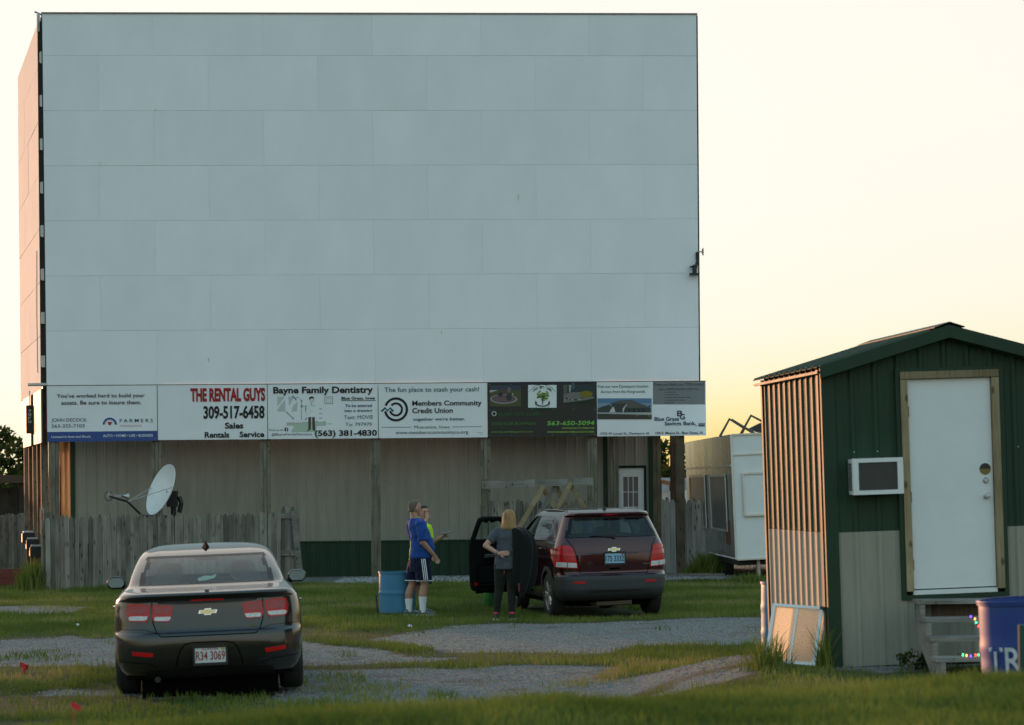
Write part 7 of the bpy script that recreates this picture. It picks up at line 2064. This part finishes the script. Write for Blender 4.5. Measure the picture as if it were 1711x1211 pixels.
leg = MB(); F.trunk(leg, [(0.76, 0.005, 0, .165, .12), (0.90, 0.01, 0, .170, .13), (0.96, 0.012, 0, .15, .115)])
F.sleeve(leg, [(-0.08, 0, 0.84), (-0.105, 0.02, 0.46), (-0.125, 0.0, 0.32), (-0.148, 0.0, 0.10)], [0.103, 0.066, 0.064, 0.045]); F.sleeve(leg, [(0.09, 0, 0.84), (0.085, -0.01, 0.46), (0.085, -0.04, 0.32), (0.085, -0.05, 0.10)], [0.103, 0.066, 0.064, 0.045])
F.finish(leg, 'leggings', cloth('dark_olive_leggings', (0.018, 0.02, 0.016), 0.3), 0.010, 3)
shoe(F, -0.15, 0.0, -0.2, BLKS, SOLE, 0.25); shoe(F, 0.085, -0.05, 0.15, BLKS, SOLE, 0.25)
PNK = mat('shoe_pink', (0.65, 0.05, 0.09), 0.6)
for r_, f_ in ((-0.15, 0.0), (0.085, -0.05)):
    t_ = MB(); t_.lathe([(0.039, 0.095), (0.043, 0.10), (0.043, 0.122), (0.039, 0.127)], 16, F.p(r_, f_ - 0.01, 0), caps=False); t_.build('shoe_collar', PNK, F.t, smooth=True)
wb = MB(); wc = F.p(-0.125, -0.152, 1.018); wb.tube([wc + F.u * 0.031 * math.cos(a) + F.f * 0.031 * math.sin(a) for a in [k * PI / 8 for k in range(17)]], 0.007, 6); wb.build('wrist_band', M['black'], F.t)
c = F.p(0.055, 0.0, 1.66 - 0.118 * 0.97); lr, lf = F.r, F.f
q = lambda a, b, d: c + lr * a + lf * b + Vector((0, 0, d))
hr = MB(); loft(hr, [(q(0, -.01, .126), lr * .03, lf * .035), (q(0, -.012, .113), lr * .06, lf * .07), (q(0, -.016, .082), lr * .085, lf * .095), (q(0, -.022, .03), lr * .098, lf * .098), (q(0, -.028, -.04), lr * .103, lf * .094), (q(0, -.032, -.10), lr * .110, lf * .088), (q(0, -.034, -.15), lr * .115, lf * .082), (q(0, -.03, -.172), lr * .110, lf * .075), (q(0, -.03, -.178), lr * .09, lf * .06)], 30)
for v_i in range(len(hr.v)):
    v = Vector(hr.v[v_i]); a = math.atan2((v - c).dot(lf), (v - c).dot(lr)); hr.v[v_i] = tuple(v + (lr * math.cos(a) + lf * math.sin(a)) * 0.006 * math.sin(a * 9 + v.z * 6))
HB = wood('hair_golden_brown', (0.16, 0.075, 0.03), (0.46, 0.27, 0.12), grain=(45, 45, 3), rough=0.5, knots=False, objvar=0.0)
F.finish(hr, 'hair', HB, 0.007, 1)

# dark coat hanging over her right shoulder and arm
ct = W(862, 900, 35.25)
coat = thing('dark_coat', 'long dark coat draped over the right shoulder of the woman', 'coat', F.t.location, (0, 0, 0))
mb = MB(); n = 30
prof = [(1.40, 0.13, 0.0, .06, .07), (1.375, 0.185, -0.02, .12, .10), (1.30, 0.235, -0.04, .16, .12), (1.15, 0.275, -0.05, .185, .13), (0.95, 0.285, -0.055, .19, .13), (0.74, 0.275, -0.055, .185, .125), (0.56, 0.255, -0.05, .165, .115), (0.44, 0.235, -0.045, .13, .10), (0.40, 0.225, -0.04, .09, .08)]
vs = []; fs = []
for i, (u, r_, f_, w, d) in enumerate(prof):
    for k in range(n):
        a = 2 * PI * k / n; fold = 1 + (0.05 + 0.22 * min(1, max(0, (1.35 - u)))) * math.sin(a * 5 + 0.35 * i) + 0.09 * math.sin(a * 9 + 0.8 * i)
        zz = u + (0.07 * math.sin(a * 2 + 1) + 0.03 * math.sin(a * 5) if i >= len(prof) - 2 else 0.02 * math.sin(a * 3 + i))
        vs.append(F.p(r_ + w * fold * math.cos(a), f_ + d * fold * math.sin(a), zz))
for i in range(len(prof) - 1):
    for k in range(n): fs.append((i * n + k, i * n + (k + 1) % n, (i + 1) * n + (k + 1) % n, (i + 1) * n + k))
fs.append(tuple(range(n - 1, -1, -1))); fs.append(tuple((len(prof) - 1) * n + k for k in range(n)))
mb.add(vs, fs); co = mb.build('cloth', cloth('black_coat', (0.009, 0.011, 0.010), 0.6), coat, smooth='all')
sb = co.modifiers.new('s', 'SUBSURF'); sb.levels = 1; sb.render_levels = 1
cu = MB(); cu.tube([F.p(0.20, -0.15, 0.56), F.p(0.205, -0.165, 0.44)], [0.016, 0.012], 6); cu.build('red_lining', flat((0.20, 0.02, 0.03)), coat)

# ------------------------------------------------------------------ grass and plants
def blades(n_area, xr, yr, hmin, hmax, wid, seed, dens_fn, nb, bend=0.5, clump=0.0):
    """scatter bent grass blades (two quads each); returns verts, faces, tone"""
    g = np.random.default_rng(seed)
    y = g.uniform(yr[0], yr[1], nb); half = 0.24 * y + 0.8
    x = g.uniform(-1, 1, nb) * half if xr is None else g.uniform(xr[0], xr[1], nb)
    keep = g.random(nb) < dens_fn(x, y)
    x, y = x[keep], y[keep]; n = len(x)
    z = gheight(x, y) - 0.01
    patch = fbm(x, y, 1.3, 77); fine = fbm(x, y, 0.25, 78)
    h = g.uniform(hmin, hmax, n) * (0.45 + 0.9 * patch) * (0.55 + 0.9 * fine)
    a = g.uniform(0, 2 * PI, n); lx, ly = np.cos(a), np.sin(a)
    lean = g.uniform(0.1, 1.0, n) * bend * h
    b = g.uniform(0, 2 * PI, n); wx, wy = np.cos(b), np.sin(b) * 0.5
    w = wid * g.uniform(0.6, 1.3, n)
    P0 = np.stack([x - wx * w / 2, y - wy * w / 2, z], 1); P1 = np.stack([x + wx * w / 2, y + wy * w / 2, z], 1)
    mx, my, mz = x + lx * lean * 0.35, y + ly * lean * 0.35, z + h * 0.62
    P2 = np.stack([mx + wx * w * 0.4, my + wy * w * 0.4, mz], 1); P3 = np.stack([mx - wx * w * 0.4, my - wy * w * 0.4, mz], 1)
    P4 = np.stack([x + lx * lean + wx * w * 0.05, y + ly * lean + wy * w * 0.05, z + h], 1); P5 = np.stack([x + lx * lean - wx * w * 0.05, y + ly * lean - wy * w * 0.05, z + h], 1)
    V = np.stack([P0, P1, P2, P3, P4, P5], 1).reshape(-1, 3)
    i = np.arange(n) * 6
    Fq = np.concatenate([np.stack([i, i + 1, i + 2, i + 3], 1), np.stack([i + 3, i + 2, i + 4, i + 5], 1)])
    dry = fbm(x, y, 1.8, 91)
    tone = np.clip(0.10 + 0.5 * g.random(n) + 1.9 * (dry - 0.51), 0, 1)
    return V, Fq, np.repeat(tone, 6)


GRASS = leafmat('grass_blades', (0.085, 0.130, 0.028), (0.195, 0.235, 0.055), 0.35, (0.32, 0.275, 0.12), attr='tone')
def dens_mid(x, y):
    g = gravel(x, y)
    d = (1 - sst(0.25, 0.7, g)) + 0.40 * (g > 0.3) * (fbm(x, y * 0.5, 0.7, 55) > 0.63)
    worn = sst(0.46, 0.60, fbm(x, y, 2.0, 61)) * 0.8
    return np.clip(d * (1 - worn * (y < 34)), 0, 1)
def inset(x, y):   # nothing grows through floors
    c, s_ = math.cos(math.radians(6.6)), math.sin(math.radians(6.6))
    u = (x - sp.x) * c + (y - sp.y) * s_; v = -(x - sp.x) * s_ + (y - sp.y) * c
    ok = ~((u > -0.02) & (u < 2.5) & (v > -0.0) & (v < 2.5))
    for o, w_, l_ in ((sedan, 0.85, 4.7), (suv, 0.82, 4.1)):   # no blades under the cars, keeps that ground dark
        c, s_ = math.cos(o.rotation_euler.z), math.sin(o.rotation_euler.z)
        u = (x - o.location.x) * c + (y - o.location.y) * s_; v = -(x - o.location.x) * s_ + (y - o.location.y) * c
        ok &= ~((np.abs(u) < w_) & (v > 0.25) & (v < l_))
    return ok
V1, F1, T1 = blades(0, None, (20.5, 50.5), 0.035, 0.10, 0.011, 3, lambda x, y: dens_mid(x, y) * inset(x, y), 330000)
tag(link('grass', np_mesh('grass', V1, F1, 4, GRASS, {'tone': T1})), 'short green grass between the gravel lanes', 'grass', kind='stuff')
V2, F2, T2 = blades(0, (-4.0, 4.2), (8.6, 20.5), 0.035, 0.10, 0.0065, 4, lambda x, y: np.where(y < 15.2, 1.0, 0.35), 260000, bend=0.7)
tag(link('grass_bank', np_mesh('grass_bank', V2, F2, 4, GRASS, {'tone': T2})), 'blurred green grass on the near bank', 'grass', kind='stuff')
V3, F3, T3 = blades(0, (-40, 40), (51, 120), 0.06, 0.18, 0.03, 5, lambda x, y: ((np.abs(x) > 5.6) & (x < 30)) * 0.9 * ((x > 5) | (x < -13)), 60000)
tag(link('far_grass', np_mesh('far_grass', V3, F3, 4, GRASS, {'tone': T3})), 'grass beyond the screen tower', 'grass', kind='stuff')


def weeds(label, px, py, d, wid, hgt, n, seed, dep=0.4, name='weed_clump', wide=0.014):
    g = np.random.default_rng(seed); p = W(px, py, d)
    x = g.normal(0, wid * 0.42, n); y = g.normal(0, dep * 0.4, n); h = hgt * g.uniform(0.35, 1.0, n) * np.exp(-(x / wid) ** 2)
    z = gheight(x + p.x, y + p.y)
    zb = gh(p.x, p.y)
    a = g.uniform(0, 2 * PI, n); lean = h * g.uniform(0.1, 0.6, n); b = g.uniform(0, 2 * PI, n); w = wide * g.uniform(0.6, 1.4, n)
    V = []
    for (t, k) in ((0, 1), (0.45, 1.1), (0.8, 0.7), (1.0, 0.1)):
        cx = x + np.cos(a) * lean * t ** 1.8; cy = y + np.sin(a) * lean * t ** 1.8; cz = z - zb + h * t - 0.02
        V.append(np.stack([cx - np.cos(b) * w * k / 2, cy - np.sin(b) * w * k / 2, cz], 1)); V.append(np.stack([cx + np.cos(b) * w * k / 2, cy + np.sin(b) * w * k / 2, cz], 1))
    V = np.stack(V, 1).reshape(-1, 3); i = np.arange(n) * 8
    Fq = np.concatenate([np.stack([i + q, i + q + 1, i + q + 3, i + q + 2], 1) for q in (0, 2, 4)])
    o = link(name, np_mesh(name, V, Fq, 4, GRASS, {'tone': np.repeat(g.uniform(0, 0.7, n), 8)}))
    o.location = (p.x, p.y, zb)
    return tag(o, label, 'weeds', 'weed clumps')


weeds('tall weeds growing at the left corner of the long picket fence', 58, 985, 47.6, 0.45, 0.75, 700, 1)
weeds('dark weed clump at the foot of the right picket fence', 1182, 950, 51.6, 0.6, 0.62, 900, 2)
weeds('thin weeds growing around the leaning mesh panels', 1283, 1108, 22.0, 0.28, 0.42, 260, 3, 0.3, wide=0.008)
weeds('weeds at the front left corner of the shed', 1378, 1112, 22.15, 0.10, 0.5, 120, 4, 0.2, wide=0.008)
weeds('ragged grass by the trailer corner behind the pale fence', 1255, 945, 47.0, 0.7, 0.3, 500, 6)['kind'] = 'stuff'
weeds('long grass along the foot of the long picket fence', 250, 985, 47.2, 2.2, 0.22, 1500, 7, 0.3)['kind'] = 'stuff'


def leaf_cloud(mbv, centers, n_each, leaf, g, squash=0.8):
    V = []; T = []
    for (cx, cy, cz, r) in centers:
        d = g.normal(0, 1, (n_each, 3)); d /= np.linalg.norm(d, axis=1)[:, None]; rad = r * g.random(n_each) ** 0.45
        P = np.array([cx, cy, cz]) + d * rad[:, None] * np.array([1, 1, squash])
        a = g.normal(0, 1, (n_each, 3)); a /= np.linalg.norm(a, axis=1)[:, None]; b = np.cross(a, g.normal(0, 1, (n_each, 3))); b /= np.linalg.norm(b, axis=1)[:, None]
        s_ = leaf * g.uniform(0.6, 1.4, n_each)[:, None]
        V.append(np.stack([P - a * s_, P + b * s_ * 0.5, P + a * s_, P - b * s_ * 0.5], 1).reshape(-1, 3)); T.append(np.repeat(g.random(n_each), 4))
    V = np.concatenate(V); n = len(V) // 4; i = np.arange(n) * 4
    return V, np.stack([i, i + 1, i + 2, i + 3], 1), np.concatenate(T)


LEAFD = leafmat('tree_leaves', (0.018, 0.032, 0.009), (0.055, 0.075, 0.018), 0.35, (0.10, 0.10, 0.03), attr='tone')
BARK = mat('bark', (0.07, 0.052, 0.038), 0.9, var=0.3, scale=8, bump=0.5, bscale=20)
def tree(name, label, x, y, h, w, seed, n=36, per=90, leaf=0.13, low=0.25, group='far trees'):
    g = np.random.default_rng(seed)
    t = thing(name, label, 'tree', (x, y, -0.1), group=group)
    mb = MB(); top = Vector((g.normal(0, .1), g.normal(0, .1), h * 0.8))
    mb.tube([(0, 0, 0), (0.03, 0, h * 0.3), top * 0.7, top], [0.05 * h * 0.45, 0.04 * h * 0.45, 0.025 * h * 0.4, 0.02], 8)
    cs = []
    for k in range(n):
        a = g.uniform(0, 2 * PI); zz = h * g.uniform(low, 0.95); rr = w * math.sqrt(g.random()) * (1.05 - 0.75 * abs(zz / h - 0.5))
        c = (rr * math.cos(a), rr * math.sin(a), zz); cs.append((*c, w * g.uniform(0.16, 0.34)))
        if k % 3 == 0: mb.tube([(0.02, 0, zz * 0.55), Vector(c)], [0.03 + 0.006 * h, 0.008], 5)
    mb.build('trunk', BARK, t)
    V, Fq, T = leaf_cloud(None, cs, per, leaf, g)
    link('crown', np_mesh('crown', V, Fq, 4, LEAFD, {'tone': T}), t)
    return t


for px, d, top, w, sd, lab in ((-6, 96, 722, 2.2, 1, 'dark dense tree at the far left edge behind the low shed'), (30, 90, 712, 1.6, 2, 'brighter green tree between the low shed and the screen posts')):
    p = W(px, top, d); tree('background_tree', lab, p.x, p.y, p.z + 0.1, w, sd, low=0.12)
for px, d, top, w, sd, lab, n, per in ((1108, 96, 732, 1.3, 3, 'sparse sunlit tree glimpsed between the brown screen posts', 18, 60), (1152, 102, 738, 1.5, 4, 'sparse sunlit tree glimpsed between the brown post and the trailer', 20, 60)):
    p = W(px, top, d); tree('background_tree', lab, p.x, p.y, p.z + 0.1, w, sd, n=n, per=per, low=0.2, leaf=0.16)
p = W(1130, 790, 100)
g = np.random.default_rng(8)
cs = [(g.uniform(-3, 3), g.uniform(-1, 1), g.uniform(0.3, 2.3), g.uniform(0.4, 0.8)) for _ in range(40)]
Vh, Fh, Th = leaf_cloud(None, cs, 120, 0.14, g)
o = tag(link('background_hedge', np_mesh('background_hedge', Vh, Fh, 4, LEAFD, {'tone': Th})), 'low dark hedge far behind the food trailer', 'hedge'); o.location = (p.x, p.y, 0)

# the wood that goes on out of frame to the left and behind, low sun comes over it
g = np.random.default_rng(21); cs = []
tcen = Vector((-35, 85)); lat = Vector((0.866, 0.5))
for k in range(420):
    t_ = g.uniform(-75, 16); H = 5.9 if t_ < 3 else 3.6 + 0.15 * max(0, 8 - t_)
    H *= 0.93 + 0.14 * fbm(np.array([t_]), np.array([0.0]), 5.0, 4)[0]
    q_ = tcen + lat * t_ + Vector((-0.5, 0.866)) * g.uniform(-2, 4); r_ = g.uniform(0.6, 1.1)
    cs.append((q_.x, q_.y, g.uniform(0.5, H - r_ * 0.7), r_))
Vt, Ft, Tt = leaf_cloud(None, cs, 160, 0.22, g)
tag(link('woodland', np_mesh('woodland', Vt, Ft, 4, LEAFD, {'tone': Tt})), 'belt of low trees running off to the left', 'trees', kind='stuff')

# leafy plants by the steps
g = np.random.default_rng(31)
p = W(1535, 1108, 21.9)
cs = [(g.uniform(-0.16, 0.16), g.uniform(-0.1, 0.1), g.uniform(0.02, 0.14), 0.07) for _ in range(14)]
Vb, Fb, Tb = leaf_cloud(None, cs, 22, 0.022, g)
o = tag(link('leafy_weed', np_mesh('leafy_weed', Vb, Fb, 4, LEAFD, {'tone': Tb})), 'dark leafy weed growing at the left foot of the wooden steps', 'plant'); o.location = (p.x, p.y, gh(p.x, p.y))

# ------------------------------------------------------------------ loose stones
def stones(name, label, n, xf, seed, rmin, rmax, m):
    g = np.random.default_rng(seed); x, y = xf(g, n); z = gheight(x, y); r = g.uniform(rmin, rmax, n)
    base = np.array([(1, 0, 0), (-1, 0, 0), (0, 1, 0), (0, -1, 0), (0, 0, 1), (0, 0, -1)], float); fo = np.array([(0, 2, 4), (2, 1, 4), (1, 3, 4), (3, 0, 4), (2, 0, 5), (1, 2, 5), (3, 1, 5), (0, 3, 5)])
    J = base[None] * (1 + 0.5 * g.uniform(-1, 1, (n, 6, 3))) + 0.25 * g.uniform(-1, 1, (n, 6, 3))
    V = J * r[:, None, None] * np.array([1, 1, 0.7]) + np.stack([x, y, z + r * 0.2], 1)[:, None, :]
    Fq = (fo[None] + (np.arange(n) * 6)[:, None, None]).reshape(-1, 3)
    return tag(link(name, np_mesh(name, V.reshape(-1, 3), Fq, 3, m, {'tone': np.repeat(g.random(n), 6)})), label, 'gravel', kind='stuff')


def stone_mat():
    m, nt, b, out = nodes_of('loose_stone'); L = nt.links.new
    at = nt.nodes.new('ShaderNodeAttribute'); at.attribute_name = 'tone'
    r = nt.nodes.new('ShaderNodeValToRGB'); r.color_ramp.elements[0].color = (0.15, 0.145, 0.14, 1); r.color_ramp.elements[1].color = (0.36, 0.35, 0.335, 1)
    L(at.outputs['Fac'], r.inputs[0]); L(r.outputs[0], b.inputs['Base Color']); setp(b, Roughness=0.9)
    return m
SM = stone_mat()
stones('rock_bed', 'bed of grey stones along the foot of the building', 9000, lambda g, n: (g.uniform(-3.8, 6.5, n), g.uniform(49.6, 52.2, n)), 3, 0.02, 0.05, SM)
def lane_pts(g, n):
    y = g.uniform(22, 37, n * 3); x = g.uniform(-1, 1, n * 3) * (0.23 * y); k = g.random(n * 3) < gravel(x, y) ** 2; return x[k][:n], y[k][:n]
_lx, _ly = lane_pts(np.random.default_rng(5), 26000)
stones('lane_gravel', 'loose grey gravel on the worn lanes', len(_lx), lambda g, n: (_lx, _ly), 4, 0.004, 0.013, SM)

# a few dandelion clocks and bits of litter in the grass
for k, (px, py, d) in enumerate(((685, 1035, 33.5), (130, 1040, 34.5))):
    p = W(px, py, d)
    mb = MB(); mb.ell((0, 0, 0.03), (0.035, 0.025, 0.02), 8, 6, (0.3, 0.2, 0.5 * k)); o = mb.build('litter_scrap', M['white']); o.location = (p.x, p.y, gh(p.x, p.y)); tag(o, ('scrap of white litter in the grass in front of the two men', 'scrap of white litter in the grass left of the grey sedan')[k], 'litter', 'litter in the grass')
